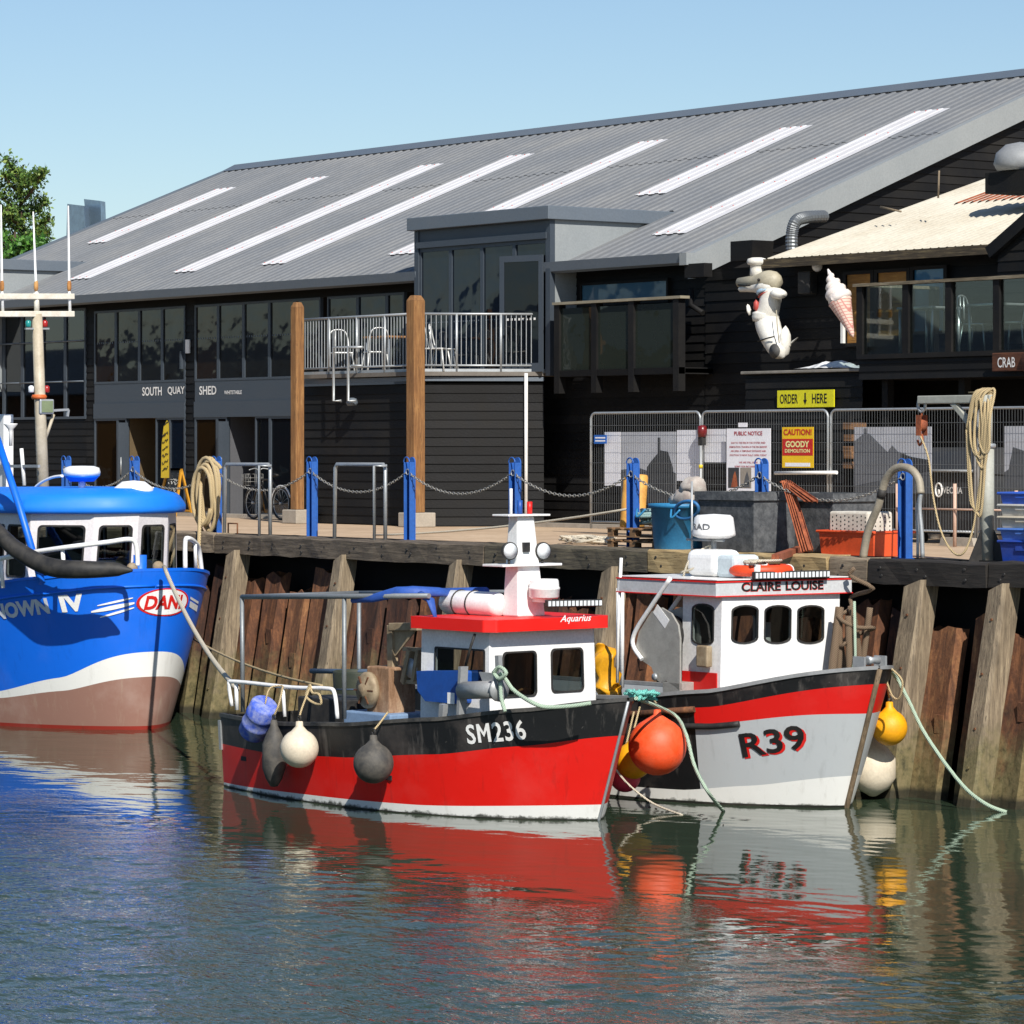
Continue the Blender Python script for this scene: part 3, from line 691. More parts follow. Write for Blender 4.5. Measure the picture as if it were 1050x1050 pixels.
# two people at a table behind the glass
def person(P, yaw, shirt, trousers, hair, label):
    t = thing('person', P, label, 'person', rz=yaw)
    J = [(0, 0, .45), (0, 0, .62), (0, .02, .82), (0, .03, .95), (0, .0, 1.03), (0, -.01, 1.12), (-.19, .02, .93), (-.25, -.06, .68), (-.14, -.3, .72), (.19, .02, .93), (.25, -.06, .68), (.14, -.3, .72), (-.1, 0, .42), (-.12, -.42, .45), (-.12, -.42, .06), (.1, 0, .42), (.12, -.42, .45), (.12, -.42, .06), (-.12, -.56, .03), (.12, -.56, .03)]
    R_ = [.15, .15, .17, .12, .055, .05, .065, .045, .032, .065, .045, .032, .1, .075, .045, .1, .075, .045, .04, .04]
    E = [(0, 1), (1, 2), (2, 3), (3, 4), (4, 5), (3, 6), (6, 7), (7, 8), (3, 9), (9, 10), (10, 11), (0, 12), (12, 13), (13, 14), (0, 15), (15, 16), (16, 17), (14, 18), (17, 19)]
    me = bpy.data.meshes.new('body'); me.from_pydata(J, E, []); o = bpy.data.objects.new('body', me); COL.objects.link(o)
    sk = o.modifiers.new('skin', 'SKIN'); me.skin_vertices.new() if not me.skin_vertices else None
    for v, r in zip(me.skin_vertices[0].data, R_): v.radius = (r, r * .85)
    me.skin_vertices[0].data[0].use_root = True; o.modifiers.new('smooth', 'SUBSURF').levels = 1
    bpy.context.view_layer.update(); m2 = bpy.data.meshes.new_from_object(o.evaluated_get(bpy.context.evaluated_depsgraph_get())); bpy.data.objects.remove(o)
    sk_ = paint('skin_tone', '#b98468', .6); m2.materials.clear(); [m2.materials.append(x) for x in (shirt, trousers, sk_)]
    for p in m2.polygons: c = p.center; p.material_index = 2 if (c.z > .99 or (c.y < -.2 and c.z > .6)) else (0 if c.z > .52 else 1); p.use_smooth = True
    b = bpy.data.objects.new('body', m2); COL.objects.link(b); b.parent = t
    m = MB(); m.lathe([(0, -.12), (.05, -.115), (.075, -.07), (.085, 0), (.083, .06), (.06, .11), (0, .13)], (0, -.02, 1.22), n=18, sq=(1, 1.15)); m.lathe([(.014, -.02), (.02, 0), (.006, .035)], (0, -.115, 1.2), (0, -.4, 1), 8); [m.ball((x, .0, 1.21), (.015, .02, .03), 8, 6) for x in (-.088, .088)]; hd = m.build('head', sk_, t, True)
    for x in (-.032, .032): m = MB(); m.ball((x, -.108, 1.235), .009, 8, 6); m.build('eye', M_rub, hd, True)
    m = MB(); m.obox((0, -.108, 1.165), (.022, 0, 0), (0, .004, 0), (0, 0, .004)); m.build('mouth', paint('lip', '#8d4a42', .6), hd, True)
    m = MB(); m.ball((0, .012, 1.265), (.093, .105, .085), 16, 10); m.build('hair', hair, t, True)
    ct = MB(); ct.box(-.22, .22, -.2, .22, .3, .34); ct.box(-.22, .22, .2, .24, .34, .8); st_ = ct.build('stool', M_slated, None, True); st_.location = P; st_.rotation_euler = (0, 0, yaw); tag(st_, 'dark seat under ' + label.split(' sitting')[0], 'chair')
for px_, py_, yaw, sc_, tc_, hc_, lb in ((28, 342, .5, '#8a7f78', '#3a3f4a', '#5a2f24', 'person in pale patterned top sitting behind the left glazing'), (59, 350, -.6, '#3a2f2c', '#23252b', '#1c1512', 'dark haired person sitting behind the left glazing, right of mast')):
    q = pv(px_, py_, 10.0); person(V((q.x, 10.0, q.z - 1.33)), yaw, paint('shirt_' + sc_[1:], sc_, .8), paint('trousers_' + tc_[1:], tc_, .8), paint('hair_' + hc_[1:], hc_, .6), lb)
nb = MB(); nb.box(fu(192.3), fu(196), FVp - .06, FVp - .025, zf(362), zf(348)); nb.build('notice', M_white, shed)
lm = MB(); lm.box(fu(188), fu(189.5), FVp - .1, FVp - .03, 3.3, 3.7); lm.build('wall_lamp', M_slated, shed)
# right part: shaded high window and box bay with a glass guard
def hwin(px0, px1, y0, y1, v, mat):
    A, B = pv(px0, y1, v), pv(px1, y0, v); f = MB(); x0, x1, z0, z1 = A.x, B.x, A.z, pv(px0, y0, v).z
    f.box(x0 - .05, x1 + .05, v - .05, v + .05, z0 - .05, z0); f.box(x0 - .05, x1 + .05, v - .05, v + .05, z1, z1 + .05); f.box(x0 - .05, x0, v - .05, v + .05, z0, z1); f.box(x1, x1 + .05, v - .05, v + .05, z0, z1)
    o = f.build('window', M_black, shed); MB().box(x0, x1, v - .02, v + .0, z0, z1).build('pane', mat, o); return o
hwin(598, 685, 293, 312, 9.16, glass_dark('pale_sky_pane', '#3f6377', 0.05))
BV = 8.35; bay = MB()
px = [568, 606, 644, 690]; us = [pv(x, 400, BV).x for x in px]; zt = pv(640, 309, BV).z; z0 = pv(640, 378, BV).z
for k, uu in enumerate(us): bay.box(uu, uu + .16, BV, BV + .16, pv(640, 402, BV).z, zt)
bay.box(us[0], us[-1] + .16, BV + .01, BV + .15, z0 - .12, z0)
bay.box(us[0], us[0] + .1, BV + .16, FVp, z0 - .12, z0); bay.box(us[-1] + .06, us[-1] + .16, BV + .16, FVp, z0 - .12, z0)
bay.box(us[0], us[-1] + .16, BV + .16, FVp - .03, z0 - .1, z0 - .02)
bo = bay.build('bay_frame', M_black, shed)
hr = MB(); hr.box(us[0] - .02, us[-1] + .25, BV - .03, BV + .19, zt, zt + .05); hr.build('handrail', paint('pale_worn_rail', '#8e8672', .7), bo)
for k in range(3):
    MB().box(us[k] + .16, us[k + 1], BV + .05, BV + .065, z0, zt - .07).build('pane', glass_dark('pale_reflection_pane', '#262c27', 0.03), bo)  # a pale reflection is put into the pane colour
cctv = MB(); c = pv(712, 268, 8.7); cctv.box(c.x - .1, c.x + .45, 8.55, 8.75, c.z - .3, c.z - .05); cctv.tube([c + V((-.2, .1, -.5)), c + V((-.1, .0, -.8)), c + V((.25, 0, -.95))], .05, 8); cctv.build('floodlight', M_black, shed)
ge_ = MB(); c = pv(709, 268, 8.6); ge_.box(UR - .1, UR + .1, 8.5, 8.75, EZ - .2, EZ + .02); ge_.build('gutter_end', M_side, shed)
bx_ = MB(); A = pv(749, 268, 9.0); bx_.prism([(0, 0), (.58, 0), (.62, .36), (0, .36)], (A.x, 9.0, A.z), (1, 0, 0), (0, 0, 1), (0, .5, 0)); bx_.build('vent_box', M_black, shed, bevel=.01)

# ================================================================ balcony annex
ann = thing('balcony_annex', (-13, 6.5, 0), 'black boarded annex with a railed balcony on top, between two timber posts', 'annex')
PA, PB = V((-15.3, 6.5, 0)), V((-11.25, 6.5, 0)); PC = V((-9.95, 8.65, 0)); BZ = 3.0
w_ = MB(); dn = V((PC.y - PB.y, -(PC.x - PB.x), 0)).normalized()
boards(w_, (PA.x, PA.y + .15), (PB.x, PB.y + .15), 0.02, BZ - .25, .17, (0, -1)); boards(w_, (PB.x, PB.y + .15), (PC.x, PC.y), .02, BZ - .25, .17, (dn.x, dn.y)); boards(w_, (PA.x, 9.2), (PA.x, PA.y + .15), .02, BZ - .25, .17, (-1, 0))
w_.build('wall', M_black, ann)
d_ = MB(); d_.prism([(PA.x - .05, PA.y - .05), (PB.x + .06, PB.y - .05), (PC.x + .06, PC.y - .05), (PC.x, 9.18), (PA.x - .05, 9.18)], (0, 0, BZ - .1), (1, 0, 0), (0, 1, 0), (0, 0, .08)); d_.build('deck', paint('balcony_deck', '#6d675f', .7), ann)
fs_ = MB(); fs_.beam(PA + V((0, .08, BZ - .16)), PB + V((0, .08, BZ - .16)), .1, .08); fs_.beam(PB + V((0, .1, BZ - .16)), PC + V((0, 0, BZ - .16)), .1, .08)
fs_.build('edge_beam', M_slate, ann)
RT = 4.09
def railing(a, b, n, posts):
    r = MB(); a, b = V(a), V(b); Z = lambda p, z: V((p.x, p.y, z))
    r.tube([Z(a, RT), Z(b, RT)], .024, 8); r.tube([Z(a, BZ + .1), Z(b, BZ + .1)], .02, 8)
    for k in posts: p = a.lerp(b, k); r.tube([Z(p, BZ - .04), Z(p, RT)], .026, 8)
    r.beam(Z(a, BZ + .0), Z(b, BZ + .0), .03, .07)
    o = r.build('railing', M_galv, ann); proto = None
    for k in range(n):
        p = a.lerp(b, (k + .5) / n)
        MB().tube([Z(p, BZ + .1), Z(p, RT)], .0095, 6, caps=False).build('baluster', M_galv, o)
railing(PA, PB, 40, (0.0, .28, .52, .76, 1.0)); railing(PB, PC, 26, (.02, .33, .67, .98))
hk = MB()
for px_ in (342, 357):
    A = pv(px_, 356, 6.3); B = pv(px_, 411, 6.3); E2 = pv(px_ + 8, 411, 6.4); hk.tube([pv(px_ + (30 if px_ == 342 else 15), 356, 6.45), A, B, E2], .028, 8)
hk.tube([pv(360, 375, 6.3), pv(372, 375, 6.45)], .022, 8)
hk.build('ladder_hook', M_galv, ann)
bl_ = MB(); c = pv(361, 413, 6.45); bl_.lathe([(.03, .1), (.09, .08), (.12, 0), (.09, -.06)], c, n=12); bl_.build('bulkhead_lamp', M_slate, ann)
dp = MB(); t_ = .86; p = PB.lerp(PC, t_) + dn * .09; dp.tube([V((p.x, p.y, .05)), V((p.x, p.y, BZ - .05))], .035, 8); dp.build('downpipe', M_white, ann)
for (a, b, bx, yt) in ((300, 315, 'l', 310), (418, 437, 'r', 303)):
    w = .26; A = pv((a + b) / 2, 460, 6.3); zt = pv((a + b) / 2, yt, 6.3).z
    if bx == 'l': w = .2
    p_ = MB(); p_.box(A.x - w / 2, A.x + w / 2, 6.14, 6.14 + w, .28, zt - .1)
    p_.add([(A.x - w/2, 6.14, zt - .1), (A.x + w/2, 6.14, zt - .1), (A.x + w/2, 6.14 + w, zt - .1), (A.x - w/2, 6.14 + w, zt - .1), (A.x - w*.3, 6.14 + w*.2, zt), (A.x + w*.3, 6.14 + w*.2, zt), (A.x + w*.3, 6.14 + w*.8, zt), (A.x - w*.3, 6.14 + w*.8, zt)], [(0, 1, 5, 4), (1, 2, 6, 5), (2, 3, 7, 6), (3, 0, 4, 7), (4, 5, 6, 7)])
    o = p_.build('timber_post', M_post, ann, bevel=.012); MB().box(A.x - .26, A.x + .26, 6.04, 6.56, 0, .28).build('concrete_base', M_conc, o, bevel=.02)
# stainless cafe chairs and a table on the balcony
def chair(loc, rz, label, mat):
    t = thing('cafe_chair', loc, label, 'chair', 'metal chairs on the balcony', rz)
    MB().box(-.2, .2, -.2, .2, .43, .46).build('seat', mat, t, True, .02)
    b = MB(); b.tube(smoothpath([(-.19, .2, .44), (-.2, .26, .7), (-.12, .29, .9), (.12, .29, .9), (.2, .26, .7), (.19, .2, .44)]), .014, 6); b.tube([(-.07, .28, .46), (-.06, .29, .9)], .012, 6); b.tube([(.07, .28, .46), (.06, .29, .9)], .012, 6); b.build('backrest', mat, t, True)
    for x, y in ((-1, -1), (1, -1), (-1, 1), (1, 1)): MB().tube([(.18 * x, .18 * y, .44), (.23 * x, .24 * y, 0)], .016, 6).build('leg', mat, t, True)
    return t
M_chair = paint('white_chair_metal', '#d5d6d2', .35, '#8c8c88', .3, 6, .3)
for (px_, py_, v_, rz, lb) in ((350, 383, 7.2, 1.2, 'white metal chair behind the hooked ladder frame'), (385, 382, 7.4, -1.9, 'white metal chair between ladder frame and thick timber post'), (447, 380, 7.0, 2.2, 'white metal chair just right of the thick timber post'), (456, 380, 7.3, 2.4, 'second white metal chair right of the thick timber post')):
    P = pv(px_, py_, v_); chair((P.x, P.y, BZ - .02), rz, lb, M_chair)
P = pv(398, 380, 7.6); tb = thing('cafe_table', (P.x, 7.6, BZ - .02), 'brown topped balcony table behind the railing', 'table')
MB().box(P.x - .45, P.x + .45, 7.3, 7.9, BZ + .70, BZ + .74).build('table_top', M_post, tb, bevel=.01)
for sx_ in (-1, 1):
    for sy_ in (-1, 1): MB().tube([(P.x + sx_ * .4, 7.6 + sy_ * .25, BZ - .02), (P.x + sx_ * .4, 7.6 + sy_ * .25, BZ + .7)], .018, 6).build('leg', M_slate, tb)
# ================================================================ cafe building on the right
M_cream = paint('cream_roof_sheet', '#c9c3b2', 0.55, '#8f7a58', 0.45, 0.8, 0, 0.2, 14)
cafe = thing('cafe_building', (-2, 9.2, 0), 'black boarded cafe with cream ribbed roof and glazed upper balcony', 'cafe')
CE = pv(785, 268, 8.75); CT = 0.31; CL0 = CE.x; CR0 = pv(1018, 253, 8.75).x
cz = lambda v: CE.z + CT * (v - 8.75)
mb = MB(); k = CL0; xs = []; vt = pv(1030, 178, 14).y
vtop = None
for vv in [9 + .1 * i for i in range(120)]:
    dlt = pv(1030, 178, vv)
    if cz(vv) >= dlt.z: vtop = vv; break
vtop = vtop or 15.0
def cor(mb, u0, u1, v0, v1, lift=0, pit=.2):
    xs = []; u = u0
    while u < u1 - 1e-3:
        for dx, h in ((0, 0), (.05, .045), (.1, .065), (.15, .045)):
            if u + dx <= u1: xs.append((u + dx, h))
        u += pit
    q = len(xs); n = 6; vs = []; fs = []
    for i in range(n + 1):
        v = v0 + (v1 - v0) * i / n
        for x, h in xs: vs.append((x, v, cz(v) + h + lift))
    for i in range(n):
        for j in range(q - 1): fs.append((i * q + j, i * q + j + 1, (i + 1) * q + j + 1, (i + 1) * q + j))
    mb.add(vs, fs)
RP = pplane(985, 212, (0, 8.75, CE.z), V((0, -CT, 1)).normalized()); RP2 = pplane(1040, 205, (0, 8.75, CE.z), V((0, -CT, 1)).normalized())
cor(mb, CL0, CR0 + 3, 8.7, vtop); cr = mb.build('roof', M_cream, cafe)
rp = MB(); cor(rp, RP.x - .2, RP.x + 2.2, RP.y, RP.y + 1.3, .02); rp.build('rusty_sheet', M_rustb, cr)
fb = MB(); fb.box(CL0 - .02, CR0, 8.62, 8.69, CE.z - .13, CE.z + .03)
fb.build('fascia', wood('worn_fascia', '#2a241b', '#4c4130', '#8a7a58', 0), cafe)
wb = MB(); VW = 9.2
boards(wb, (UG + .02, VW - .02), (CR0 + 3, VW - .02), 0.02, CE.z - .1, .19, (0, -1)); wb.box(UG + .02, CR0 + 3, VW - .012, VW + .03, 0, CE.z - .05)
wb.build('wall', M_black, cafe)
vg = MB(); vg.prism([(8.75, CE.z - .12), (vtop, cz(vtop) - .12), (vtop, cz(vtop) - .01), (8.75, CE.z - .01)], (CL0 - .02, 0, 0), (0, 1, 0), (0, 0, 1), (.03, 0, 0)); vg.build('verge', M_cream, cafe)
# projecting black gable at the right edge
G0 = pv(1017, 255, 8.3); g = MB(); gw = 5.0; gh = 2.9
gx = G0.x
boards(g, (gx, 8.45), (gx + 2 * gw, 8.45), 3.2, G0.z + gh, .17, (0, -1), lambda z: (max(0, (z - G0.z) / gh / 2) if z > G0.z else 0, 1 - (max(0, (z - G0.z) / gh / 2) if z > G0.z else 0)))
g.box(gx, gx + .05, 8.47, 9.18, 3.2, G0.z); g.build('gable_wall', M_black, cafe)
b2 = MB(); b2.beam((gx - .12, 8.36, G0.z - .06), (gx + gw, 8.36, G0.z + gh), .1, .2, up=(0, 0, 1)); b2.prism([(gx - .1, G0.z), (gx + gw, G0.z + gh + .05), (gx + gw, G0.z + gh + .1), (gx - .1, G0.z + .05)], (0, 8.4, 0), (1, 0, 0), (0, 0, 1), (0, 5.5, 0)); b2.split('barge_board', M_black, cafe)
rv = MB(); c = pv(1046, 168, 11.0); rv.lathe([(.0, .38), (.25, .33), (.42, .18), (.46, 0), (.40, -.12), (.0, -.12)], c, n=20); o = rv.build('roof_vent', paint('grey_vent', '#8d9092', .5), cafe)
rv = MB(); rv.box(c.x - .55, c.x + .8, c.y - .3, c.y + .5, c.z - .5, c.z - .14); rv.build('vent_base', M_black, o)
# boarded windows
M_osb = wood('chipboard', '#7d5727', '#a97838', '#c99a55', 0)
def cw(px0, px1, y0, y1, mat, name='window'):
    A, B = pv(px0, y1, 9.1), pv(px1, y1, 9.1); z0, z1 = A.z, pv(px0, y0, 9.1).z; f = MB()
    f.box(A.x - .08, A.x, 9.08, 9.17, z0 - .06, z1 + .06); f.box(B.x, B.x + .08, 9.08, 9.17, z0 - .06, z1 + .06); f.box(A.x, B.x, 9.08, 9.17, z1, z1 + .06); f.box(A.x - .0, B.x + .0, 9.06, 9.17, z0 - .06, z0)
    o = f.build('window', M_black, cafe); MB().box(A.x, B.x, 9.12, 9.14, z0, z1).build('boarding' if mat is M_osb else 'pane', mat, o); return A, B, z0, z1
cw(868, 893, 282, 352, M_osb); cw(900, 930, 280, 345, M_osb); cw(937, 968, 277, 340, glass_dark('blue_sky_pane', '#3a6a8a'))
wt = MB(); A = pv(864, 352, 9.05); wt.box(A.x, A.x + .06, 9.0, 9.06, A.z, A.z + .5); wt.build('white_trim', M_white, cafe)
# upper balcony
BF = 7.3; bu = [pv(x, 365, BF).x for x in (878, 925, 969, 1018, 1064, 1110)]; bz0 = pv(900, 363, BF).z; bz1 = pv(900, 293, BF).z; bzs = pv(900, 389, BF).z
bal = MB()
for uu in bu: bal.box(uu, uu + .14, BF, BF + .12, bz0 - .0, bz1)
bal.box(bu[0], bu[-1] + .14, BF, BF + .12, bz0 - .08, bz0); bal.box(bu[0], bu[0] + .12, BF + .12, 9.1, bz0 - .08, bz0); bal.box(bu[0], bu[0] + .12, 8.95, 9.08, bz0, bz1)
bo = bal.build('balcony_frame', M_black, cafe)
sk_ = MB(); boards(sk_, (bu[0] + .02, BF + .06), (bu[-1], BF + .06), bzs, bz0 - .08, .13, (0, -1)); sk_.box(bu[0] + .02, bu[-1], BF + .05, 9.1, bzs, bz0 - .1); sk_.build('balcony_skirt', M_black, bo)
hr = MB(); hr.box(bu[0] - .05, bu[-1] + .2, BF - .04, BF + .16, bz1, bz1 + .05); hr.box(bu[0] - .05, bu[0] + .15, BF + .16, 9.05, bz1, bz1 + .05); hr.build('handrail', wood('worn_rail', '#4a4335', '#7b705b', '#a59b85', 0), bo)
for k in range(5): MB().box(bu[k] + .14, bu[k + 1], BF + .05, BF + .06, bz0, bz1).build('pane', M_clear, bo)
MB().box(bu[0] + .05, bu[0] + .06, BF + .12, 8.95, bz0, bz1).build('pane', M_clear, bo)
for uu in (bu[0] + .3, bu[2], bu[4]): MB().box(uu, uu + .14, BF + .3, BF + .44, 0, bzs).build('support_post', M_black, bo)
# balcony furniture: aluminium tables and chairs behind the glass
M_alu = metal('aluminium_tube', '#cfd2d3', .3, .75)
for i, (px_, lb) in enumerate(((953, 'aluminium cafe table behind the second glass panel'), (1025, 'aluminium cafe table at the right end of the glazed balcony'))):
    P = pv(px_, 362, 7.9); t = thing('cafe_table', (P.x, 7.9, bz0), lb, 'table', 'tables on the glazed balcony')
    MB().box(P.x - .42, P.x + .42, 7.55, 8.25, bz0 + .73, bz0 + .77).build('table_top', M_alu, t, bevel=.01)
    for a in (-.38, .38):
        for b in (-.3, .3): MB().tube([(P.x + a, 7.9 + b, bz0), (P.x + a, 7.9 + b, bz0 + .73)], .025, 8).build('leg', M_alu, t)
P = pv(1005, 362, 7.85); chair((P.x, 7.8, bz0), 1.9, 'aluminium chair behind the third glass panel of the cafe balcony', M_alu)
P = pv(1046, 362, 7.8); chair((P.x, 7.7, bz0), -1.2, 'aluminium chair at the right picture edge on the cafe balcony', M_alu)
# low kiosk with the ORDER HERE sign
KF = 7.5; k0, k1 = pv(765, 400, KF).x, pv(885, 400, KF).x; kz = pv(765, 381, KF).z
kio = thing('kiosk', ((k0 + k1) / 2, KF, 0), 'low black kiosk with pale roof edge under the cafe balcony', 'kiosk')
kb = MB(); boards(kb, (k0, KF), (k1, KF), .02, kz - .05, .18, (0, -1)); boards(kb, (k0, 9.15), (k0, KF), .02, kz - .05, .18, (-1, 0)); kb.build('wall', M_black, kio)
kr = MB(); kr.box(k0 - .06, k1, KF - .08, 9.15, kz - .05, kz); kr.build('roof', paint('weathered_felt', '#8a857c', .8, '#4b4740', .6, 3), kio, bevel=.01)
sg = thing('order_sign', (pv(826, 407, KF - .06).x, KF - .06, pv(826, 417, KF - .06).z), 'bright yellow ORDER HERE sign with a black down arrow', 'sign')
A, B, C_ = pv(797, 418, KF - .07), pv(855, 416, KF - .07), pv(797, 400.5, KF - .07)
hh = C_.z - A.z; ww = B.x - A.x; ex = V((1, 0, .0)); M_yel = paint('signal_yellow', '#e3dc1e', .4, '#a89a20', .3, 3); M_ink = paint('black_ink', '#0d0d0d', .6)
MB().box(A.x, A.x + ww, KF - .07, KF - .05, A.z, A.z + hh).build('board', M_yel, sg)
for txt, a, b in (('ORDER', .05, .37), ('HERE', .62, .88)): MB().text(txt, (A.x + ww * a, KF - .07, A.z + hh * .22), (1, 0, 0), (0, 0, 1), ww * (b - a), hh * .56, bold=.015, lift=.003).build('lettering', M_ink, sg)
ar = MB(); o_ = V((A.x + ww * .5, KF - .074, A.z + hh * .14)); s_ = hh * .7
ar.prism([(0, 0), (.22, .42), (.08, .42), (.08, 1), (-.08, 1), (-.08, .42), (-.22, .42)], o_, (s_, 0, 0), (0, 0, s_), (0, .002, 0)); ar.build('arrow', M_ink, sg)
# crumpled white sheeting on the kiosk roof
rr = random.Random(5); cr_ = MB(); A, B = pv(835, 378, 8.2), pv(885, 374, 8.2); vs = []; fs = []; nx, ny = 16, 8
for j in range(ny + 1):
    for i in range(nx + 1): vs.append((A.x + (B.x - A.x) * i / nx + rr.uniform(-.03, .03), 7.7 + .9 * j / ny, kz + .02 + rr.uniform(0, .16) * math.sin(math.pi * i / nx) * math.sin(math.pi * (j + .3) / (ny + .6)) + .01))
for j in range(ny):
    for i in range(nx): fs.append((j * (nx + 1) + i, j * (nx + 1) + i + 1, (j + 1) * (nx + 1) + i + 1, (j + 1) * (nx + 1) + i))
cr_.add(vs, fs); tag(cr_.build('plastic_sheet', paint('white_polythene', '#d8dadb', .25, '#8d8f90', .4)), 'crumpled white plastic sheet lying on the kiosk roof', 'sheet')
# CRAB sign
SV = 7.2; A, B, C_ = pv(1017, 381, SV), pv(1049, 379, SV), pv(1017, 362, SV)
sg = thing('crab_sign', (A.x, SV, A.z), 'dark brown wooden CRAB sign with white letters at the right edge', 'sign')
M_brs = wood('brown_sign_board', '#3a2013', '#5a3420', '#74492d', 0)
MB().box(A.x, A.x + 1.6, SV, SV + .04, A.z, C_.z).build('board', M_brs, sg, bevel=.012)
tx = pv(1023, 377, SV), pv(1041, 376, SV), pv(1023, 366.5, SV); MB().text('CRAB', tx[0], (1, 0, 0), (0, 0, 1), (tx[1] - tx[0]).x, (tx[2] - tx[0]).z, bold=.01).build('lettering', M_white, sg)
dk = MB(); c = pv(1056, 371, SV - .03); dk.lathe([(0, .03), (.17, .03), (.2, 0), (.2, -.03), (0, -.03)], c, (0, -1, 0), 24); dk.build('roundel', M_brs, sg)

# flexible duct
dv_ = thing('flexible_duct', pv(815, 262, 9.6), 'ribbed silver flexible duct bending into the black gable', 'duct')
pts = smoothpath([pv(812, 262, 9.55), pv(812, 240, 9.55), pv(816, 227, 9.6), pv(826, 223, 9.9), pv(845, 222, 10.6)], 14); d = MB()
d.tube(pts, [.105 + .012 * (i % 2) for i in range(len(pts))], 14, sm=False); d.build('duct', metal('crinkled_foil', '#7d8183', .4, .6), dv_)
# small wall floodlights / camera on the cafe wall
for px_, y_, lb in ((838, 273, 'small round white security lamp under the cream eave'), (828, 290, 'black speaker box on the cafe wall beside the ice cream cone')):
    c = pv(px_, y_, 9.0); t = thing('wall_lamp' if px_ == 838 else 'speaker_box', c, lb, 'lamp' if px_ == 838 else 'speaker')
    if px_ == 838:
        m_ = MB(); m_.lathe([(0, .1), (.07, .08), (.1, 0), (.06, -.06)], c, (.4, -.9, 0), 14); m_.build('lamp_head', M_white, t); m_ = MB(); m_.tube([c, c + V((.0, .2, .0))], .03, 8); m_.build('bracket', M_black, t)
    else:
        m_ = MB(); m_.obox(c, (.13, .03, 0), (-.03, .12, 0), (0, 0, .2)); m_.build('cabinet', M_rub, t, bevel=.02); m_ = MB(); m_.tube([c, c + V((0, .2, 0))], .03, 8); m_.build('bracket', M_black, t)
wb_ = MB(); 
# stray stick aerials above the cream roof
for (a, b, lb) in (((962, 203), (963, 175), 'thin upright aerial rod above the cream roof'), ((903, 212), (924, 217), 'pale stick lying against the black gable')):
    q = MB(); q.tube([pv(a[0], a[1] , 10.6), pv(b[0], b[1], 10.6)], .018, 6); tag(q.build('rod', M_sail), lb, 'rod')

# --- chef sculpture hanging on the wall
chef = thing('chef_figure', pv(785, 365, 8.7), 'weathered white fish shaped chef figure with tall hat and red neckerchief', 'sculpture')
cp = lambda x, y, v=8.62: pv(x, y, v)
M_fish = paint('old_white_gelcoat', '#e6e4dc', .45, '#a89a78', .45, 3.0)
M_fgrey = paint('fish_grey', '#b0a892', .5, '#5a574e', .5, 3)
b = MB(); ctl = [(790, 293, .15), (791, 299, .18), (790, 308, .195), (788, 317, .2), (786, 325, .215), (788, 335, .225), (792, 346, .21), (797, 356, .19), (801, 363, .13)]
axis = smoothpath([cp(x, y, 8.62) for x, y, r in ctl], 5); rad = []
for i in range(len(axis)):
    f = i / 5; k = min(int(f), len(ctl) - 2); rad.append(ctl[k][2] + (ctl[k + 1][2] - ctl[k][2]) * (f - k))
axis = axis + [axis[-1] + V((.06, 0, -.07))]; rad = rad + [.02]; b.tube(axis, rad, 22); bo = b.build('body', M_fish, chef)
Bk, Tp = cp(800, 289, 8.64), cp(756, 291, 8.5); hd_ = Tp - Bk; LH = hd_.length
h_ = MB(); h_.lathe([(0, 0), (.1, .02), (.165, .1), (.195, .24), (.185, .36), (.15, .47), (.12, .58), (.085, LH - .04), (0, LH)], Bk + V((0, 0, .02)), hd_, 22); ho = h_.build('head', M_fgrey, chef)
h_ = MB(); h_.lathe([(0, 0.05), (.12, .12), (.165, .24), (.155, .36), (.12, .47), (.085, .58), (.05, LH - .1), (0, LH - .04)], Bk + V((0, -.03, -.055)), hd_ + V((0, 0, -.05)), 22); h_.build('jaw', M_fish, ho)
e_ = MB(); e_.ball(cp(778, 287, 8.39), .028, 10, 8); e_.build('eye', M_ink, ho)
mo = MB(); mo.tube([cp(757, 292.2, 8.44), cp(764, 293, 8.42), cp(769, 292.5, 8.4)], .018, 6); mo.build('mouth', M_ink, ho)
ht = MB(); c = cp(776, 282)
ht.lathe([(.125, -.04), (.12, .1), (.115, .17), (.165, .19), (.18, .24), (.16, .29), (.09, .31), (0, .315)], c, n=20); ht.build('chef_hat', M_fish, chef)
nk = MB(); nk.lathe([(.17, -.02), (.215, 0), (.17, .03)], cp(789, 302), (-.35, 0, 1), 18); nk.build('neckerchief', paint('red_scarf', '#b5483f', .5), chef)
nk = MB(); nk.lathe([(.0, 0), (.045, -.05), (.06, -.16), (0, -.22)], cp(775, 307, 8.42), (0, -.1, 1), 8); nk.build('scarf_knot', MATS['red_scarf'], chef)
nk = MB(); nk.lathe([(.19, -.03), (.205, 0), (.19, .04), (.15, .05)], cp(787, 299, 8.6), (-.3, 0, 1), 18); nk.build('collar', paint('pale_blue_collar', '#a9c4d6', .5), chef)
ap = MB(); c = cp(785, 324); ap.lathe([(.225, -.1), (.245, -.02), (.235, .03), (.24, .05), (.2, .08)], c, (.05, 0, 1), 22); ap.build('apron_band', M_fish, chef)
ap = MB(); ap.tube([cp(777, 350, 8.42), cp(786, 347, 8.38), cp(794, 345, 8.41)], .013, 6); ap.build('apron_hem', M_ink, chef)
ap = MB(); ap.tube([cp(796, 318, 8.46), cp(797, 335, 8.44), cp(799, 352, 8.46)], .01, 6); ap.build('apron_seam', M_fgrey, chef)
f = MB(); f.lathe([(.06, -.12), (.13, .0), (.14, .08), (.1, .19), (0, .23)], cp(796, 301, 8.55), V((1, -.1, -.1)), 14, sq=(1, .7)); f.build('fin', M_fish, chef)
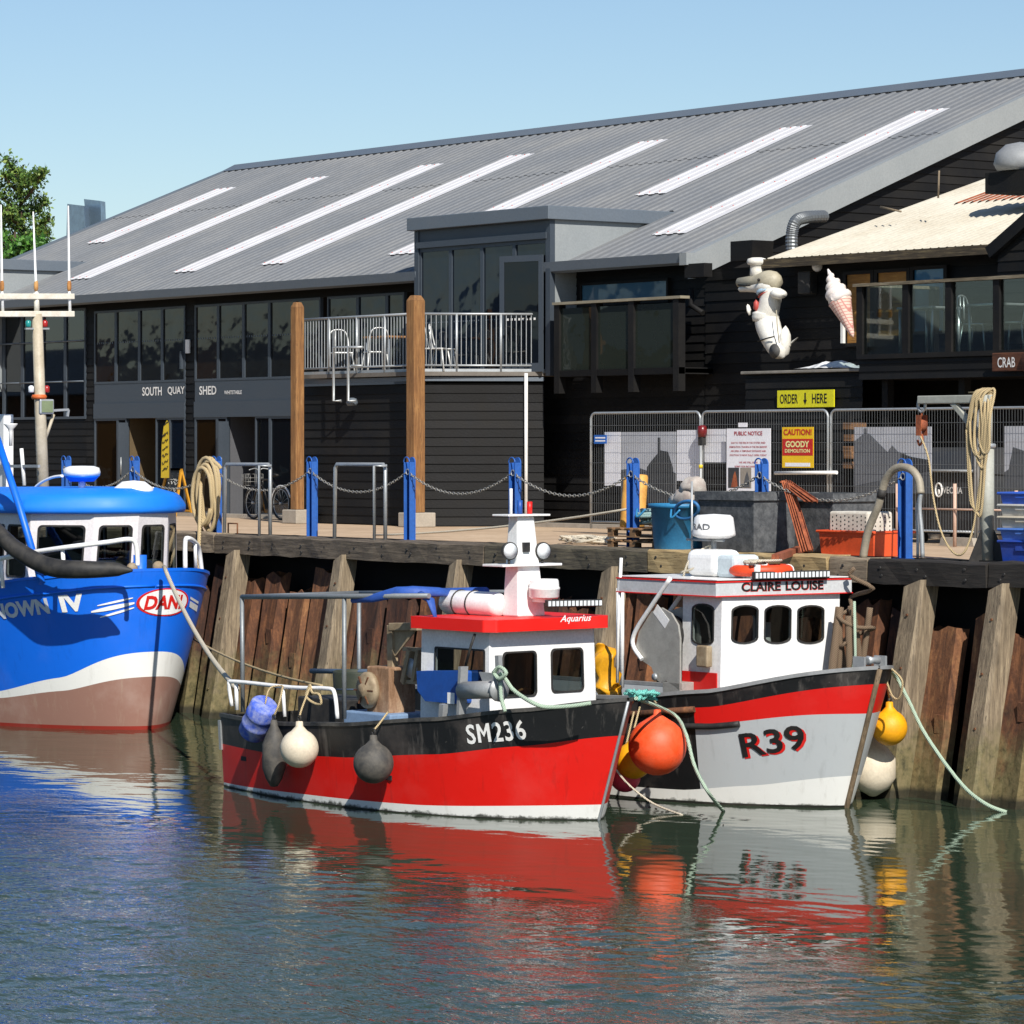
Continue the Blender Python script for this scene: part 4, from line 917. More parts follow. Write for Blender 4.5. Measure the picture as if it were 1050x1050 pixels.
f = MB(); f.lathe([(.03, 0), (.05, .08), (.035, .17), (0, .2)], cp(769, 323, 8.46), V((-.1, -.2, 1)), 12, sq=(1, .6)); f.build('arm', M_fish, chef)
tl = MB(); tl.lathe([(.0, 0), (.11, .02), (.13, .05), (.0, .06)], cp(796, 360, 8.47), (.1, -1, 0), 16); tl.build('tail_patch', paint('worn_patch', '#4d4d4c', .6), chef)
tf = MB(); tf.lathe([(.0, -.28), (.09, -.22), (.125, -.05), (.11, .12), (.06, .22), (0, .28)], cp(805, 350, 8.68), (.05, 0, 1), 16, sq=(1, .7)); tf.prism([(0, 0), (.2, .1), (.05, .05)], cp(810, 353, 8.7), (1, 0, .1), (0, 0, 1), (0, .03, 0)); tf.split('tail_fin', M_fish, chef)
bk_ = MB(); bk_.tube([cp(790, 330, 8.9), cp(790, 330, 9.19)], .05, 8); bk_.build('bracket', M_black, chef)
# --- ice-cream cone
ice = thing('ice_cream_cone', pv(865, 345, 8.55), 'giant pink waffle cone with white whipped ice cream, tilted on the black wall', 'sculpture')
T = pv(849, 276, 8.5); Bm = pv(875, 346, 8.55); ax = (T - Bm).normalized(); L = (T - Bm).length
cb = MB(); cb.lathe([(0.005, 0), (.04, .06), (.195, L * .5), (.21, L * .52), (.17, L * .53)], Bm, ax, 24)
m = N('waffle'); br = m.n('ShaderNodeTexBrick'); br.offset = 0; br.inputs['Scale'].default_value = 9; br.inputs['Color1'].default_value = col('#e6cbbb'); br.inputs['Color2'].default_value = col('#dfbfae'); br.inputs['Mortar'].default_value = col('#c4867c'); br.inputs['Mortar Size'].default_value = .06; br.inputs['Brick Width'].default_value = .5; br.inputs['Row Height'].default_value = .5
mp_ = m.n('ShaderNodeMapping'); mp_.inputs['Rotation'].default_value = (math.pi / 2, 0, .4); tc = m.n('ShaderNodeTexCoord'); m.l(tc.outputs['Object'], mp_.inputs[0]); m.l(mp_.outputs[0], br.inputs['Vector']); m.l(br.outputs['Color'], m.b.inputs['Base Color']); m.bump(br.outputs['Fac'], .4)
cb.build('cone', m.m, ice)
sw = MB(); x_, y_ = frame_of(ax); pts = []; rd = []
for i in range(100):
    t = i / 99; a = t * 2 * math.pi * 3.6; R_ = .165 * (1 - t) ** .75 * (1 if t > .02 else .8); pts.append(Bm + ax * (L * (.55 + .38 * t)) + (x_ * math.cos(a) + y_ * math.sin(a)) * R_); rd.append(.09 * (1 - .55 * t))
pts.append(T); rd.append(.015); sw.tube(pts, rd, 10); sw.lathe([(.2, L * .53), (.18, L * .65), (.1, L * .8), (.02, L * .92)], Bm, ax, 16); sw.build('ice_cream', paint('ice_white', '#e6ddd6', .4, '#bfa9a0', .3), ice)
bk_ = MB(); bk_.tube([pv(858, 305, 8.6), pv(858, 305, 9.19)], .03, 8); bk_.build('bracket', M_black, ice)

# ================================================================ Heras fence and everything on it
FV_ = 5.6; FZ = 2.12
M_wire = metal('fence_wire', '#8b8f90', .5, .6)
PXS = [(606, 718), (720, 849), (852, 1000), (1003, 1135)]
plb = ['mesh fence panel at the left end beside the black wall', 'mesh fence panel carrying the public notice and caution signs', 'mesh fence panel behind the curved hoop', 'mesh fence panel behind the stacked fish boxes']
for (a, b), lb in zip(PXS, plb):
    x0, x1 = pv(a, 500, FV_).x, pv(b, 500, FV_).x; t = thing('mesh_fence', ((x0 + x1) / 2, FV_, 0), lb, 'mesh fence', 'temporary mesh fence panels')
    f = MB(); r = .12; pts = [V((x0, FV_, .1)), V((x0, FV_, FZ - r))] + arc((x0 + r, FV_, FZ - r), (1, 0, 0), (0, 0, 1), r, 180, 90, 6)[1:] + arc((x1 - r, FV_, FZ - r), (1, 0, 0), (0, 0, 1), r, 90, 0, 6) + [V((x1, FV_, .1))]
    f.tube(pts, .021, 8); f.tube([(x0, FV_, .22), (x1, FV_, .22)], .019, 8); f.build('frame', M_galv, t)
    w = MB(); n = int((x1 - x0) / .062)
    for i in range(1, n): w.tube([(x0 + (x1 - x0) * i / n, FV_ - .02, .22), (x0 + (x1 - x0) * i / n, FV_ - .02, FZ)], .0023, 4, caps=False)
    for z in (.55, .9, 1.25, 1.6, 1.9): w.tube([(x0, FV_ - .024, z), (x1, FV_ - .024, z)], .0026, 4, caps=False)
    w.build('wire_mesh', M_wire, t)
for px_, lb in ((851, 'concrete fence foot behind the orange crate'), (992, 'concrete fence foot left of the crane post')):
    x = pv(px_, 555, FV_).x; m_ = MB(); m_.prism([(-.38, 0), (.38, 0), (.34, .13), (-.34, .13)], (x - .12, FV_ - .12, 0), (1, 0, 0), (0, 0, 1), (0, .24, 0)); tag(m_.build('concrete_block', M_conc, bevel=.015), lb, 'concrete block', 'concrete blocks holding the fence')
M_wh2 = paint('white_board', '#f0f0f4', .45, '#b5b3b8', .3, 2)
def board(name, x0, x1, y0, y1, v, mat, label, cat, group=None, thick=.008, z01=None):
    A, B, C_ = pv(x0, y1, v), pv(x1, y1, v), pv(x0, y0, v); t = thing(name, ((A.x + B.x) / 2, v, A.z), label, cat, group)
    MB().box(A.x, B.x, v, v + thick, A.z, C_.z).build('sheet', mat, t); return t, A.x, B.x, A.z, C_.z
PVn = FV_ + .05
board('blank_board', 620, 636, 443, 498, PVn, M_wh2, 'narrow blank white board at the left of the fence', 'board', 'blank white boards on the fence')
board('blank_board', 694, 717, 441, 493, PVn, M_wh2, 'blank white board left of the red fence lamp', 'board', 'blank white boards on the fence')
board('blank_board', 722, 744, 440, 474, PVn, M_wh2, 'blank white board between red fence lamp and public notice', 'board', 'blank white boards on the fence')
M_ps = paint('photo_sky_grey', '#b9bbc0', .5, '#7c7d80', .4, 1.5); M_pm = paint('photo_mid_grey', '#56585b', .5, '#3f4042', .5, 4); M_pd = paint('photo_dark_grey', '#323335', .5, '#4c4d4f', .5, 6)
M_psd = paint('photo_shed_grey', '#6b6d71', .5, '#505154', .5, 3)
def poster(x0, x1, y0, y1, label, shapes):
    t, a, b, z0, z1 = board('photo_poster', x0, x1, y0, y1, PVn, M_ps, label, 'poster', 'old photograph posters on the fence'); w, h = b - a, z1 - z0
    for i, (nm, mt, poly) in enumerate(shapes): MB().prism([(p[0] * w, p[1] * h) for p in poly], (a, PVn - .003 * (i + 1), z0), (1, 0, 0), (0, 0, 1), (0, .002, 0)).build(nm, mt, t)
poster(637, 693, 443, 515, 'black and white photo poster of a dark house with tall chimney', [('tree_line', M_pm, [(0, .05), (1, .05), (1, .42), (.8, .5), (.6, .42), (.3, .5), (0, .46)]), ('house', M_pd, [(.48, .04), (.98, .04), (.95, .5), (.86, .72), (.72, .74), (.72, .92), (.68, .92), (.68, .7), (.55, .58), (.48, .5)]), ('foreground', M_pd, [(0, 0), (1, 0), (1, .08), (0, .2)])])
poster(876, 955, 438, 505, 'black and white photo poster of a long brick house behind the hoop', [('street', M_pm, [(0, 0), (1, 0), (1, .35), (.72, .3), (0, .1)]), ('house', M_psd, [(.0, .1), (.6, .25), (.68, .6), (.58, .62), (.5, .72), (.44, .62), (.2, .9), (.17, .9), (.17, .98), (.13, .98), (.13, .9), (0, .78)]), ('far_house', M_pd, [(.62, .25), (.78, .3), (.98, .34), (.98, .5), (.74, .55), (.62, .6)])])
poster(1030, 1075, 437, 500, 'black and white photo poster of trees at the right edge', [('trees', M_pm, [(0, 0), (1, 0), (1, .5), (.7, .7), (.45, .6), (.2, .66), (.1, .3), (0, .25)])])
# public notice
t, a, b, z0, z1 = board('public_notice', 745, 790, 439.5, 504, FV_ - .05, M_wh2, 'white PUBLIC NOTICE sign with red writing and two small pictures', 'sign')
M_redi = paint('red_ink', '#b8323f', .5); w, h = b - a, z1 - z0
MB().text('PUBLIC NOTICE', (a + w * .18, FV_ - .05, z1 - h * .11), (1, 0, 0), (0, 0, 1), w * .64, h * .065, bold=.02).build('heading', M_redi, t)
for i, (l, ww_) in enumerate((('DUE TO THE FIRE IN THE OYSTER SHED', .78), ('DEMOLITION. TRADERS IN THE FISH MARKET', .86), ('ARE OPEN. A TEMPORARY ENTRANCE AND', .8), ('FOOTWAY IS NOW FULLY OPEN TODAY', .84), ('WE ARE STILL OPEN', .42), ('SORRY FOR INCONVENIENCE', .62))):
    MB().text(l, (a + w * (.5 - ww_ / 2), FV_ - .05, z1 - h * (.24 + .065 * i + (.05 if i > 3 else 0))), (1, 0, 0), (0, 0, 1), w * ww_, h * .028, bold=.015).build('text_line', M_redi, t)
for i, (x, mt, mt2) in enumerate(((.04, M_pd, M_rustb), (.32, paint('picture_beige', '#9c9488', .5), M_pm))):
    o = MB().box(a + w * x, a + w * (x + .25), FV_ - .054, FV_ - .051, z0 + h * .06, z0 + h * .38).build('picture', mt, t)
    MB().prism([(0, 0), (.15, 0), (.13, .5), (.09, .85), (.05, .6)], (a + w * (x + .07), FV_ - .057, z0 + h * .07), (w, 0, 0), (0, 0, h * .3), (0, .002, 0)).build('figure_shape', mt2, o)
# caution sign
t, a, b, z0, z1 = board('caution_sign', 802, 834, 438, 479.5, FV_ - .05, paint('sign_yellow', '#f0c416', .4, '#b08a18', .3), 'yellow and red CAUTION demolition sign on the fence', 'sign')
w, h = b - a, z1 - z0; M_sr = paint('sign_red', '#c8201c', .4)
MB().box(a + .01, b - .01, FV_ - .053, FV_ - .051, z0 + h * .3, z0 + h * .71).build('red_band', M_sr, t)
MB().text('CAUTION!', (a + w * .05, FV_ - .05, z1 - h * .2), (1, 0, 0), (0, 0, 1), w * .9, h * .15, bold=.03).build('heading', M_sr, t)
MB().text('GOODY', (a + w * .12, FV_ - .053, z0 + h * .50), (1, 0, 0), (0, 0, 1), w * .76, h * .16, bold=.04).build('lettering', paint('pale_yellow', '#f6e9a0', .4), t)
MB().text('DEMOLITION', (a + w * .1, FV_ - .053, z0 + h * .37), (1, 0, 0), (0, 0, 1), w * .8, h * .09, bold=.03).build('lettering', MATS['pale_yellow'], t)
MB().box(a + w * .1, b - w * .1, FV_ - .053, FV_ - .051, z0 + h * .03, z0 + h * .12).build('footer', M_wh2, t)
t, a, b, z0, z1 = board('small_blue_sign', 609, 622, 446, 455, FV_ - .05, paint('sign_blue', '#2a66b8', .4), 'small blue and white notice at the fence top left', 'sign')
for k in (.25, .6): MB().box(a + .04, b - .04, FV_ - .053, FV_ - .051, z0 + (z1 - z0) * k, z0 + (z1 - z0) * (k + .15)).build('text_line', M_wh2, t)
board('small_label', 757, 766, 433.5, 438, FV_ - .04, M_wh2, 'small white label above the public notice', 'label')
x = pv(720, 442, FV_ - .05); t = thing('fence_lamp', x, 'dark red warning lamp clipped between two fence panels', 'lamp')
m_ = MB(); m_.lathe([(.07, -.1), (.085, 0), (.075, .08), (.03, .1)], x, n=14); m_.build('lens', paint('dark_red_lens', '#6d1218', .25), t); m_ = MB(); m_.box(x.x - .05, x.x + .05, x.y - .05, x.y + .04, x.z - .24, x.z - .1); m_.build('battery_case', M_rub, t)
A, B = pv(795, 485, FV_ - .06), pv(858, 484.5, FV_ - .06); m_ = MB(); m_.tube([A, B], .03, 10); tag(m_.build('white_tube', M_white), 'short white tube tied across the fence below the caution sign', 'tube')
M_tape = paint('barrier_yellow', '#e0c52a', .4)
x = pv(719, 490, FV_ - .09).x; m_ = MB(); m_.tube([(x, FV_ - .1, .0), (x, FV_ - .1, 1.55)], .025, 10); o = tag(m_.build('scaffold_pole', M_steel), 'steel pole with yellow clamps beside the red fence lamp', 'pole')
for z in (.85, 1.2): m_ = MB(); m_.lathe([(.032, -.03), (.036, 0), (.032, .03)], (x, FV_ - .1, z), n=12); m_.build('clamp', M_tape, o)
# dark refuse container behind the fence
A, B = pv(936, 545, 6.3), pv(1003, 545, 6.3); zt = pv(936, 452, 6.3).z
t = thing('waste_container', ((A.x + B.x) / 2, 6.8, 0), 'dark wheeled waste container with VEOLIA lettering behind the fence', 'waste bin'); w = B.x - A.x; M_bin = paint('bin_charcoal', '#2c2e31', .5, '#4a4743', .4, 2)
m_ = MB(); m_.prism([(0, .18), (.9, .18), (1.05, 1.1), (-.08, 1.15)], (A.x, 6.3, 0), (0, 1, 0), (0, 0, 1), (w, 0, 0)); m_.build('body', M_bin, t, bevel=.03)
m_ = MB(); m_.prism([(-.14, 1.12), (1.08, 1.07), (1.0, 1.35), (.5, 1.52), (.1, 1.46)], (A.x - .03, 6.3, 0), (0, 1, 0), (0, 0, 1), (w + .06, 0, 0)); m_.build('lid', M_bin, t, bevel=.03)
m_ = MB(); m_.tube([(A.x, 6.18, 1.15), (B.x, 6.18, 1.15)], .022, 8); m_.build('rail', M_steel, t)
for xx in (A.x + .12, B.x - .12):
    for yy in (6.42, 7.1): m_ = MB(); m_.lathe([(0, .03), (.08, .03), (.09, 0), (.08, -.03), (0, -.03)], (xx, yy, .09), (1, 0, 0), 16); m_.build('wheel', M_rub, t)
p_ = pv(967, 506, 6.23); q_ = pv(987, 506, 6.23); r_ = pv(967, 499, 6.23)
MB().text('VEOLIA', p_, (1, 0, 0), (0, 0, 1), (q_ - p_).x, (r_ - p_).z, bold=.01, lift=.006).build('lettering', M_white, t)
c = pv(962.5, 502.5, 6.22); m_ = MB(); m_.tube(arc(c, (.7, 0, 0), (0, 0, 1), .105, 0, 360, 20)[:-1], .016, 6, closed=True); m_.ball(c - V((0, 0, .03)), (.03, .01, .045), 8, 6); m_.build('emblem', M_white, t)
M_pal0 = wood('dull_offcut', '#4a3522', '#745335', '#94714c', 0)
# stacked timber offcuts behind the fence
for i, y in enumerate((437, 449, 461, 467, 477)):
    A = pv(868 + (i % 2), y, 5.95); m_ = MB(); m_.box(A.x - .1, A.x + .1, 5.95, 6.3, A.z - .055, A.z + .055)
    tag(m_.build('timber_block', M_pal0, bevel=.01), 'small brown timber block fixed on the post behind the fence, %s' % ('topmost', 'second from the top', 'third from the top', 'fourth from the top', 'lowest')[i], 'block', 'timber blocks behind the fence')
m_ = MB(); A = pv(868, 470, 6.3); m_.box(A.x - .05, A.x + .05, 6.3, 6.4, 0, 2.05); tag(m_.build('back_post', M_black), 'black post carrying small timber blocks behind the fence', 'post')
# low rail of pale stakes and string in front of the container
for px_ in (920, 979, 1042):
    A, B = pv(px_, 550, 5.2), pv(px_, 496 if px_ < 1040 else 503, 5.2); m_ = MB(); m_.tube([(A.x, 5.2, 0), (A.x, 5.2, B.z)], .028, 8)
    tag(m_.build('barrier_stake', paint('pale_pink_stake', '#c9a894', .6)), {920: 'pale stake left of the blue post with the hoop', 979: 'pale stake in front of the dark waste container', 1042: 'pale stake above the stacked fish boxes'}[px_], 'stake', 'pale barrier stakes')
m_ = MB(); A, B = pv(920, 521, 5.2), pv(1060, 521, 5.2); m_.tube([(A.x, 5.17, A.z), (B.x, 5.17, A.z)], .016, 6); tag(m_.build('barrier_rail', MATS['pale_pink_stake']), 'thin pale rail joining the barrier stakes', 'rail')
# ================================================================ quay edge furniture
# blue posts, cut from channel with a rounded head
PXP = [(68, 465), (138, 465), (222, 465), (320, 467), (420, 467), (528, 467), (649, 470), (781, 470), (928, 475)]
plab = ['blue quay post behind the blue boat radar dome', 'blue quay post left of the blackboard', 'blue quay post wrapped in a thick rope coil', 'blue quay post between two grey tube hoops', 'blue quay post in front of the thick timber post',
        'blue quay post beside the white downpipe', 'blue quay post behind the yellow rollers', 'blue quay post in front of the public notice', 'blue quay post inside the curved timber hoop']
PU = []
M_bluev = paint('blue_post_inner', '#1f4f96', .5, '#15274a', .5, 4)
proto = None
for (x, y), lb in zip(PXP, plab):
    uu = pv(x, 510, .5).x; PU.append(uu)
    if proto is None:
        t = proto = thing('quay_post', (uu, .5, 0), lb, 'post', 'blue posts along the quay edge')
        hw = .085; pr = [(-hw, 0), (hw, 0), (hw, 1.28)] + [(hw * math.cos(math.radians(a)), 1.28 + hw * math.sin(math.radians(a))) for a in range(15, 180, 15)] + [(-hw, 1.28)]
        m_ = MB(); m_.prism(pr, (uu, .56, 0), (1, 0, 0), (0, 0, 1), (0, -.02, 0)); m_.box(uu - hw, uu - hw + .015, .44, .54, .0, 1.28); m_.box(uu + hw - .015, uu + hw, .44, .54, .0, 1.28)
        ap_ = arc((uu, .44, 1.28), (1, 0, 0), (0, 0, 1), hw - .004, 0, 180, 10); m_.tube(ap_, .012, 6)
        m_.build('channel', M_blue, t, bevel=.004)
        m_ = MB(); m_.box(uu - .12, uu + .12, .38, .62, 0, .015); m_.build('base_plate', M_bluev, t)
        m_ = MB(); m_.tube(arc((uu, .46, 1.12), (1, 0, 0), (0, .0, 1), .045, 0, 360, 12)[:-1], .01, 6, closed=True); m_.build('ring', M_galv, t)
    else: copy_thing(proto, (uu, .5, 0), lb)
# chains between them
chl = ['chain left of the blackboard', 'chain behind the blackboard and coil of rope', 'chain behind the bicycle', 'chain behind the second grey tube hoop', 'chain left of the white downpipe', 'chain hanging in front of the left mesh fence', 'chain over the blue tub', 'chain over the black tubs and rusty bars']
M_chain = metal('galvanised_chain', '#a9a69e', .5, .7)
for i in range(8):
    pts = sag((PU[i] + .05, .46, 1.1), (PU[i + 1] - .05, .46, 1.1), .32, 46); m_ = MB()
    for k in range(46):
        p, q = pts[k], pts[k + 1]; d = (q - p).normalized(); c = (p + q) / 2; sd = V((0, 1, 0)) if k % 2 else V((0, 0, 1)); sd = (sd - d * sd.dot(d)).normalized()
        L = (q - p).length * .68; ring = [c + d * L * math.cos(a) + sd * .02 * math.sin(a) for a in [2 * math.pi * j / 8 for j in range(8)]]
        m_.tube(ring, .0075, 4, closed=True)
    tag(m_.build('chain', M_chain), 'galvanised ' + chl[i], 'chain', 'chains between the blue posts')
# tube hoops at the ladder heads
for (x0, x1, x2, yt, lb) in ((236, 270, 276, 476, 'grey tube hoop beside the coiled rope, in front of the bicycle'), (349, 388, 394, 476, 'grey tube hoop between the two middle blue posts')):
    A = pv(x0, yt, .2); B = pv(x2, yt, .2); t = thing('ladder_hoop', ((A.x + B.x) / 2, .2, 0), lb, 'hoop', 'grey tube hoops on the quay edge'); zt = A.z
    m_ = MB(); xl = pv(x0 - 5, 548, .1).x; m_.tube([(xl, .08, .0), (A.x, .1, zt - .06), (A.x + .05, .1, zt), (B.x - .05, .22, zt), (B.x, .22, zt - .06), (B.x, .22, 0)], .032, 10); m_.build('hoop', M_galv, t)
    xm = pv(x1, 500, .1).x; m_ = MB(); m_.tube([(xm, .02, 0), (xm, .02, zt - .02), (xm + .1, .2, zt - .02)], .026, 8); m_.build('second_leg', M_galv, t)
# curved hoop of worn metal and timber
t = thing('curved_hoop', pv(910, 572, .15), 'tall curved ladder hoop, pale and worn, around the right hand blue post', 'hoop')
hp = [(885, 572), (890, 545), (900, 520), (904, 505), (908, 492), (916, 482), (925, 479), (935, 482), (942, 492), (944, 506)]
m_ = MB(); m_.tube(smoothpath([pv(x, y, .12) for x, y in hp], 5), .055, 10); m_.build('hoop', paint('worn_pale_metal', '#a59c8a', .6, '#5e5546', .6, 5, .2), t)
m_ = MB(); m_.tube(smoothpath([pv(x, y, .12) for x, y in ((944, 505), (943, 522), (945, 546), (946, 572))], 4), .03, 8); m_.tube(smoothpath([pv(x, y, .2) for x, y in ((944, 505), (940, 522), (941, 546), (941, 572))], 4), .02, 8); m_.split('leg', M_galv, t)
m_ = MB(); p = pv(904, 506, .12); m_.lathe([(.06, -.06), (.063, 0), (.06, .06)], p, (.3, 0, 1), 12); m_.build('band', M_rub, t)

# davit crane
dvx = pv(1012, 560, .7); t = thing('davit_crane', (dvx.x, .7, 0), 'pale grey post crane with short jib, brace and rope coil at the right', 'crane')
Z = lambda y: pv(1012, y, .7).z
M_dav = paint('weathered_pale_grey', '#a8a99f', .55, '#6f6a5b', .5, 3)
m_ = MB(); m_.cyl((dvx.x, .7, .0), (dvx.x, .7, Z(457)), .095, 18); m_.build('post', M_dav, t)
m_ = MB(); m_.cyl((dvx.x, .7, Z(457)), (dvx.x, .7, Z(405)), .075, 16); m_.build('mast', M_dav, t)
m_ = MB(); m_.lathe([(.1, -.03), (.12, -.02), (.12, .02), (.1, .03)], (dvx.x, .7, Z(457)), n=18); m_.build('collar', M_galv, t)
A = pv(943, 407, .7); m_ = MB(); m_.beam((A.x, .7, Z(409)), (dvx.x + .1, .7, Z(409)), .1, .11); m_.build('jib', M_dav, t, bevel=.012)
B = pv(977, 411, .7); m_ = MB(); m_.beam((B.x, .7, Z(412)), (dvx.x - .05, .7, Z(452)), .07, .08); m_.build('brace', M_dav, t, bevel=.01)
m_ = MB()
for a in (0, 120, 240):
    ca, sa = math.cos(math.radians(a + 20)), math.sin(math.radians(a + 20)); m_.prism([(.09, 0), (.3, 0), (.28, .04), (.1, .42)], (dvx.x, .7, 0), (ca, sa, 0), (0, 0, 1), (-sa * .02, ca * .02, 0))
m_.split('gusset', M_rub, t)
hk = pv(945, 415, .7); m_ = MB(); m_.tube(smoothpath([hk + V((-.05, 0, .08)), hk + V((-.07, 0, -.03)), hk + V((0, 0, -.1)), hk + V((.07, 0, -.03)), hk + V((.05, 0, .08))], 5), .02, 8); m_.build('shackle', M_galv, t)
pb = thing('pulley_block', hk + V((0, 0, -.4)), 'rusty chain block hanging from the crane jib', 'pulley'); m_ = MB(); c = hk + V((0, 0, -.28))
m_.lathe([(0, .05), (.07, .05), (.08, 0), (.07, -.05), (0, -.05)], c, (0, 1, 0), 14); m_.build('sheave', M_rustb, pb); m_ = MB(); m_.box(c.x - .05, c.x + .05, c.y - .06, c.y - .052, c.z - .14, c.z + .14); m_.box(c.x - .05, c.x + .05, c.y + .052, c.y + .06, c.z - .14, c.z + .14); m_.split('cheek_plate', M_rustb, pb)
m_ = MB(); m_.tube(smoothpath([c + V((0, 0, -.12)), c + V((.02, 0, -.2)), c + V((-.04, 0, -.27)), c + V((-.08, 0, -.2))], 5), .016, 8); m_.tube([c + V((0, 0, .12)), hk + V((0, 0, -.09))], .014, 6); m_.split('hook', M_rustb, pb)
# rope from the block looping to the ground and up over the jib
rp = smoothpath([c + V((0, -.02, -.15)), pv(952, 470, .6), pv(957, 510, .55), pv(965, 545, .45), pv(977, 566, .4), pv(988, 567, .4), pv(997, 545, .5), pv(1002, 515, .55), pv(1006, 480, .57), pv(1007, 440, .57), pv(1005, 408, .58)], 7)
m_ = MB(); m_.tube(rp, .014, 7); tag(m_.build('hanging_rope', M_rope), 'thin tan rope looping from the pulley block down to the quay', 'rope')
rr = random.Random(11); m_ = MB()
for k in range(7):
    x = dvx.x - .04 + rr.uniform(-.1, .12); yb = 452 + rr.uniform(-14, 30) if k < 5 else 490 + 5 * k
    top = V((x, .7, Z(402))); m_.tube(smoothpath([top + V((-.05 - .02 * k, -.11, -.2 - .06 * k)), top + V((-.05, -.09, -.06)), top + V((0, 0, .03)), top + V((.06, .02, .0)), V((x + .09 + .02 * k, .58, Z(430))), V((x + .12, .56, Z(yb))), V((x + .04, .55, Z(yb + 6))), V((x - .06, .56, Z(yb - 8))), top + V((-.05 - .02 * k, -.11, -.2 - .06 * k))], 5), .019, 7)
m_.tube([(dvx.x - .35, .7, Z(402)), (dvx.x + .1, .7, Z(402))], .01, 6)
tag(m_.build('rope_coil', M_rope), 'tan rope coil slung over the crane jib', 'rope')

# coil on the left blue post
cu = PU[2]; m_ = MB(); rr = random.Random(4); pts = []
for k in range(5):
    for j in range(14):
        a = 2 * math.pi * j / 14; rx = .21 + .05 * (k % 3) + rr.uniform(-.015, .015); pts.append(V((cu + .0 + .04 * (k % 2) + rx * math.cos(a) * (1 + .1 * math.sin(a)), .38 - .045 * k + .12 * math.cos(a) * .3, .66 + .035 * (k % 2) + (.60 + .04 * k * (1 if k < 3 else -.6)) * math.sin(a))))
m_.tube(smoothpath(pts, 2), .034, 9); m_.tube(smoothpath([(cu - .12, .36, 1.2), (cu + .0, .3, 1.27), (cu + .2, .34, 1.26), (cu + .28, .42, 1.15)], 6), .034, 9)
tag(m_.build('rope_coil', M_rope), 'thick hemp rope coiled around the left blue post', 'rope')

# A-board, feather flag, bicycle
P = pv(170, 522, 8.0); P.z = 0; t = thing('blackboard_sign', P, 'yellow framed chalk A board standing on the quay', 'sign')
zt = pv(170, 481, P.y).z; M_yf = paint('yellow_frame', '#c98f22', .5); hw = .40; dz = zt
def fr_(y0, y1):
    a, b = V((P.x - hw * .72, y1, dz)), V((P.x + hw * .72, y1, dz)); c, d = V((P.x - hw, y0, 0)), V((P.x + hw, y0, 0)); r = MB()
    for p, q in ((a, b), (a, c), (b, d), (c.lerp(a, .12), d.lerp(b, .12))): r.beam(p, q, .06, .04)
    return r, a, b, c, d
r, a, b, c, d = fr_(P.y, P.y + .22); o = r.build('frame', M_yf, t)
m = N('chalked_board'); n = m.noise(m.coords((3, 3, 18)), 3, 3); m.l(m.ramp(n, [(.55, '#17191b'), (.66, '#4a4c4e'), (.72, '#1b1d1f')]), m.b.inputs['Base Color'])
pb_ = MB(); q1, q2, q3, q4 = c.lerp(a, .13) + V((.03, .01, 0)), d.lerp(b, .13) + V((-.03, .01, 0)), b + V((-.03, .01, -.02)), a + V((.03, .01, -.02)); pb_.add([q1, q2, q3, q4, q1 + V((0, .012, 0)), q2 + V((0, .012, 0)), q3 + V((0, .012, 0)), q4 + V((0, .012, 0))], [(0, 1, 2, 3), (7, 6, 5, 4), (0, 3, 7, 4), (1, 5, 6, 2)]); bd = pb_.build('board', m.m, t)
up = (a - c).normalized(); L = (a - c).length; M_chk = paint('chalk', '#b9bbb8', .9)
rr = random.Random(16)
for k in (.78, .7, .56, .48, .3):
    m_ = MB(); m_.tube(smoothpath([V((P.x - .22 + .04 * q, P.y - .006, 0)) + up * (L * k + rr.uniform(-.045, .045)) for q in range(12)], 3), .008, 4); m_.build('chalk_line', M_chk, bd)
r, *_ = fr_(P.y + .44, P.y + .22); r.build('rear_leg', M_yf, t)
P = V((pv(165, 480, 8.0).x, 8.0, 0)); t = thing('feather_flag', P, 'tall yellow feather flag with dark lettering before the shop front', 'flag'); fz = lambda y: pv(168, y, 8.0).z
m_ = MB(); m_.tube(smoothpath([(P.x + .38, 8, .1), (P.x + .38, 8, fz(440)), (P.x + .3, 8, fz(433)), (P.x + .16, 8, fz(436))], 5), .014, 6); m_.build('pole', M_rub, t)
m_ = MB(); fl = [(0, fz(490)), (.36, fz(490)), (.36, fz(434)), (.25, fz(431)), (.12, fz(437)), (.03, fz(456))]; m_.prism(fl, (P.x, 8.0, 0), (1, 0, 0), (0, 0, 1), (0, .006, 0))
o = m_.build('cloth', paint('flag_yellow', '#d6b92a', .7, '#9a8420', .4, 3), t)
rr = random.Random(15)
for y in (447, 454, 461, 468, 475, 482):      # rows of script too small to read
    m_ = MB(); x_ = P.x + .07; zc_ = fz(y); m_.tube(smoothpath([(x_ + .024 * k, 7.994, zc_ + .006 * k + rr.uniform(-.035, .035)) for k in range(11)], 3), .009, 4); m_.build('script_line', M_ink, o)
P = pv(276, 530, 7.9); P = V((P.x, P.y, 0)); t = thing('bicycle', P, 'black bicycle with wire basket leaning by the shop front', 'bicycle')
M_bk = paint('black_bike_paint', '#141416', .3)
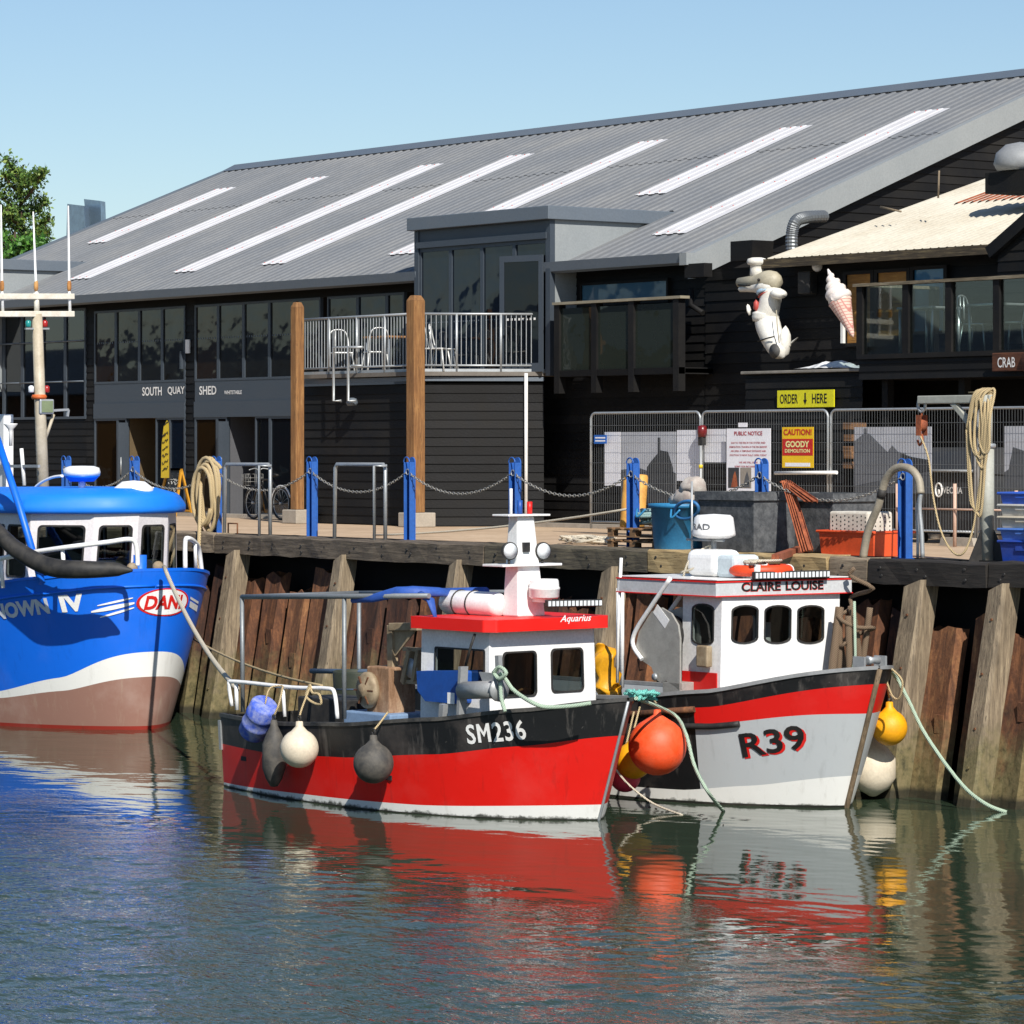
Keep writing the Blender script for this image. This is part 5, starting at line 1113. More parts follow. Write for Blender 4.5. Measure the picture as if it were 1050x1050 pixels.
def cwheel(x, r=.33):
    w_ = MB(); w_.tube(arc((x, P.y, r + .02), (1, 0, 0), (0, 0, 1), r, 0, 360, 28)[:-1], .022, 8, closed=True); o = w_.build('tyre', M_rub, t)
    w_ = MB(); w_.tube(arc((x, P.y, r + .02), (1, 0, 0), (0, 0, 1), r - .04, 0, 360, 28)[:-1], .010, 6, closed=True)
    for k in range(14): w_.tube([(x, P.y, r + .02), (x + (r - .04) * math.cos(k * .449), P.y, r + .02 + (r - .04) * math.sin(k * .449))], .003, 4)
    w_.lathe([(.03, -.04), (.03, .04)], (x, P.y, r + .02), (0, 1, 0), 10); w_.build('rim', M_galv, o)
xl, xr = pv(260, 510, P.y).x, pv(290, 510, P.y).x + .35; xr = xl + 1.08
cwheel(xl); cwheel(xr)
f = MB(); bbk = V((xl + .62, P.y, .3)); hd = V((xl + .22, P.y, .92)); st = V((xl + .78, P.y, .86)); re = V((xr, P.y, .35)); fo = V((xl, P.y, .35))
for p, q in ((hd, bbk), (hd + V((.02, 0, -.08)), st), (bbk, st), (bbk, re), (st, re), (hd, fo)): f.tube([p, q], .017, 8)
f.build('frame', M_bk, t); f = MB(); f.tube(smoothpath([(hd.x + .05, P.y - .28, 1.05), (hd.x + .0, P.y - .1, 1.08), hd + V((0, 0, .12)), (hd.x, P.y + .1, 1.08), (hd.x + .05, P.y + .28, 1.05)], 5), .013, 6); f.build('handlebar', M_galv, t)
f = MB(); f.ball(st + V((.03, 0, .08)), (.14, .08, .035), 12, 8); f.build('saddle', M_rub, t)
f = MB(); bx0, bx1 = xl - .2, xl + .12
for z in (.72, .8, .88, .96): f.tube([(bx0, P.y - .16, z), (bx1, P.y - .16, z), (bx1, P.y + .16, z), (bx0, P.y + .16, z)], .006, 4, closed=True)
for k in range(6):
    for yy in (-.16, .16): f.tube([(bx0 + (bx1 - bx0) * k / 5, P.y + yy, .72), (bx0 + (bx1 - bx0) * k / 5, P.y + yy, .96)], .005, 4)
f.build('basket', paint('basket_grey', '#8a8a86', .5), t)
f = MB(); f.tube(arc((xr, P.y, .35), (1, 0, 0), (0, 0, 1), .37, 20, 190, 14), .02, 6); f.build('mudguard', M_white, t)

# black tubs, rusty bars
M_tub = paint('black_recycled_plastic', '#3e4144', .75, '#77797a', .75, 9, 0, .5, 30)
def tub(P, lu, lv, h, label):
    t = thing('plastic_tub', P, label, 'tub', 'black plastic tubs on the quay'); x, y = P.x, P.y; k = .05
    m_ = MB(); m_.add([(x + k, y + k, 0.02), (x + lu - k, y + k, .02), (x + lu - k, y + lv - k, .02), (x + k, y + lv - k, .02), (x, y, h), (x + lu, y, h), (x + lu, y + lv, h), (x, y + lv, h), (x + .05, y + .05, h), (x + lu - .05, y + .05, h), (x + lu - .05, y + lv - .05, h), (x + .05, y + lv - .05, h), (x + .08, y + .08, .1), (x + lu - .08, y + .08, .1), (x + lu - .08, y + lv - .08, .1), (x + .08, y + lv - .08, .1)],
        [(3, 2, 1, 0), (0, 1, 5, 4), (1, 2, 6, 5), (2, 3, 7, 6), (3, 0, 4, 7), (4, 5, 9, 8), (5, 6, 10, 9), (6, 7, 11, 10), (7, 4, 8, 11), (8, 9, 13, 12), (9, 10, 14, 13), (10, 11, 15, 14), (11, 8, 12, 15), (12, 13, 14, 15)])
    m_.build('body', M_tub, t, bevel=.02)
    m_ = MB(); o_ = .03; m_.box(x - o_, x + lu + o_, y - o_, y, h - .1, h + .02); m_.box(x - o_, x + lu + o_, y + lv, y + lv + o_, h - .1, h + .02); m_.box(x - o_, x, y, y + lv, h - .1, h + .02); m_.box(x + lu, x + lu + o_, y, y + lv, h - .1, h + .02); m_.build('rim', M_tub, t)
c1 = pz(773, 569, 0); h1 = pv(773, 506, c1.y).z; tub(V((c1.x - 1.25, c1.y, 0)), 1.25, .85, h1, 'large black plastic tub in front of the public notice')
c2 = V((c1.x + .5, c1.y + 1.0, 0)); tub(V((c2.x - 1.2, c2.y, 0)), 1.25, .85, h1 - .02, 'black plastic tub standing behind the rusty bars')
bz = thing('rusty_bars', (c1.x + .5, c1.y, 0), 'bundle of long rusty angle bars leaning on the black tub', 'metal bars')
for k in range(7):
    top = pv(803 + k * 2.2, 493 + k * .8, c1.y + .45); mid = pv(823 + k * 2.6, 566 - k * .6, c1.y + .05); d = (mid - top).normalized()
    if k >= 4: top = pv(801 + (k - 4) * 3, 494, c1.y + .5); mid = pv(826 + (k - 4) * 5, 514, c1.y + .25); d = (mid - top).normalized()
    m_ = MB(); sd = d.cross(V((0, 1, 0))).normalized(); m_.beam(top, V((mid.x, mid.y, max(mid.z, .02))), .055, .008); m_.beam(top + V((.024, .024, 0)), V((mid.x, mid.y, max(mid.z, .02))) + V((.024, .024, 0)), .008, .05); m_.build('angle_bar', M_rustb, bz)
A, B = pz(795, 572, .06), pz(832, 559, .06); m_ = MB(); m_.beam(A, B + (B - A) * .4, .1, .09); tag(m_.build('rusty_beam', M_rustb), 'rusty steel beam lying on the quay before the black tub', 'beam')

# blue tub with a sack and a net hoop
M_bt = paint('blue_tub_plastic', '#2f7fae', .45, '#1d4c6e', .5, 3)
P = pz(684, 566, 0); P.y += .3; P.x -= .1; t = thing('blue_tub', (P.x, P.y, 0), 'large round blue plastic tub on the quay edge', 'tub'); h = pv(680, 516, P.y).z
m_ = MB(); m_.lathe([(.33, .0), (.36, .05), (.41, h - .06), (.45, h - .06), (.45, h), (.4, h), (.37, h - .2), (.0, h - .25)], (P.x, P.y, 0), n=32); m_.build('body', M_bt, t)
for a in (20, 200): m_ = MB(); ca = math.cos(math.radians(a)); m_.tube(smoothpath([(P.x + .42 * ca - .1, P.y - .38, h - .08), (P.x + .42 * ca, P.y - .46, h - .2), (P.x + .42 * ca + .1, P.y - .38, h - .08)], 5), .016, 6); m_.build('handle', M_bt, t)
sk2 = MB(); c = V((P.x + .27, P.y + .02, h + .08)); sk2.ball(c, (.3, .24, .2), 20, 12); sk2.ball(c + V((.1, -.05, .16)), (.22, .18, .15), 16, 10); sk2.ball(c + V((-.25, 0, -.02)), (.2, .18, .1), 14, 8)
sk2.v = [tuple(V(v) + V((0, 0, .07)) * noise.noise(V(v) * 6) + V((.05, .03, 0)) * noise.noise(V(v) * 9)) for v in sk2.v]
tag(sk2.build('sack', paint('dirty_white_sack', '#b9b2a8', .8, '#6b4038', .6, 5)), 'dirty white sack stuffed in the blue tub', 'sack')
m_ = MB(); c = pv(704, 523, P.y - .3); m_.tube([c + V((.26 * math.cos(a), -.05 * math.sin(a), .12 * math.sin(a) + .05 * math.cos(a))) for a in [2 * math.pi * j / 28 for j in range(28)]], .026, 8, closed=True); tag(m_.build('net_hoop', paint('hoop_blue', '#2f6fa5', .5, '#1c3c5c', .5, 8)), 'blue net ring hanging on the rim of the blue tub', 'ring')
# pallet, ropes, rollers
P0 = pz(603, 563, 0); P0 = V((P0.x, max(P0.y, .35), 0)); t = thing('wooden_pallet', P0, 'brown wooden pallet carrying turquoise rope', 'pallet'); M_pal = wood('pallet_timber', '#5f4630', '#8e6c4a', '#b08c63', 0)
M_paly = wood('pallet_timber_across', '#5f4630', '#8e6c4a', '#b08c63', 1)
for lv_ in (0, 1):
    z = .18 * lv_
    for k in range(3):
        m_ = MB(); yy = P0.y + .45 * k; m_.box(P0.x, P0.x + 1.2, yy, yy + .1, z + .10, z + .12); m_.build('bearer', M_pal, t)
        for b_ in range(3): m_ = MB(); xx = P0.x + .53 * b_; m_.box(xx, xx + .13, yy, yy + .1, z + .018, z + .10); m_.build('block', M_pal, t)
    for k in range(6): m_ = MB(); xx = P0.x + .215 * k; m_.box(xx, xx + .12, P0.y - .02, P0.y + 1.02, z + .12, z + .14); m_.build('deck_board', M_paly, t)
    for k in range(3): m_ = MB(); yy = P0.y + .45 * k; m_.box(P0.x, P0.x + 1.2, yy, yy + .1, z, z + .018); m_.build('bottom_board', M_pal, t)
rr = random.Random(8); m_ = MB(); pts = []
for k in range(70): a = k * .9 + rr.uniform(-.2, .2); R_ = .2 + .3 * rr.random(); pts.append(V((P0.x + .62 + R_ * 1.1 * math.cos(a), P0.y + .5 + R_ * .8 * math.sin(a), .36 + .24 * (k / 70) * (1 - R_ * .8) + rr.uniform(0, .05))))
m_.tube(smoothpath(pts, 4), .026, 7); tag(m_.build('rope_pile', ropemat('faded_turquoise_rope', '#5d8285', '#a9c4bd')), 'heap of faded turquoise rope on the pallet', 'rope')
m_ = MB(); pts = []; P1 = pz(575, 556, .03)
for k in range(60): a = k * .8 + rr.uniform(-.3, .3); R_ = .15 + .4 * rr.random(); pts.append(V((P1.x + .2 + 1.3 * R_ * math.cos(a), max(.3, P1.y + .35 + R_ * .7 * math.sin(a)), .03 + .1 * rr.random())))
m_.tube(smoothpath(pts, 4), .02, 6); tag(m_.build('rope_pile', M_ropew), 'loose heap of pale rope lying left of the pallet', 'rope')
for px_, yb, yt, r_, lb in ((646, 527, 489, .115, 'left yellow foam roller behind the blue tub'), (657, 524, 487, .1, 'right yellow foam roller behind the blue tub')):
    A, B = pv(px_ - 3, yb, 1.2), pv(px_ + 1, yt, 1.3); A.z = .3; m_ = MB(); m_.lathe([(0, 0), (r_, 0), (r_ * 1.02, .1), (r_, (B - A).length - .03), (r_ * .85, (B - A).length), (0, (B - A).length)], A, B - A, 16)
    tag(m_.build('foam_roller', paint('ochre_foam', '#d9a24a', .6, '#7d4a22', .7, 5)), lb, 'roller', 'yellow foam rollers')
m_ = MB(); m_.box(P0.x + .3, P0.x + 1.25, P0.y + .55, P0.y + 1.1, .34, .36); tag(m_.build('plank', M_pal), 'plank on the pallet under the foam rollers', 'plank')
p_ = pz(590, 546, 0.05); m_ = MB(); m_.tube(sag(pv(655, 520, 1.0), V((p_.x - .8, 1.2, .04)), .08, 10), .02, 6); tag(m_.build('loose_rope', M_ropew), 'straight pale rope running from the pallet along the quay', 'rope')
# orange box and polystyrene crate
M_or = paint('orange_plastic', '#e2572b', .45, '#a23a1a', .4, 4)
def crate(name, P, lu, lv, h, mat, label, cat, group=None, dots=None, grip=None, rz=0):
    t = thing(name, P, label, cat, group, rz); k = .03; th_ = .02
    m_ = MB(); b = [(-lu/2 + k, -lv/2 + k), (lu/2 - k, -lv/2 + k), (lu/2 - k, lv/2 - k), (-lu/2 + k, lv/2 - k)]; tp = [(-lu/2, -lv/2), (lu/2, -lv/2), (lu/2, lv/2), (-lu/2, lv/2)]
    ins = [(x * .9, y * .9) for x, y in tp]; vs = [(x, y, 0.004) for x, y in b] + [(x, y, h) for x, y in tp] + [(x, y, h) for x, y in ins] + [(x * .88, y * .88, .04) for x, y in b]
    fs = [(3, 2, 1, 0)] + [(i, (i + 1) % 4, 4 + (i + 1) % 4, 4 + i) for i in range(4)] + [(4 + i, 4 + (i + 1) % 4, 8 + (i + 1) % 4, 8 + i) for i in range(4)] + [(8 + i, 8 + (i + 1) % 4, 12 + (i + 1) % 4, 12 + i) for i in range(4)] + [(12, 13, 14, 15)]
    m_.add(vs, fs); m_.build('body', mat, t, True, .012)
    r_ = MB(); r_.tube([(x * 1.02, y * 1.02, h - .02) for x, y in tp], .022, 6, closed=True, sm=False); r_.build('rim', mat, t, True)
    if grip:
        for sy in (-1, 1): g_ = MB(); g_.box(-lu * .18, lu * .18, sy * (lv / 2 - .005) - .012, sy * (lv / 2 - .005) + .012, h * .55, h * .75); g_.build('grip', grip, t, True)
    return t
c = pz(868, 570, 0); c.y = max(c.y, .55) + .25; crate('orange_fish_box', (c.x + .12, c.y, 0), 1.15, .75, .36, M_or, 'orange plastic fish box on the quay edge', 'box')
t = thing('foam_crate', (c.x, c.y, .36), 'white perforated polystyrene crate standing in the orange fish box', 'crate'); x, y = c.x, c.y
M_foam = paint('polystyrene', '#d8d2c4', .8, '#8a7a66', .5, 4); m_ = MB(); m_.box(x - .38, x + .42, y - .24, y + .24, .1, .62); bo = m_.build('body', M_foam, t, bevel=.03)
rr = random.Random(2); dt = MB()
for i in range(9):
    for j in range(4): cc = V((x - .3 + .085 * i, y - .242, .36 + .06 * j + .02 * (i % 2))); dt.cyl(cc + V((0, .01, 0)), cc, .013, 7)
for i in range(5):
    for j in range(4): cc = V((x + .422, y - .18 + .09 * i, .36 + .06 * j)); dt.cyl(cc - V((.01, 0, 0)), cc, .013, 7)
dt.split('hole', M_rub, bo)
# stacked fish boxes at the right edge
SB = pz(1022, 577, 0); x0 = SB.x; yb = max(.4, SB.y); bxs = [('#1d46a8', 'bright blue fish box at the bottom of the stack'), ('#4f7fd0', 'pale blue fish box second from the bottom'), ('#cfc4ae', 'cream fish box, middle of the stack'), ('#c9c6bd', 'greyish white fish box second from the top'), ('#2f63cf', 'blue fish box on top of the stack')]
hs = [.30, .17, .17, .17, .17]; z = 0
for (cl, lb), hh in zip(bxs, hs):
    mt = paint('fish_box_' + cl[1:], cl, .45, '#57503f', .4, 4)
    crate('fish_box', (x0 + .48, yb + .35, z), .95, .62, hh, mt, lb, 'fish box', 'stacked fish boxes', grip=mt); z += hh - .012
# red lid
m_ = MB(); m_.lathe([(0, .03), (.16, .03), (.18, 0), (0, 0)], (x0 + .72, yb + .0, .46), (0, -1, 0), 16); tag(m_.build('round_hatch', paint('red_plastic', '#b03024', .5)), 'round red lid hanging on the cream fish box', 'hatch')
# small low things near the left hoop
m_ = MB(); A = pv(234, 548, .3); m_.tube([(A.x, .3, 0), (A.x, .3, .2), (A.x + .3, .3, .2), (A.x + .3, .3, 0)], .016, 6); tag(m_.build('ring_bracket', M_rust), 'small rusty loop bracket on the cap below the rope coil', 'bracket')

# ================================================================ beyond: tree, extract ducts
def leafmat(name, a, b, c_):
    m = N(name); oi = m.n('ShaderNodeNewGeometry'); m.l(m.ramp(oi.outputs['Random Per Island'], [(0.0, a), (.5, b), (1.0, c_)]), m.b.inputs['Base Color']); m.b.inputs['Roughness'].default_value = .6
    m.b.inputs['Subsurface Weight'].default_value = 0.0; return m.m
M_leaf = leafmat('pine_foliage', '#28441a', '#4b6a28', '#76893a'); M_leaf2 = leafmat('broad_foliage', '#254a18', '#3f6e24', '#5c8a33'); M_bark = wood('bark', '#2b2119', '#4a3a2c', '#6a5742', 2)
def tree(base, h, limbs, seed, mat, label, leaf=.16, dens=160, name='pine_tree'):
    r_ = random.Random(seed); t = thing(name, base, label, 'tree'); base = V(base)
    tr = MB(); tr.tube([base + V((0, 0, -.2)), base + V((.1, .05, h * .5)), base + V((-.05, 0, h * .97))], [.3, .2, .04], 10)
    cr = MB()
    for (zf_, ang, ln, up_) in limbs:
        a = math.radians(ang); s0 = base + V((0, 0, h * zf_)); e = s0 + V((math.cos(a) * ln, math.sin(a) * ln, up_)); md = (s0 + e) / 2 + V((0, 0, -.15)); tr.tube(smoothpath([s0, md, e], 4), [.07] * 9, 6)
        for k in range(int(dens * ln)):
            f = r_.random() ** .7; c = s0.lerp(e, f); rad = .28 + .35 * math.sin(math.pi * min(1, f * .9 + .1)); q = V((r_.gauss(0, 1), r_.gauss(0, 1), r_.gauss(0, .7)))
            q = q.normalized() * rad * r_.random() ** .5 * (1 if noise.noise(c * 1.7 + q) > -.15 else .45); c = c + q
            d = V((r_.gauss(0, 1), r_.gauss(0, 1), r_.gauss(.35, 1))).normalized(); s = d.cross(V((r_.random(), r_.random(), r_.random()))).normalized() * leaf * .34; d = d * leaf * r_.uniform(.6, 1.3)
            cr.add([c, c + d * .5 + s, c + d, c + d * .5 - s], [(0, 1, 2, 3)])
    tr.build('trunk', M_bark, t); cr.build('crown', mat, t); return t
TP_ = pv(-30, 460, 40); r_ = random.Random(21); H_ = pv(22, 170, 40).z
lm_ = []
for k in range(34):
    zf_ = .28 + .70 * k / 34; ln = 4.6 * (1 - zf_) ** .7 * r_.uniform(.55, 1.2) + .25; lm_.append((zf_, k * 137 + r_.uniform(-20, 20), ln, .5 + r_.uniform(0, .9)))
tb_ = pv(21, 460, 40); tree((tb_.x, 40, 0), H_, lm_, 3, M_leaf, 'tall feathery pine tree beyond the left end of the shed', .19, 330)
lm_ = [(.45 + .5 * k / 16, k * 137, 2.2 * r_.uniform(.6, 1.1), .5) for k in range(16)]
tb_ = pv(16, 460, 34); tree((tb_.x, 34, 0), pv(30, 228, 34).z, lm_, 5, M_leaf2, 'lower bright green bushy tree below the pine', .26, 260, 'leafy_tree')
ex = thing('extract_ducts', pv(88, 245, 17), 'two leaning galvanised extract ducts above the left roof', 'duct'); M_dct = metal('bluish_duct_steel', '#9fb2c0', .3, .75)
def q4(mb, P4, v, dv):
    a = [pv(x, y, v) for x, y in P4]; b = [p + V((-.25, dv, 0)) for p in a]; mb.add(a + b, [(0, 1, 2, 3), (7, 6, 5, 4)] + [(i, 4 + i, 4 + (i + 1) % 4, (i + 1) % 4) for i in range(4)])
m_ = MB(); q4(m_, [(68, 246), (88, 240), (86, 211), (69, 209)], 17, .3); m_.build('left_duct', M_dct, ex); m_ = MB(); q4(m_, [(90, 240), (104, 234), (103, 206), (86, 204)], 17.5, .3); m_.build('right_duct', M_dct, ex)
m_ = MB(); A = pv(70, 250, 17); m_.box(A.x, A.x + 1.5, 17.1, 18.2, 5, A.z + .3); m_.build('plinth', M_slate, ex)
# ================================================================ boats
class Boat:
    """local frame: x forward from the transom, y to port, z up from the waterline"""
    def __init__(s, stem_u, stem_v, head, L):
        s.h = math.radians(head); c, n = math.cos(s.h), math.sin(s.h)
        s.o = V((stem_u - L * c, stem_v - L * n, W)); s.ex = V((c, n, 0)); s.ey = V((-n, c, 0)); s.L = L
    def loc(s, P): d = P - s.o; return V((d.dot(s.ex), d.dot(s.ey), d.z))
    def Y(s, px, py, y): return s.loc(pplane(px, py, s.o + s.ey * y, s.ey))
    def X(s, px, py, x): return s.loc(pplane(px, py, s.o + s.ex * x, s.ex))
    def world(s, p): return s.o + s.ex * p[0] + s.ey * p[1] + V((0, 0, p[2]))
    def root(s, name, label, cat): t = thing(name, s.o, label, cat, rz=s.h); return t
class Hull:
    def __init__(s, L, B, Bw, zs, rake, zb=-.45, sf=(.5, 2.6, .85), wf=(.5, 2.6, .85), st=.85, k=.9, rp=6.0):
        s.L, s.B, s.Bw, s.zs, s.rake, s.zb, s.sf, s.wf, s.st, s.k, s.rp = L, B, Bw, zs, rake, zb, sf, wf, st, k, rp
    def sh(s, t, f):
        s0, n, m = f
        if t < s0: return 1 - (1 - s.st) * ((s0 - t) / s0) ** 2
        q = min(1, (t - s0) / (1 - s0)); return max(0, 1 - q ** n) ** m
    def half(s, t, z):
        k = max(0, min(1.02, (z - s.zb) / (s.zs(t) - s.zb))); return s.Bw * s.sh(t, s.wf) * (.55 + .45 * min(1, k * 2.2)) * (1 - k ** 1.0) + s.B * s.sh(t, s.sf) * k ** s.k * 1.0 if False else (s.Bw * s.sh(t, s.wf) + (s.B * s.sh(t, s.sf) - s.Bw * s.sh(t, s.wf)) * k ** s.k)
    def pt(s, t, z, side=-1, off=0):
        x = t * s.L + s.rake * max(-.3, z) / s.zs(1) * t ** s.rp
        return V((x, side * max(0, s.half(t, z) + off), z))
    def at_x(s, x, z):
        a, b = 0.0, 1.0
        for _ in range(30):
            m = (a + b) / 2
            if s.pt(m, z).x < x: a = m
            else: b = m
        return (a + b) / 2
    def surf(s, x, z, side=-1, lift=.008):
        t = s.at_x(x, z); p = s.pt(t, z, side, 0); e = 1e-3
        a = s.pt(min(1, t + e), z, side) - s.pt(max(0, t - e), z, side); b = s.pt(t, z + e, side) - s.pt(t, z - e, side)
        n = a.cross(b); n = n.normalized() if n.length > 0 else V((0, side, 0))
        if n.y * side < 0: n = -n
        return p + n * lift
    def build(s, t, bands, mats, deck, cap, capmat, deckmat, inmat, ns=64, bul=.07, matf=None, name='hull'):
        """bands: list of (upper edge z(t), material index, rows)"""
        m = MB(); T = [1 - (1 - i / ns) ** 1.8 for i in range(ns + 1)]; zr = [lambda q: s.zb]; idx = []
        low = lambda q: s.zb
        for (up, mi, n) in bands:
            for k in range(1, n + 1): zr.append((lambda lo, hi, f: (lambda q: lo(q) + (hi(q) - lo(q)) * f))(low, up, k / n)); idx.append(mi)
            low = up
        nr = len(zr)
        for side in (-1, 1):
            vs = [s.pt(q, z(q), side) for z in zr for q in T]; fs = []; n1 = ns + 1; mi_ = []
            for r in range(nr - 1):
                for i in range(ns):
                    f = (r * n1 + i, r * n1 + i + 1, (r + 1) * n1 + i + 1, (r + 1) * n1 + i); f = f if side < 0 else f[::-1]
                    o = len(m.v); mi = idx[r]
                    if matf: mi = matf((T[i] + T[i + 1]) / 2, (zr[r](T[i]) + zr[r + 1](T[i])) / 2, mi)
                    fs.append(f); mi_.append(mi)
            o = len(m.v); m.v += [tuple(x) for x in vs]
            for f, q in zip(fs, mi_): m.f.append([a + o for a in f]); m.m.append(q); m.s.append(True)
        # transom
        for r in range(nr - 1):
            a, b = zr[r](0), zr[r + 1](0); A, B_, C_, D = s.pt(0, a, -1), s.pt(0, a, 1), s.pt(0, b, 1), s.pt(0, b, -1); m.add([A, B_, C_, D], [(3, 2, 1, 0)], idx[r])
        hull = m.build(name, mats, t, True)
        # inside of the bulwark and the deck
        m = MB(); vs = []; fs = []
        for q in T:
            z1, z0 = s.zs(q) - .01, min(deck(q), s.zs(q) - .05)
            for side in (-1, 1): vs.append(s.pt(q, z1, side, -bul)); vs.append(s.pt(q, z0, side, -bul))
        n1 = len(T)
        for i in range(n1 - 1): fs += [(4 * i, 4 * i + 1, 4 * i + 5, 4 * i + 4), (4 * i + 3, 4 * i + 2, 4 * i + 6, 4 * i + 7)]
        fs.append((0, 2, 3, 1)); m.add(vs, fs, 0, True)
        m.build('inner_bulwark', inmat, hull, True)
        m = MB(); vs = []; fs = []
        for q in T:
            z0 = min(deck(q), s.zs(q) - .05)
            for side in (-1, 1): vs.append(s.pt(q, z0, side, -bul + .02))
        for i in range(n1 - 1): fs.append((2 * i, 2 * i + 2, 2 * i + 3, 2 * i + 1))
        m.add(vs, fs); m.build('deck', deckmat, t, True)
        if cap:
            for side in (-1, 1):
                m = MB(); vs = []; fs = []
                for q in T:
                    z = s.zs(q)
                    for (o_, dz) in ((cap * .25, -.02), (cap * .25, .028), (-cap, .028), (-cap, -.02)): vs.append(s.pt(q, z, side, o_) + V((0, 0, dz)))
                for i in range(n1 - 1):
                    for j in range(4): fs.append((4 * i + j, 4 * i + 4 + j, 4 * i + 4 + (j + 1) % 4, 4 * i + (j + 1) % 4))
                fs.append((0, 1, 2, 3)); m.add(vs, fs); m.build('cap_rail', capmat, hull, True)
        return hull
from mathutils.geometry import tessellate_polygon
def outline(w, h, rad, arch):
    P = []
    if arch:
        d = min(arch, h / 2)
        for k in range(9): a = math.pi + math.pi * k / 8; P.append((w / 2 + w / 2 * math.cos(a), d + d * math.sin(a)))
        for k in range(9): a = math.pi * k / 8; P.append((w / 2 + w / 2 * math.cos(a), h - d + d * math.sin(a)))
        return P
    for cx, cy, a0 in ((w - rad, rad, -90), (w - rad, h - rad, 0), (rad, h - rad, 90), (rad, rad, 180)):
        for k in range(6): a = math.radians(a0 + 90 * k / 5); P.append((cx + rad * math.cos(a), cy + rad * math.sin(a)))
    return P
def cabin(t, plan, z0, z1, mats, name, rake, wins, solid=(), th=.045):
    """walls with openings: wins = list of (wall index, rect, corner radius, arch)"""
    m = MB(); n = len(plan); vs = [V((x, y, z0)) for x, y in plan] + [V((x + r[0], y + r[1], z1)) for (x, y), r in zip(plan, rake)]
    for i in range(n):
        A, B, C_, D = vs[i], vs[(i + 1) % n], vs[n + (i + 1) % n], vs[n + i]; loops = [[V((0, 0, 0)), V((1, 0, 0)), V((1, 1, 0)), V((0, 1, 0))]]; W_ = (B - A).length; H_ = (D - A).length
        for (k, rc, rad, arch) in wins:
            if k != i: continue
            w, h = (rc[1] - rc[0]) * W_, (rc[3] - rc[2]) * H_
            loops.append([V((rc[0] + p[0] / W_, rc[2] + p[1] / H_, 0)) for p in outline(w, h, rad, arch)])
        flat = [p for l in loops for p in l]; tri = tessellate_polygon([[V((p.x * W_, p.y * H_, 0)) for p in l] for l in loops])
        P3 = [A.lerp(B, p.x).lerp(D.lerp(C_, p.x), p.y) for p in flat]; F = []
        for f in tri:
            a, b, c = (flat[j] for j in f); F.append(tuple(f) if (b - a).cross(c - a).z > 0 else tuple(f[::-1]))
        m.add(P3, F)
    o = m.build(name, mats, t, True); sd = o.modifiers.new('thickness', 'SOLIDIFY'); sd.thickness = th; sd.offset = -1; sd.material_offset = 1 if len(mats) > 1 else 0; sd.material_offset_rim = 0
    return o, vs
def poly_house(t, plan, z0, z1, mat, name='wheelhouse', rake=None):
    m = MB(); n = len(plan); rk = rake or [(0, 0)] * n
    vs = [V((x, y, z0)) for x, y in plan] + [V((x + r[0], y + r[1], z1)) for (x, y), r in zip(plan, rk)]
    m.add(vs, [(i, (i + 1) % n, n + (i + 1) % n, n + i) for i in range(n)] + [tuple(range(n, 2 * n)), tuple(range(n - 1, -1, -1))]); return m, vs
def pane(par, A, B, C_, D, rect, frame, glass, rad=.06, fr=.028, arch=None, t=None, lift=0.0):
    """window on the wall quad A(bottom start) B(bottom end) C(top end) D(top start); rect = (s0,s1,h0,h1) in fractions"""
    A, B, C_, D = map(V, (A, B, C_, D)); bi = lambda s, h: (A.lerp(B, s)).lerp(D.lerp(C_, s), h)
    ex = (B - A).normalized(); ey = (D - A).normalized(); nn = ex.cross(ey).normalized(); o = bi(rect[0], rect[2])
    w = (bi(rect[1], rect[2]) - o).length; h = (bi(rect[0], rect[3]) - o).length; ey = (bi(rect[0], rect[3]) - o).normalized()
    def rr_(w, h, r, x0=0, y0=0, top=None):
        P = []
        for cx, cy, a0 in ((w - r, r, -90), (w - r, h - r, 0), (r, h - r, 90), (r, r, 180)):
            for k in range(6): a = math.radians(a0 + 90 * k / 5); P.append((x0 + cx + r * math.cos(a), y0 + cy + r * math.sin(a)))
        return P
    def ar_(w, h, x0=0, y0=0, d=.1):
        P = []
        for k in range(13): a = k / 12; P.append((x0 + w * (1 - a), y0 + h - d + d * math.sin(math.pi * (1 - a)) ** .55)) if False else None
        for k in range(9): a = math.pi + math.pi * k / 8; P.append((x0 + w / 2 + w / 2 * math.cos(a), y0 + d + d * math.sin(a)))
        for k in range(9): a = math.pi * k / 8; P.append((x0 + w / 2 + w / 2 * math.cos(a), y0 + h - d + d * math.sin(a)))
        return P
    sh = (lambda w, h, x, y: ar_(w, h, x, y, min(arch, h / 2))) if arch else (lambda w, h, x, y: rr_(w, h, rad, x, y))
    out = sh(w, h, 0, 0); inn = sh(w - 2 * fr, h - 2 * fr, fr, fr); n = len(out); m = MB()
    f = lambda p, d: bi(rect[0] + (rect[1] - rect[0]) * p[0] / w, rect[2] + (rect[3] - rect[2]) * p[1] / h) + nn * (d + lift)
    vs = [f(p, .012) for p in out] + [f(p, .012) for p in inn] + [f(p, .0) for p in out] + [f(p, .002) for p in inn]
    m.add(vs, [(i, (i + 1) % n, n + (i + 1) % n, n + i) for i in range(n)] + [(2 * n + i, 2 * n + (i + 1) % n, (i + 1) % n, i) for i in range(n)] + [(n + i, n + (i + 1) % n, 3 * n + (i + 1) % n, 3 * n + i) for i in range(n)])
    wn = m.build('window', frame, par, True)
    g = MB(); g.add([f(p, .005) for p in inn], [tuple(range(n))]); g.build('pane', glass, wn, True); return wn
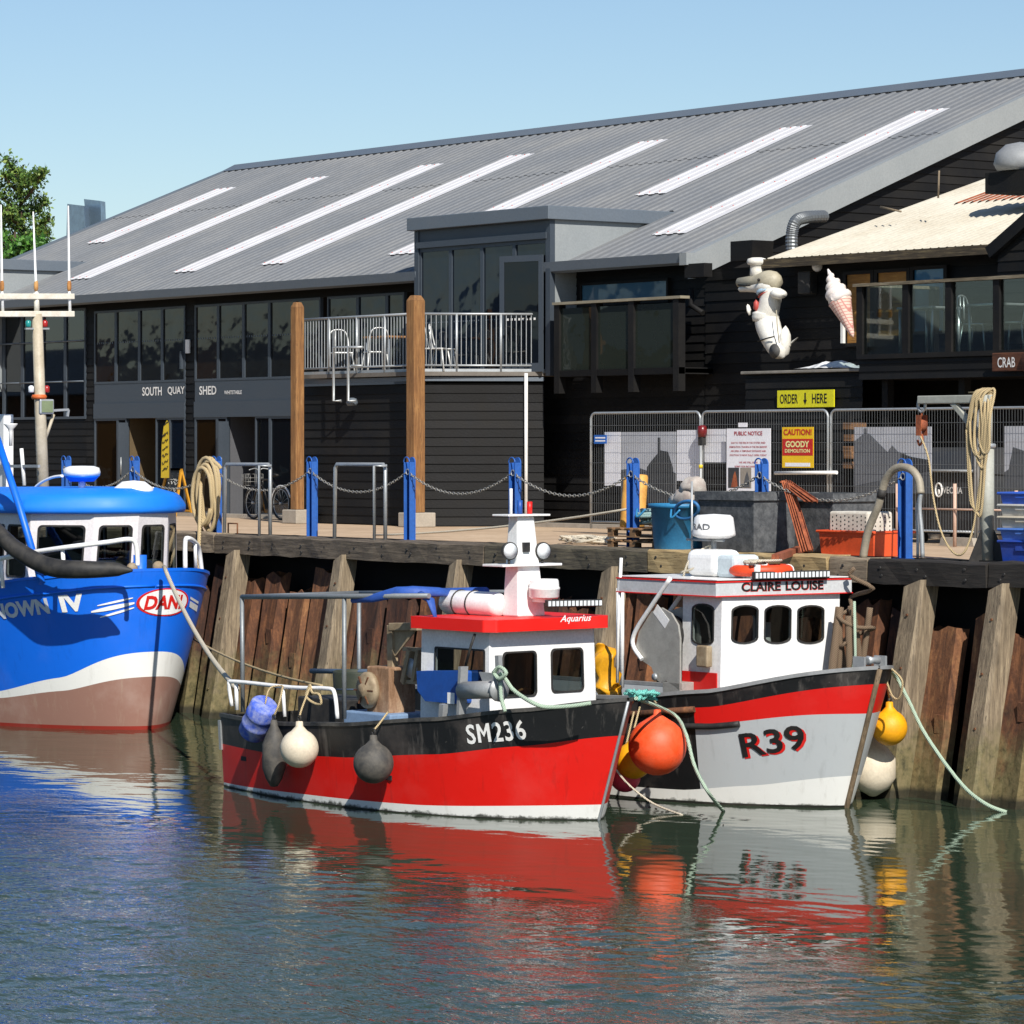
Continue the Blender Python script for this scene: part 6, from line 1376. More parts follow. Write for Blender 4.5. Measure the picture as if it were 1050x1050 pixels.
def fender(kind, P, r, mat, label, group=None, tip=None, L=None, rope=None, eye='#2d5a9a'):
    """teardrop buoy hanging from P (its eye)"""
    t = thing('fender', P, label, 'fender', group); P = V(P)
    if kind == 'ball':
        m = MB(); pr = [(.0, 0), (.045, -.01), (.05, -.07)] + [(r * math.sin(math.radians(a)), -.07 - r * .95 + r * math.cos(math.radians(a)) - .05) for a in range(25, 181, 12)] + [(0, -.12 - r * 1.95)]
        m.lathe([(a, b) for a, b in pr], P, n=28); m.build('buoy', mat, t)
    else:
        m = MB(); pr = [(0, 0), (.04, 0), (.05, -.08), (r * .7, -.2), (r, -.32), (r, -L + .22), (r * .7, -L + .08), (.05, -L - .02), (0, -L - .03)]; m.lathe(pr, P, n=24); m.build('body', mat, t)
    m = MB(); m.tube(arc(P + V((0, 0, .03)), (1, 0, 0), (0, 0, 1), .035, 0, 360, 10)[:-1], .012, 6, closed=True); m.build('eye', M_rub, t)
    if rope is not None: m = MB(); m.tube(smoothpath([P + V((0, 0, .05))] + [V(q) for q in rope], 4), .014, 6); m.build('lanyard', M_rope, t)
    return t
def slickpaint(name, c, scuff='#4a4038', amt=.25, rough=.25, streak=True, chalk=.12):
    """boat topside paint: gloss, long vertical rust and dirt runs, chalky patches"""
    m = N(name); v = m.coords(); a = m.noise(m.coords((6, 6, .55)), 1.5, 6, .65, .2); b = m.noise(v, 1.1, 5, .6); k = m.noise(v, 26, 4, .7)
    c1 = m.mix(m.ramp(a, [(.56, (0, 0, 0, 1)), (.8, (amt, amt, amt, 1))]), c, scuff)
    c1 = m.mix(m.ramp(b, [(.5, (0, 0, 0, 1)), (.85, (chalk,) * 3 + (1,))]), c1, '#c9b9ac')
    c1 = m.mix(m.ramp(k, [(.68, (0, 0, 0, 1)), (.75, (amt * .8,) * 3 + (1,))]), c1, scuff)
    m.l(c1, m.b.inputs['Base Color']); mr = m.n('ShaderNodeMapRange'); mr.inputs['To Min'].default_value = rough; mr.inputs['To Max'].default_value = rough + .35; m.l(b, mr.inputs['Value']); m.l(mr.outputs[0], m.b.inputs['Roughness'])
    m.bump(b, .25, .03); MATS[name] = m.m; return m.m
M_red = slickpaint('red_topsides', '#d8160c', '#6a1a14', .45, .3, chalk=.07); M_bkh = slickpaint('black_topsides', '#0f1012', '#75706a', .6, .4, chalk=.16)
M_bootw = slickpaint('white_boot_top', '#e3e2dc', '#8b8775', .35, .4)
def weedline(mat, top, soft=.09):
    t = mat.node_tree; b = t.nodes['Principled BSDF']; src = b.inputs['Base Color'].links[0].from_socket
    ge = t.nodes.new('ShaderNodeNewGeometry'); sx = t.nodes.new('ShaderNodeSeparateXYZ'); t.links.new(ge.outputs['Position'], sx.inputs[0])
    nz = t.nodes.new('ShaderNodeTexNoise'); nz.inputs['Scale'].default_value = 3.5; nz.inputs['Detail'].default_value = 7; nz.inputs['Roughness'].default_value = .75; t.links.new(ge.outputs['Position'], nz.inputs['Vector'])
    ma = t.nodes.new('ShaderNodeMath'); ma.operation = 'MULTIPLY_ADD'; ma.inputs[1].default_value = -.22; t.links.new(nz.outputs['Fac'], ma.inputs[0]); t.links.new(sx.outputs['Z'], ma.inputs[2])
    mr = t.nodes.new('ShaderNodeMapRange'); mr.inputs['From Min'].default_value = W + top - .11; mr.inputs['From Max'].default_value = W + top - .11 - soft * .4; mr.inputs['To Max'].default_value = .92; t.links.new(ma.outputs[0], mr.inputs['Value'])
    mx = t.nodes.new('ShaderNodeMix'); mx.data_type = 'RGBA'; t.links.new(mr.outputs[0], mx.inputs[0]); t.links.new(src, mx.inputs[6]); mx.inputs[7].default_value = col('#1c2011'); t.links.new(mx.outputs[2], b.inputs['Base Color'])
weedline(M_bootw, .045)
M_anti = slickpaint('weedy_antifouling', '#17180f', '#30321d', .6, .7)
M_redr = slickpaint('red_roof_paint', '#e01a10', '#801a12', .2, .3, chalk=.03)
M_gw = paint('gloss_white', '#eeeeec', .25, '#a69a88', .25, 2.0); M_winb = glass_clear('wheelhouse_pane', '#b4bcba'); M_lining = paint('dim_cabin_lining', '#5c5a54', .7, '#3a352e', .4, 3)  # lining coloured dark to stand for the shade inside the cabins
M_deckp = paint('grey_deck_paint', '#6d6f6c', .8, '#3f3b35', .5, 3); M_tan = paint('worn_tan_metal', '#a08f74', .6, '#5c4326', .75, 6, .1)
M_bluem = paint('deep_blue_cover', '#1b4d9c', .45, '#102a5a', .4, 4); M_lens = paint('lamp_glass', '#dfe3e4', .1, '#aaaabb', .2, 4); M_light = metal('light_bar', '#b9bdbf', .25, .7)

# ---------------------------------------------------------------- Aquarius, the small red boat
A_ = Boat(9.75, -5.42, 3.5, 6.6)
lerp = lambda a, b, t: a + (b - a) * t
def zcurve(pts):
    def f(t):
        for (a, za), (b, zb_) in zip(pts, pts[1:]):
            if t <= b:
                q = (t - a) / (b - a); q2 = q * q * (3 - 2 * q); return lerp(za, zb_, .6 * q + .4 * q2)
        return pts[-1][1]
    return f
aq_zs = zcurve([(0, .97), (.25, .97), (.5, 1.06), (.75, 1.22), (.9, 1.38), (1, 1.52)])
aq_blk = zcurve([(0, .58), (.25, .57), (.5, .64), (.75, .78), (.9, .93), (1, 1.07)])
aq_wh = zcurve([(0, .05), (.4, .10), (.7, .12), (1, .20)])
HA = Hull(6.6, 1.52, 1.38, aq_zs, .55, -.4, (.5, 2.9, .8), (.45, 2.3, .85), .68, .8)
aq = A_.root('red_fishing_boat', 'small red and black fishing boat with white wheelhouse, numbered SM236', 'fishing boat')
dkz = lambda t: .42
hA = HA.build(aq, [(lambda t: 0.015 + .0 * t, 0, 4), (aq_wh, 1, 2), (aq_blk, 2, 8), (aq_zs, 3, 5)], [M_anti, M_bootw, M_red, M_bkh], dkz, .06, paint('worn_black_rail', '#2a2a2a', .5, '#77726a', .6, 5), M_deckp, M_bkh)
# registration letters follow the bow
def hull_text(hull, hullob, txt, x0, x1, zlow, h, mat, bold=.03, lift=.008, name='lettering', dx=0, dz=0, shear=0, tilt=0):
    zz = zlow(0) + h / 2; t0, t1 = hull.at_x(x0, zz), hull.at_x(x1, zz); n = 60; P = [hull.pt(t0 + (t1 - t0) * i / n, zz) for i in range(n + 1)]; acc = [0]
    for i in range(n): acc.append(acc[-1] + (P[i + 1] - P[i]).length)
    def fn(x, y):
        d = max(0, min(acc[-1], x + dx)); i = next((k for k in range(n) if acc[k + 1] >= d), n - 1); f = (d - acc[i]) / max(1e-9, acc[i + 1] - acc[i])
        return hull.surf(P[i].x + (P[i + 1].x - P[i].x) * f, zlow(0) + y + dz + tilt * (P[i].x - x0), -1, lift)
    m = MB(); m.text(txt, None, None, None, acc[-1], h, bold=bold, fn=fn, cuts=30, shear=shear); return m.build(name, mat, hullob, True)
def hx(H, bt, px, py, z):
    """local x where the near (starboard) skin is seen at this pixel column, at height z"""
    best = None
    for i in range(401):
        t = i / 400; w = bt.world(H.pt(t, z, -1)) - CAMP; d = w.x * Fu + w.y * Fv; X_ = CX + FP * (w.x * Ru + w.y * Rv) / d
        if best is None or abs(X_ - px) < best[0]: best = (abs(X_ - px), H.pt(t, z, -1).x)
    return best[1]
xa, xb = hx(HA, A_, 479, 755, .95), hx(HA, A_, 542, 752, .95)
zl = A_.Y(479, 763, HA.pt(HA.at_x(xa, .85), .85).y).z; zr_ = A_.Y(542, 758, HA.pt(HA.at_x(xb, .95), .95).y).z
hull_text(HA, hA, 'SM236', xa, xb, lambda t: zl, .25, M_white, .02, tilt=(zr_ - zl) / (xb - xa))
sp_ = MB()
for px_ in (251, 399): x = hx(HA, A_, px_, 785, .4); p = HA.surf(x, .44, -1, .004); sp_.obox(p, (.06, 0, 0), (0, .01, 0), (0, 0, .03))
sp_.split('scupper', M_rub, hA, True)
# stem band
m = MB(); m.tube([HA.pt(1, z) + V((.01, 0, 0)) for z in (-.3, 0, .3, .7, 1.1, 1.5)], .02, 6); m.build('stem_band', M_galv, hA, True)
# stern corner angle irons
m = MB(); 
for z0, z1 in ((.5, .9),): p, q = HA.pt(0.002, z0, -1, .01), HA.pt(0.002, z1, -1, .01); m.beam(p, q, .05, .05)
m.build('corner_iron', M_galv, hA, True)
# wheelhouse
yS, yP = -.92, .92
xF = A_.Y(500, 700, yS).x; xR = A_.Y(430, 700, yS).x; zR0 = A_.Y(500, 648, yS).z; zT = A_.Y(500, 635.5, yS).z
plan = [(xR, yS), (xF, yS + .02), (xF, yP), (xR, yP)]
rk = [(0, .04), (-.04, .04), (-.04, -.04), (0, -.04)]; zb_ = .37; H_ = zR0 - zb_; zw1 = zR0 + .005
hz = lambda y_px, px_=500: (A_.Y(px_, y_px, yS).z - zb_) / H_
fx = lambda px_: (A_.X(px_, 690, xF).y - yS) / (yP - yS)
hf = lambda y_: (A_.X(556, y_, xF).z - zb_) / H_
sx_ = lambda px_: (A_.Y(px_, 680, yS).x - xR) / (xF - xR)
wins = [(1, (fx(514), fx(551), hf(714), hf(667)), .07, None), (1, (fx(566), fx(601), hf(712), hf(666)), .07, None), (0, (sx_(444), sx_(496), hz(700, 470), hz(665, 470)), .03, None), (2, (.15, .8, .55, .85), .06, None), (3, (.3, .72, .03, .88), .03, None)]
wh, vs = cabin(aq, plan, zb_, zw1, [M_gw, M_lining], 'wheelhouse', rk, wins)
for (k, rc, rad, arch) in wins[:4]: pane(wh, vs[k], vs[(k + 1) % 4], vs[4 + (k + 1) % 4], vs[4 + k], rc, M_rub, M_winb, rad, .022)
m = MB(); m.box(xF - .5, xF - .1, yS + .15, yP - .15, .45, 1.25); m.box(xF - .35, xF - .12, yS + .2, yS + .75, 1.25, 1.5); m.split('console', M_lining, wh, True, bevel=.02)
m = MB(); m.tube(arc((xF - .6, .15, 1.35), (0, 1, 0), (.3, 0, .95), .2, 0, 360, 20)[:-1], .018, 6, closed=True); m.tube([(xF - .5, .15, 1.3), (xF - .6, .15, 1.35)], .02, 6); m.build('steering_wheel', M_post, wh, True)
m = MB(); m.ball((xF - .25, yS + .3 + .85, 1.33), (.1, .14, .09), 10, 8); m.build('yellow_vest', paint('hi_vis', '#c9e02a', .6), wh, True)
m = MB(); m.ball((xF - .2, yS + .95, 1.32), (.08, .08, .1), 10, 8); m.build('pink_float', paint('pink_float', '#d06a72', .5), wh, True)
# red roof with an upstand
m = MB(); ov = .12; rp_ = [(xR - .04, yS - ov), (xF + .05, yS - ov), (xF + ov + .06, yS + .0), (xF + ov + .06, yP - .0), (xF + .05, yP + ov), (xR - .04, yP + ov)]
m.prism(rp_, (0, 0, zR0 - .0), (1, 0, 0), (0, 1, 0), (0, 0, zT - zR0)); rf = m.build('roof', M_redr, wh, True, bevel=.02)
m = MB(); P1 = A_.X(574, 640, xF + ov + .06); P2 = A_.X(606, 640, xF + ov + .06); P3 = A_.X(574, 631, xF + ov + .06)
m.text('Aquarius', (xF + ov + .062, P1.y, P1.z), (0, 1, 0), (0, 0, 1), P2.y - P1.y, P3.z - P1.z, bold=.012, shear=.35); m.build('lettering', M_gw, rf, True)
# mast, platforms, lamps, radar
mz0 = zT + .0; my = A_.X(540, 620, xF - .45).y; xM = xF - .45
mzt = A_.X(540, 529, xM).z
m = MB(); b0, b1 = .17, .09; vs_m = []
wl_ = lambda px_: A_.X(px_, 600, xM).y
y0b, y1b, y0t, y1t = wl_(523), wl_(551), wl_(526), wl_(548)
m.add([(xM - .16, y0b, mz0), (xM + .16, y0b, mz0), (xM + .16, y1b, mz0), (xM - .16, y1b, mz0), (xM - .09, y0t, mzt), (xM + .09, y0t, mzt), (xM + .09, y1t - .08, mzt), (xM - .09, y1t - .08, mzt)], [(3, 2, 1, 0), (0, 1, 5, 4), (1, 2, 6, 5), (2, 3, 7, 6), (3, 0, 4, 7), (4, 5, 6, 7)])
ms = m.build('mast', M_gw, aq, True, bevel=.02)
z_ = A_.X(535, 579, xM).z; m = MB(); m.box(xM - .2, xM + .2, wl_(505), wl_(566), z_ - .015, z_ + .015); m.build('platform', M_gw, ms, True, bevel=.005)
m = MB(); m.box(xM - .16, xM + .16, wl_(513), wl_(556), mzt, mzt + .025); m.build('platform', M_gw, ms, True, bevel=.005)
for px_ in (522, 556):
    c = A_.X(px_, 565, xM + .12); m = MB(); m.lathe([(0, -.08), (.06, -.07), (.115, -.0), (.115, .03), (.1, .035)], c, (1, -.15, 0), 20); fl = m.build('floodlight', M_rub, ms, True)
    m = MB(); m.lathe([(0, .036), (.1, .036), (.095, .03)][::-1], c, (1, -.15, 0), 20); m.build('lens', M_lens, fl, True)
    m = MB(); m.tube([c + V((0, 0, -.1)), V((c.x, c.y, z_))], .018, 6); m.build('bracket', M_rub, fl, True)
c = A_.X(558, 603, xM + .32); m = MB(); m.lathe([(0, -.13), (.17, -.13), (.19, -.11), (.195, -.02), (.2, -.015), (.2, .01), (.19, .015), (.185, .09), (.17, .115), (.0, .12)], c, n=28); rd = m.build('radar_dome', M_gw, ms, True)
m = MB(); m.box(c.x - .3, c.x + .08, c.y - .06, c.y + .06, c.z - .18, c.z - .12); m.build('bracket', M_gw, rd, True)
for px_, h_, mt in ((524, .35, M_gw), (533, .2, M_bluem), (543, .18, M_redr)):
    c = A_.X(px_, 526, xM); m = MB(); m.cyl((xM, c.y, mzt + .02), (xM, c.y, mzt + h_), .02 if px_ == 524 else .035, 8); m.build('aerial' if px_ == 524 else 'signal_lamp', mt, ms, True)
hn = A_.X(540, 561, xM + .14); m = MB(); m.box(xM + .1, xM + .15, hn.y - .05, hn.y + .05, hn.z - .06, hn.z + .06); m.build('junction_box', M_rub, ms, True)
# LED bar, raft canister
A0, B0 = A_.X(560, 619, xF + .12), A_.X(616, 618, xF + .12); m = MB(); m.beam(A0, B0, .06, .09); lb1 = m.build('light_bar', M_rub, wh, True, bevel=.01)
m = MB(); 
for k in range(14): p = A0.lerp(B0, (k + .5) / 14); m.box(xF + .148, xF + .155, p.y - .022, p.y + .022, p.z - .032, p.z + .032)
m.split('lamp_cell', M_lens, lb1, True)
c0, c1_ = A_.Y(451, 622, -.3), A_.Y(510, 622, -.3); zc0, zc1 = A_.Y(480, 632, -.3).z, A_.Y(480, 612, -.3).z
t_raft = thing('life_raft', A_.world((c0.x + .5, -.2, zc0)), 'white life raft canister strapped on the red wheelhouse roof', 'life raft', rz=A_.h)
m = MB(); hl = (c1_.x - c0.x) / 2 - .02; hh_ = max(.16, (zc1 - zc0) / 2); m.lathe([(0, -hl), (hh_ * .8, -hl + .01), (hh_, -hl + .08), (hh_ * 1.02, 0), (hh_, hl - .08), (hh_ * .8, hl - .01), (0, hl)], (c0.x + hl - (c0.x + .5), -.0, hh_), (1, 0, 0), 24, sq=(1, 1)); m.build('canister', M_gw, t_raft, True)
for k in (-.45, .05): m = MB(); m.tube(arc((c0.x + hl - (c0.x + .5) + hl * k, 0, hh_), (0, 1, 0), (0, 0, 1), hh_ * 1.03, 0, 360, 24)[:-1], .012, 6, closed=True); m.build('strap', M_rub, t_raft, True)
c = A_.Y(516, 622, .1); m = MB(); m.cyl((c.x - .1, .15, c.z - .1), (c.x + .25, .15, c.z - .1), .13, 16); tg = m.build('gas_bottle', M_redr, aq, True)
# stern rails, canopy frame
R1 = [(238, 724), (235, 702), (242, 699), (300, 705), (335, 706), (343, 711), (346, 737)]
m = MB(); m.tube(smoothpath([A_.Y(x, y, -1.12 if i < 1 else -1.16) for i, (x, y) in enumerate(R1)], 4), .028, 8); m.tube([A_.Y(242, 700, -1.14), A_.Y(243, 728, -1.14)], .028, 8); m.tube([A_.Y(290, 704, -1.16), A_.Y(292, 735, -1.2)], .025, 8); m.build('stern_rail', M_gw, aq, True)
fz = A_.Y(353, 614, -1.0)
m = MB(); a0 = A_.Y(248, 612, -1.0); a1 = A_.Y(440, 611, -1.0); m.tube([a0, a1], .034, 8); fr1 = m.build('canopy_frame', metal('weathered_scaffold_tube', '#8f9496', .5, .5), aq, True)
mtf = MATS['weathered_scaffold_tube']
m = MB(); m.tube([a0, A_.Y(249, 730, -1.0)], .03, 8); m.build('frame_leg', mtf, fr1, True); m = MB(); m.tube([fz, A_.Y(353, 737, -1.0)], .03, 8); m.build('frame_leg', mtf, fr1, True)
m = MB(); q = V((a0.x, 1.0, a0.z)); m.tube([a0, q], .03, 8); m.build('frame_leg', mtf, fr1, True); m = MB(); m.tube([q, V((a0.x, 1.0, .5))], .03, 8); m.build('frame_leg', mtf, fr1, True); m = MB(); m.tube([q, V((a1.x, 1.0, a1.z))], .03, 8); m.build('frame_leg', mtf, fr1, True)
tp = MB(); M_tarp = paint('blue_tarpaulin', '#2c55a8', .6, '#16305f', .4, 5)
tp.tube([A_.Y(360, 616, -.98), A_.Y(385, 613, -1.0), A_.Y(408, 607, -.96), A_.Y(424, 606, -.9), A_.Y(450, 608, -.5), A_.Y(470, 610, .0)], [.03, .05, .06, .07, .06, .04], 10); tp.tube([A_.Y(430, 609, -.95), A_.Y(440, 616, -.95), A_.Y(447, 634, -.95)], [.04, .06, .02], 8); tp.tube([A_.Y(430, 608, .3), A_.Y(500, 607, .3)], .06, 8)
tp.v = [tuple(V(v) + V((noise.noise(V(v) * 7), noise.noise(V(v) * 9 + V((3, 0, 0))), noise.noise(V(v) * 8 + V((0, 5, 0))))) * .05) for v in tp.v]
tg = tp.build('tarpaulin', M_tarp, None, True); tg.location = A_.o; tg.rotation_euler = (0, 0, A_.h); tag(tg, 'rolled blue tarpaulin lashed to the canopy frame', 'tarpaulin')
m = MB(); m.tube([A_.Y(319, 688, .9), A_.Y(392, 689, .9)], .035, 8); m.tube([A_.Y(345, 707, -.6), A_.Y(372, 707, -.5)], .012, 6); m.split('cross_tube', paint('blue_grey_tube', '#4c5d72', .5), aq, True)
# boxes on the working deck
for (x0p, x1p, y0p, y1p, yy, mt, nm) in ((305, 352, 718, 740, -.7, M_rub, 'deck_box'), (352, 400, 733, 742, -.9, paint('pale_blue_lid', '#7d98b8', .5), 'hatch_board'), (335, 372, 690, 735, .4, paint('dark_green_tub', '#2c3327', .6, '#4b4a36', .5), 'bait_tub')):
    a, b = A_.Y(x0p, y1p, yy), A_.Y(x1p, y0p, yy)
    if nm == 'bait_tub': m = MB(); r_ = (b.x - a.x) / 2; m.lathe([(r_ * .85, .42), (r_, b.z), (r_ * .9, b.z), (r_ * .8, .5), (0, .5)], ((a.x + b.x) / 2, yy + .3, 0), n=20)
    else: m = MB(); m.box(a.x, b.x, yy, yy + .7, .43, b.z)
    m.build(nm, mt, aq, True, bevel=.02)
# gallows, winch and line hauler
m = MB(); g0 = A_.Y(402, 641, -.55); g1 = A_.Y(431, 641, -.55); gb = A_.Y(404, 728, -.55)
m.beam(g0 + V((0, 0, -.02)), g1 + V((0, 0, -.02)), .12, .1); m.beam(g0, V((g0.x + .05, gb.y, .42)), .11, .1); m.prism([(0, 0), (.5, 0), (0, -.42)], (g0.x, -.56, g0.z - .05), (1, 0, 0), (0, 0, 1), (0, .02, 0)); ga = m.build('gallows', M_tan, aq, True, bevel=.008)
m = MB(); c = A_.Y(420, 683, -.55); m.obox(c, (.07, 0, .22), (0, .08, 0), (.03, 0, -.02)); m.obox(c + V((.2, 0, .02)), (.05, 0, .2), (0, .08, 0), (.03, 0, 0)); m.beam(c + V((-.1, 0, .22)), c + V((.32, 0, .22)), .08, .05); m.beam(c + V((-.1, 0, -.2)), c + V((.25, 0, -.2)), .08, .05); m.split('hauler_frame', M_tan, ga, True)
m = MB(); m.lathe([(0, .06), (.13, .06), (.09, 0), (.13, -.06), (0, -.06)], c + V((.1, 0, -.02)), (0, 1, 0), 16); m.build('sheave', M_galv, ga, True)
c = A_.Y(380, 710, -.75); m = MB(); m.box(c.x - .1, c.x + .38, -.74, -.3, .43, c.z + .34); wn = m.build('winch_box', rust('tan_rust', '#6a4b30', '#96755a', '#b59a7d'), aq, True, bevel=.02)
m = MB(); m.lathe([(0, .14), (.08, .14), (.1, .1), (.2, .09), (.24, .05), (.24, .0), (.16, -.02), (.16, -.06)], c + V((-.02, 0, .03)), (-.1, -1, 0), 24); m.build('capstan', M_tan, wn, True)
for k in range(6): a = k * math.pi / 3; m = MB(); p = c + V((-.02, -.1, .03)); m.beam(p + V((math.cos(a) * .08, 0, math.sin(a) * .08)), p + V((math.cos(a) * .2, 0, math.sin(a) * .2)), .025, .02); m.build('spoke', M_rust, wn, True)
c = A_.Y(450, 706, -1.05); m = MB(); bp_ = A_.Y(427, 688, -1.05), A_.Y(473, 688, -1.05), A_.Y(473, 722, -1.05), A_.Y(436, 719, -1.05), A_.Y(428, 708, -1.05)
m.prism([(p.x, p.z) for p in bp_], (0, -1.05, 0), (1, 0, 0), (0, 0, 1), (0, .35, 0)); pm = m.build('pot_hauler', M_bluem, aq, True, bevel=.03)
m = MB(); c2 = A_.Y(462, 716, -1.06); m.box(c2.x - .07, c2.x + .07, -1.056, -1.052, c2.z - .07, c2.z + .07); m.build('label', M_gw, pm, True)
a, b = A_.Y(474, 708, -1.15), A_.Y(511, 707, -1.15); m = MB(); m.cyl(a, b, .11, 16); m.lathe([(.11, 0), (.15, .02), (.15, .05), (0, .05)], b - V((.02, 0, 0)), (1, 0, 0), 16); m.obox(a, (.025, 0, 0), (0, .06, 0), (.02, 0, .3)); m.split('hauler_drum', M_steel, pm, True)
m = MB(); m.beam(A_.Y(511, 672, -1.15), A_.Y(513, 718, -1.15), .07, .06); m.prism([(0, 0), (.35, .0), (.3, -.28), (.18, -.3)], A_.Y(491, 689, -1.14), (1, 0, 0), (0, 0, 1), (0, .02, 0)); m.beam(A_.Y(455, 722, -1.1), A_.Y(453, 748, -1.1), .08, .08); m.split('hauler_arm', M_steel, pm, True)
m = MB(); m.tube([A_.Y(487, 650, -1.0), A_.Y(483, 662, -1.02), A_.Y(477, 684, -1.05)], .018, 6); m.build('gas_strut', M_rub, aq, True)
m = MB(); m.tube(smoothpath([A_.Y(512, 690, -1.2), A_.Y(518, 696, -1.15), A_.Y(527, 708, -1.1), A_.Y(545, 720, -1.1), A_.Y(560, 725, -.98), A_.Y(585, 724, -.8), A_.Y(606, 721, -.62)], 5), .026, 8)
m.tube(smoothpath([A_.Y(513, 700, -1.2), A_.Y(514, 716, -1.2), A_.Y(518, 730, -1.2)], 4), .024, 8); m.tube(smoothpath([A_.Y(506, 690, -1.25), A_.Y(512, 684, -1.25), A_.Y(519, 690, -1.25), A_.Y(512, 696, -1.25), A_.Y(506, 690, -1.25)], 4), .026, 8)
ro = m.build('hauling_rope', M_ropeg, None, True); ro.location = A_.o; ro.rotation_euler = (0, 0, A_.h); tag(ro, 'thick pale green rope running from the hauler along the bow', 'rope')
# fenders on the near side
def wA(px, py, off=.16):
    x = hx(HA, A_, px, py, .8); p = HA.pt(HA.at_x(x, .8), .8, -1, off); q = A_.Y(px, py, p.y); return A_.world(q)
M_buoyw = paint('chalky_white_buoy', '#d9cdb6', .55, '#9a866a', .4, 4); M_buoyk = paint('grey_black_buoy', '#3b3a38', .65, '#7f776a', .6, 5)
fender('ball', wA(307, 739, .3), .25, M_buoyw, 'chalky white round fender on the near side of the small red boat', rope=[wA(310, 725, .22), wA(318, 704, .0)])
fender('ball', wA(383, 753, .3), .255, M_buoyk, 'dark grey round fender with turquoise lanyard on the small red boat', rope=[wA(389, 742, .15), wA(398, 730, -.05)])
fender('long', wA(281, 738, .22), .155, M_buoyk, 'long black sausage fender beside the white buoy', L=.85, rope=[wA(286, 722, .16), wA(290, 704, .0)])
P = wA(272, 722, .24); Q = wA(258, 752, .26); t = thing('plastic_drum', P, 'scuffed blue plastic drum hung as a fender near the red stern', 'drum'); ax_ = (P - Q)
M_drum = paint('scuffed_blue_drum', '#3c5bc4', .6, '#b9bccb', .9, 9); Ld = ax_.length; m = MB(); m.lathe([(0, 0), (.17, .0), (.19, .03), (.19, Ld * .3), (.2, Ld * .34), (.19, Ld * .38), (.19, Ld * .62), (.2, Ld * .66), (.19, Ld * .7), (.19, Ld - .03), (.16, Ld), (0, Ld)], Q, ax_, 24); m.build('drum', M_drum, t)
m = MB(); m.tube(smoothpath([P, P + V((-.05, .1, .2)), A_.world(A_.Y(290, 703, -1.16))], 4), .012, 6); m.build('lanyard', M_rope, t)
for p_, q_, lb in (((310, 705), (322, 716), 'knotted tan rope ends on the white stern rail'),):
    m = MB(); a, b = A_.world(A_.Y(318, 702, -1.18)), A_.world(A_.Y(327, 712, -1.2))
    m.tube(smoothpath([a, a + V((.1, -.03, -.1)), b, b + V((.05, 0, -.12)), b + V((-.12, 0, -.12)), a + V((-.05, -.03, -.15)), a], 5), .018, 6); tag(m.build('rope_tail', M_rope), lb, 'rope')

# ---------------------------------------------------------------- Claire Louise, the grey and red boat
B_ = Boat(10.43, -1.93, 1.0, 8.6)
cl_zs = zcurve([(0, 1.2), (.4, 1.22), (.7, 1.33), (.85, 1.48), (1, 1.82)])
cl_bk = lambda t: cl_zs(t) - lerp(.17, .21, t); cl_rd = lambda t: cl_zs(t) - .19 - (.2 + .2 * max(0, (t - .7) / .3) ** 2.5); cl_wh = zcurve([(0, .1), (.8, .17), (.9, .27), (1, .42)])
HB = Hull(8.6, 1.62, 1.5, cl_zs, .62, -.45, (.62, 2.6, .58), (.55, 2.3, .95), .85, .75, 8)
cl = B_.root('grey_fishing_boat', 'grey, red and black fishing boat with white cabin, numbered R39', 'fishing boat')
M_grey = slickpaint('grey_topsides', '#b4b8b9', '#5f5d56', .25, .4, chalk=.12); M_redc = slickpaint('red_band', '#d3150f', '#5a1410', .3, .35, chalk=.05)
xsplit = hx(HB, B_, 712, 770, .8) / 8.6
M_capg = paint('grey_cap_rail', '#8d8f90', .5, '#4d4b46', .5, 4)
hB = HB.build(cl, [(lambda t: .03, 0, 4), (cl_wh, 1, 3), (cl_rd, 2, 7), (cl_bk, 3, 4), (cl_zs, 4, 3)], [M_anti, M_bootw, M_grey, M_redc, M_bkh], lambda t: .55 + .3 * max(0, t - .6), .075, M_capg, M_deckp, M_grey, matf=lambda t, z, mi: (4 if (t < xsplit and mi >= 2) else mi))
m = MB(); m.tube([HB.pt(1, z) + V((.02, 0, 0)) for z in (-.3, 0, .4, .9, 1.4, 1.8)], .035, 8); m.build('stem_post', wood('stem_timber', '#4f4232', '#7a674e', '#9c876a', 2), hB, True)
# rubbing strakes
for z_f, a, b, mt in ((lambda t: cl_rd(t) - .03, xsplit - .03, xsplit + .06, M_rub), (lambda t: cl_bk(t) - .02, .3, xsplit, M_rust)):
    m = MB(); m.tube([HB.pt(lerp(a, b, k / 12), z_f(lerp(a, b, k / 12)), -1, .02) for k in range(13)], .04, 8); m.build('rubbing_strake', mt, hB, True)
xa, xb = hx(HB, B_, 758, 765, .85), hx(HB, B_, 826, 758, .95)
zl = B_.Y(760, 777, HB.pt(HB.at_x(xa, .75), .75).y).z; zr_ = B_.Y(826, 767, HB.pt(HB.at_x(xb, .85), .85).y).z; hgt = B_.Y(760, 752, HB.pt(HB.at_x(xa, .75), .75).y).z - zl
hull_text(HB, hB, 'R39', xa + .02, xb + .02, lambda t: zl - .02, hgt, M_redc, .02, .006, tilt=(zr_ - zl) / (xb - xa)); hull_text(HB, hB, 'R39', xa, xb, lambda t: zl, hgt, M_ink, .015, .012, tilt=(zr_ - zl) / (xb - xa))
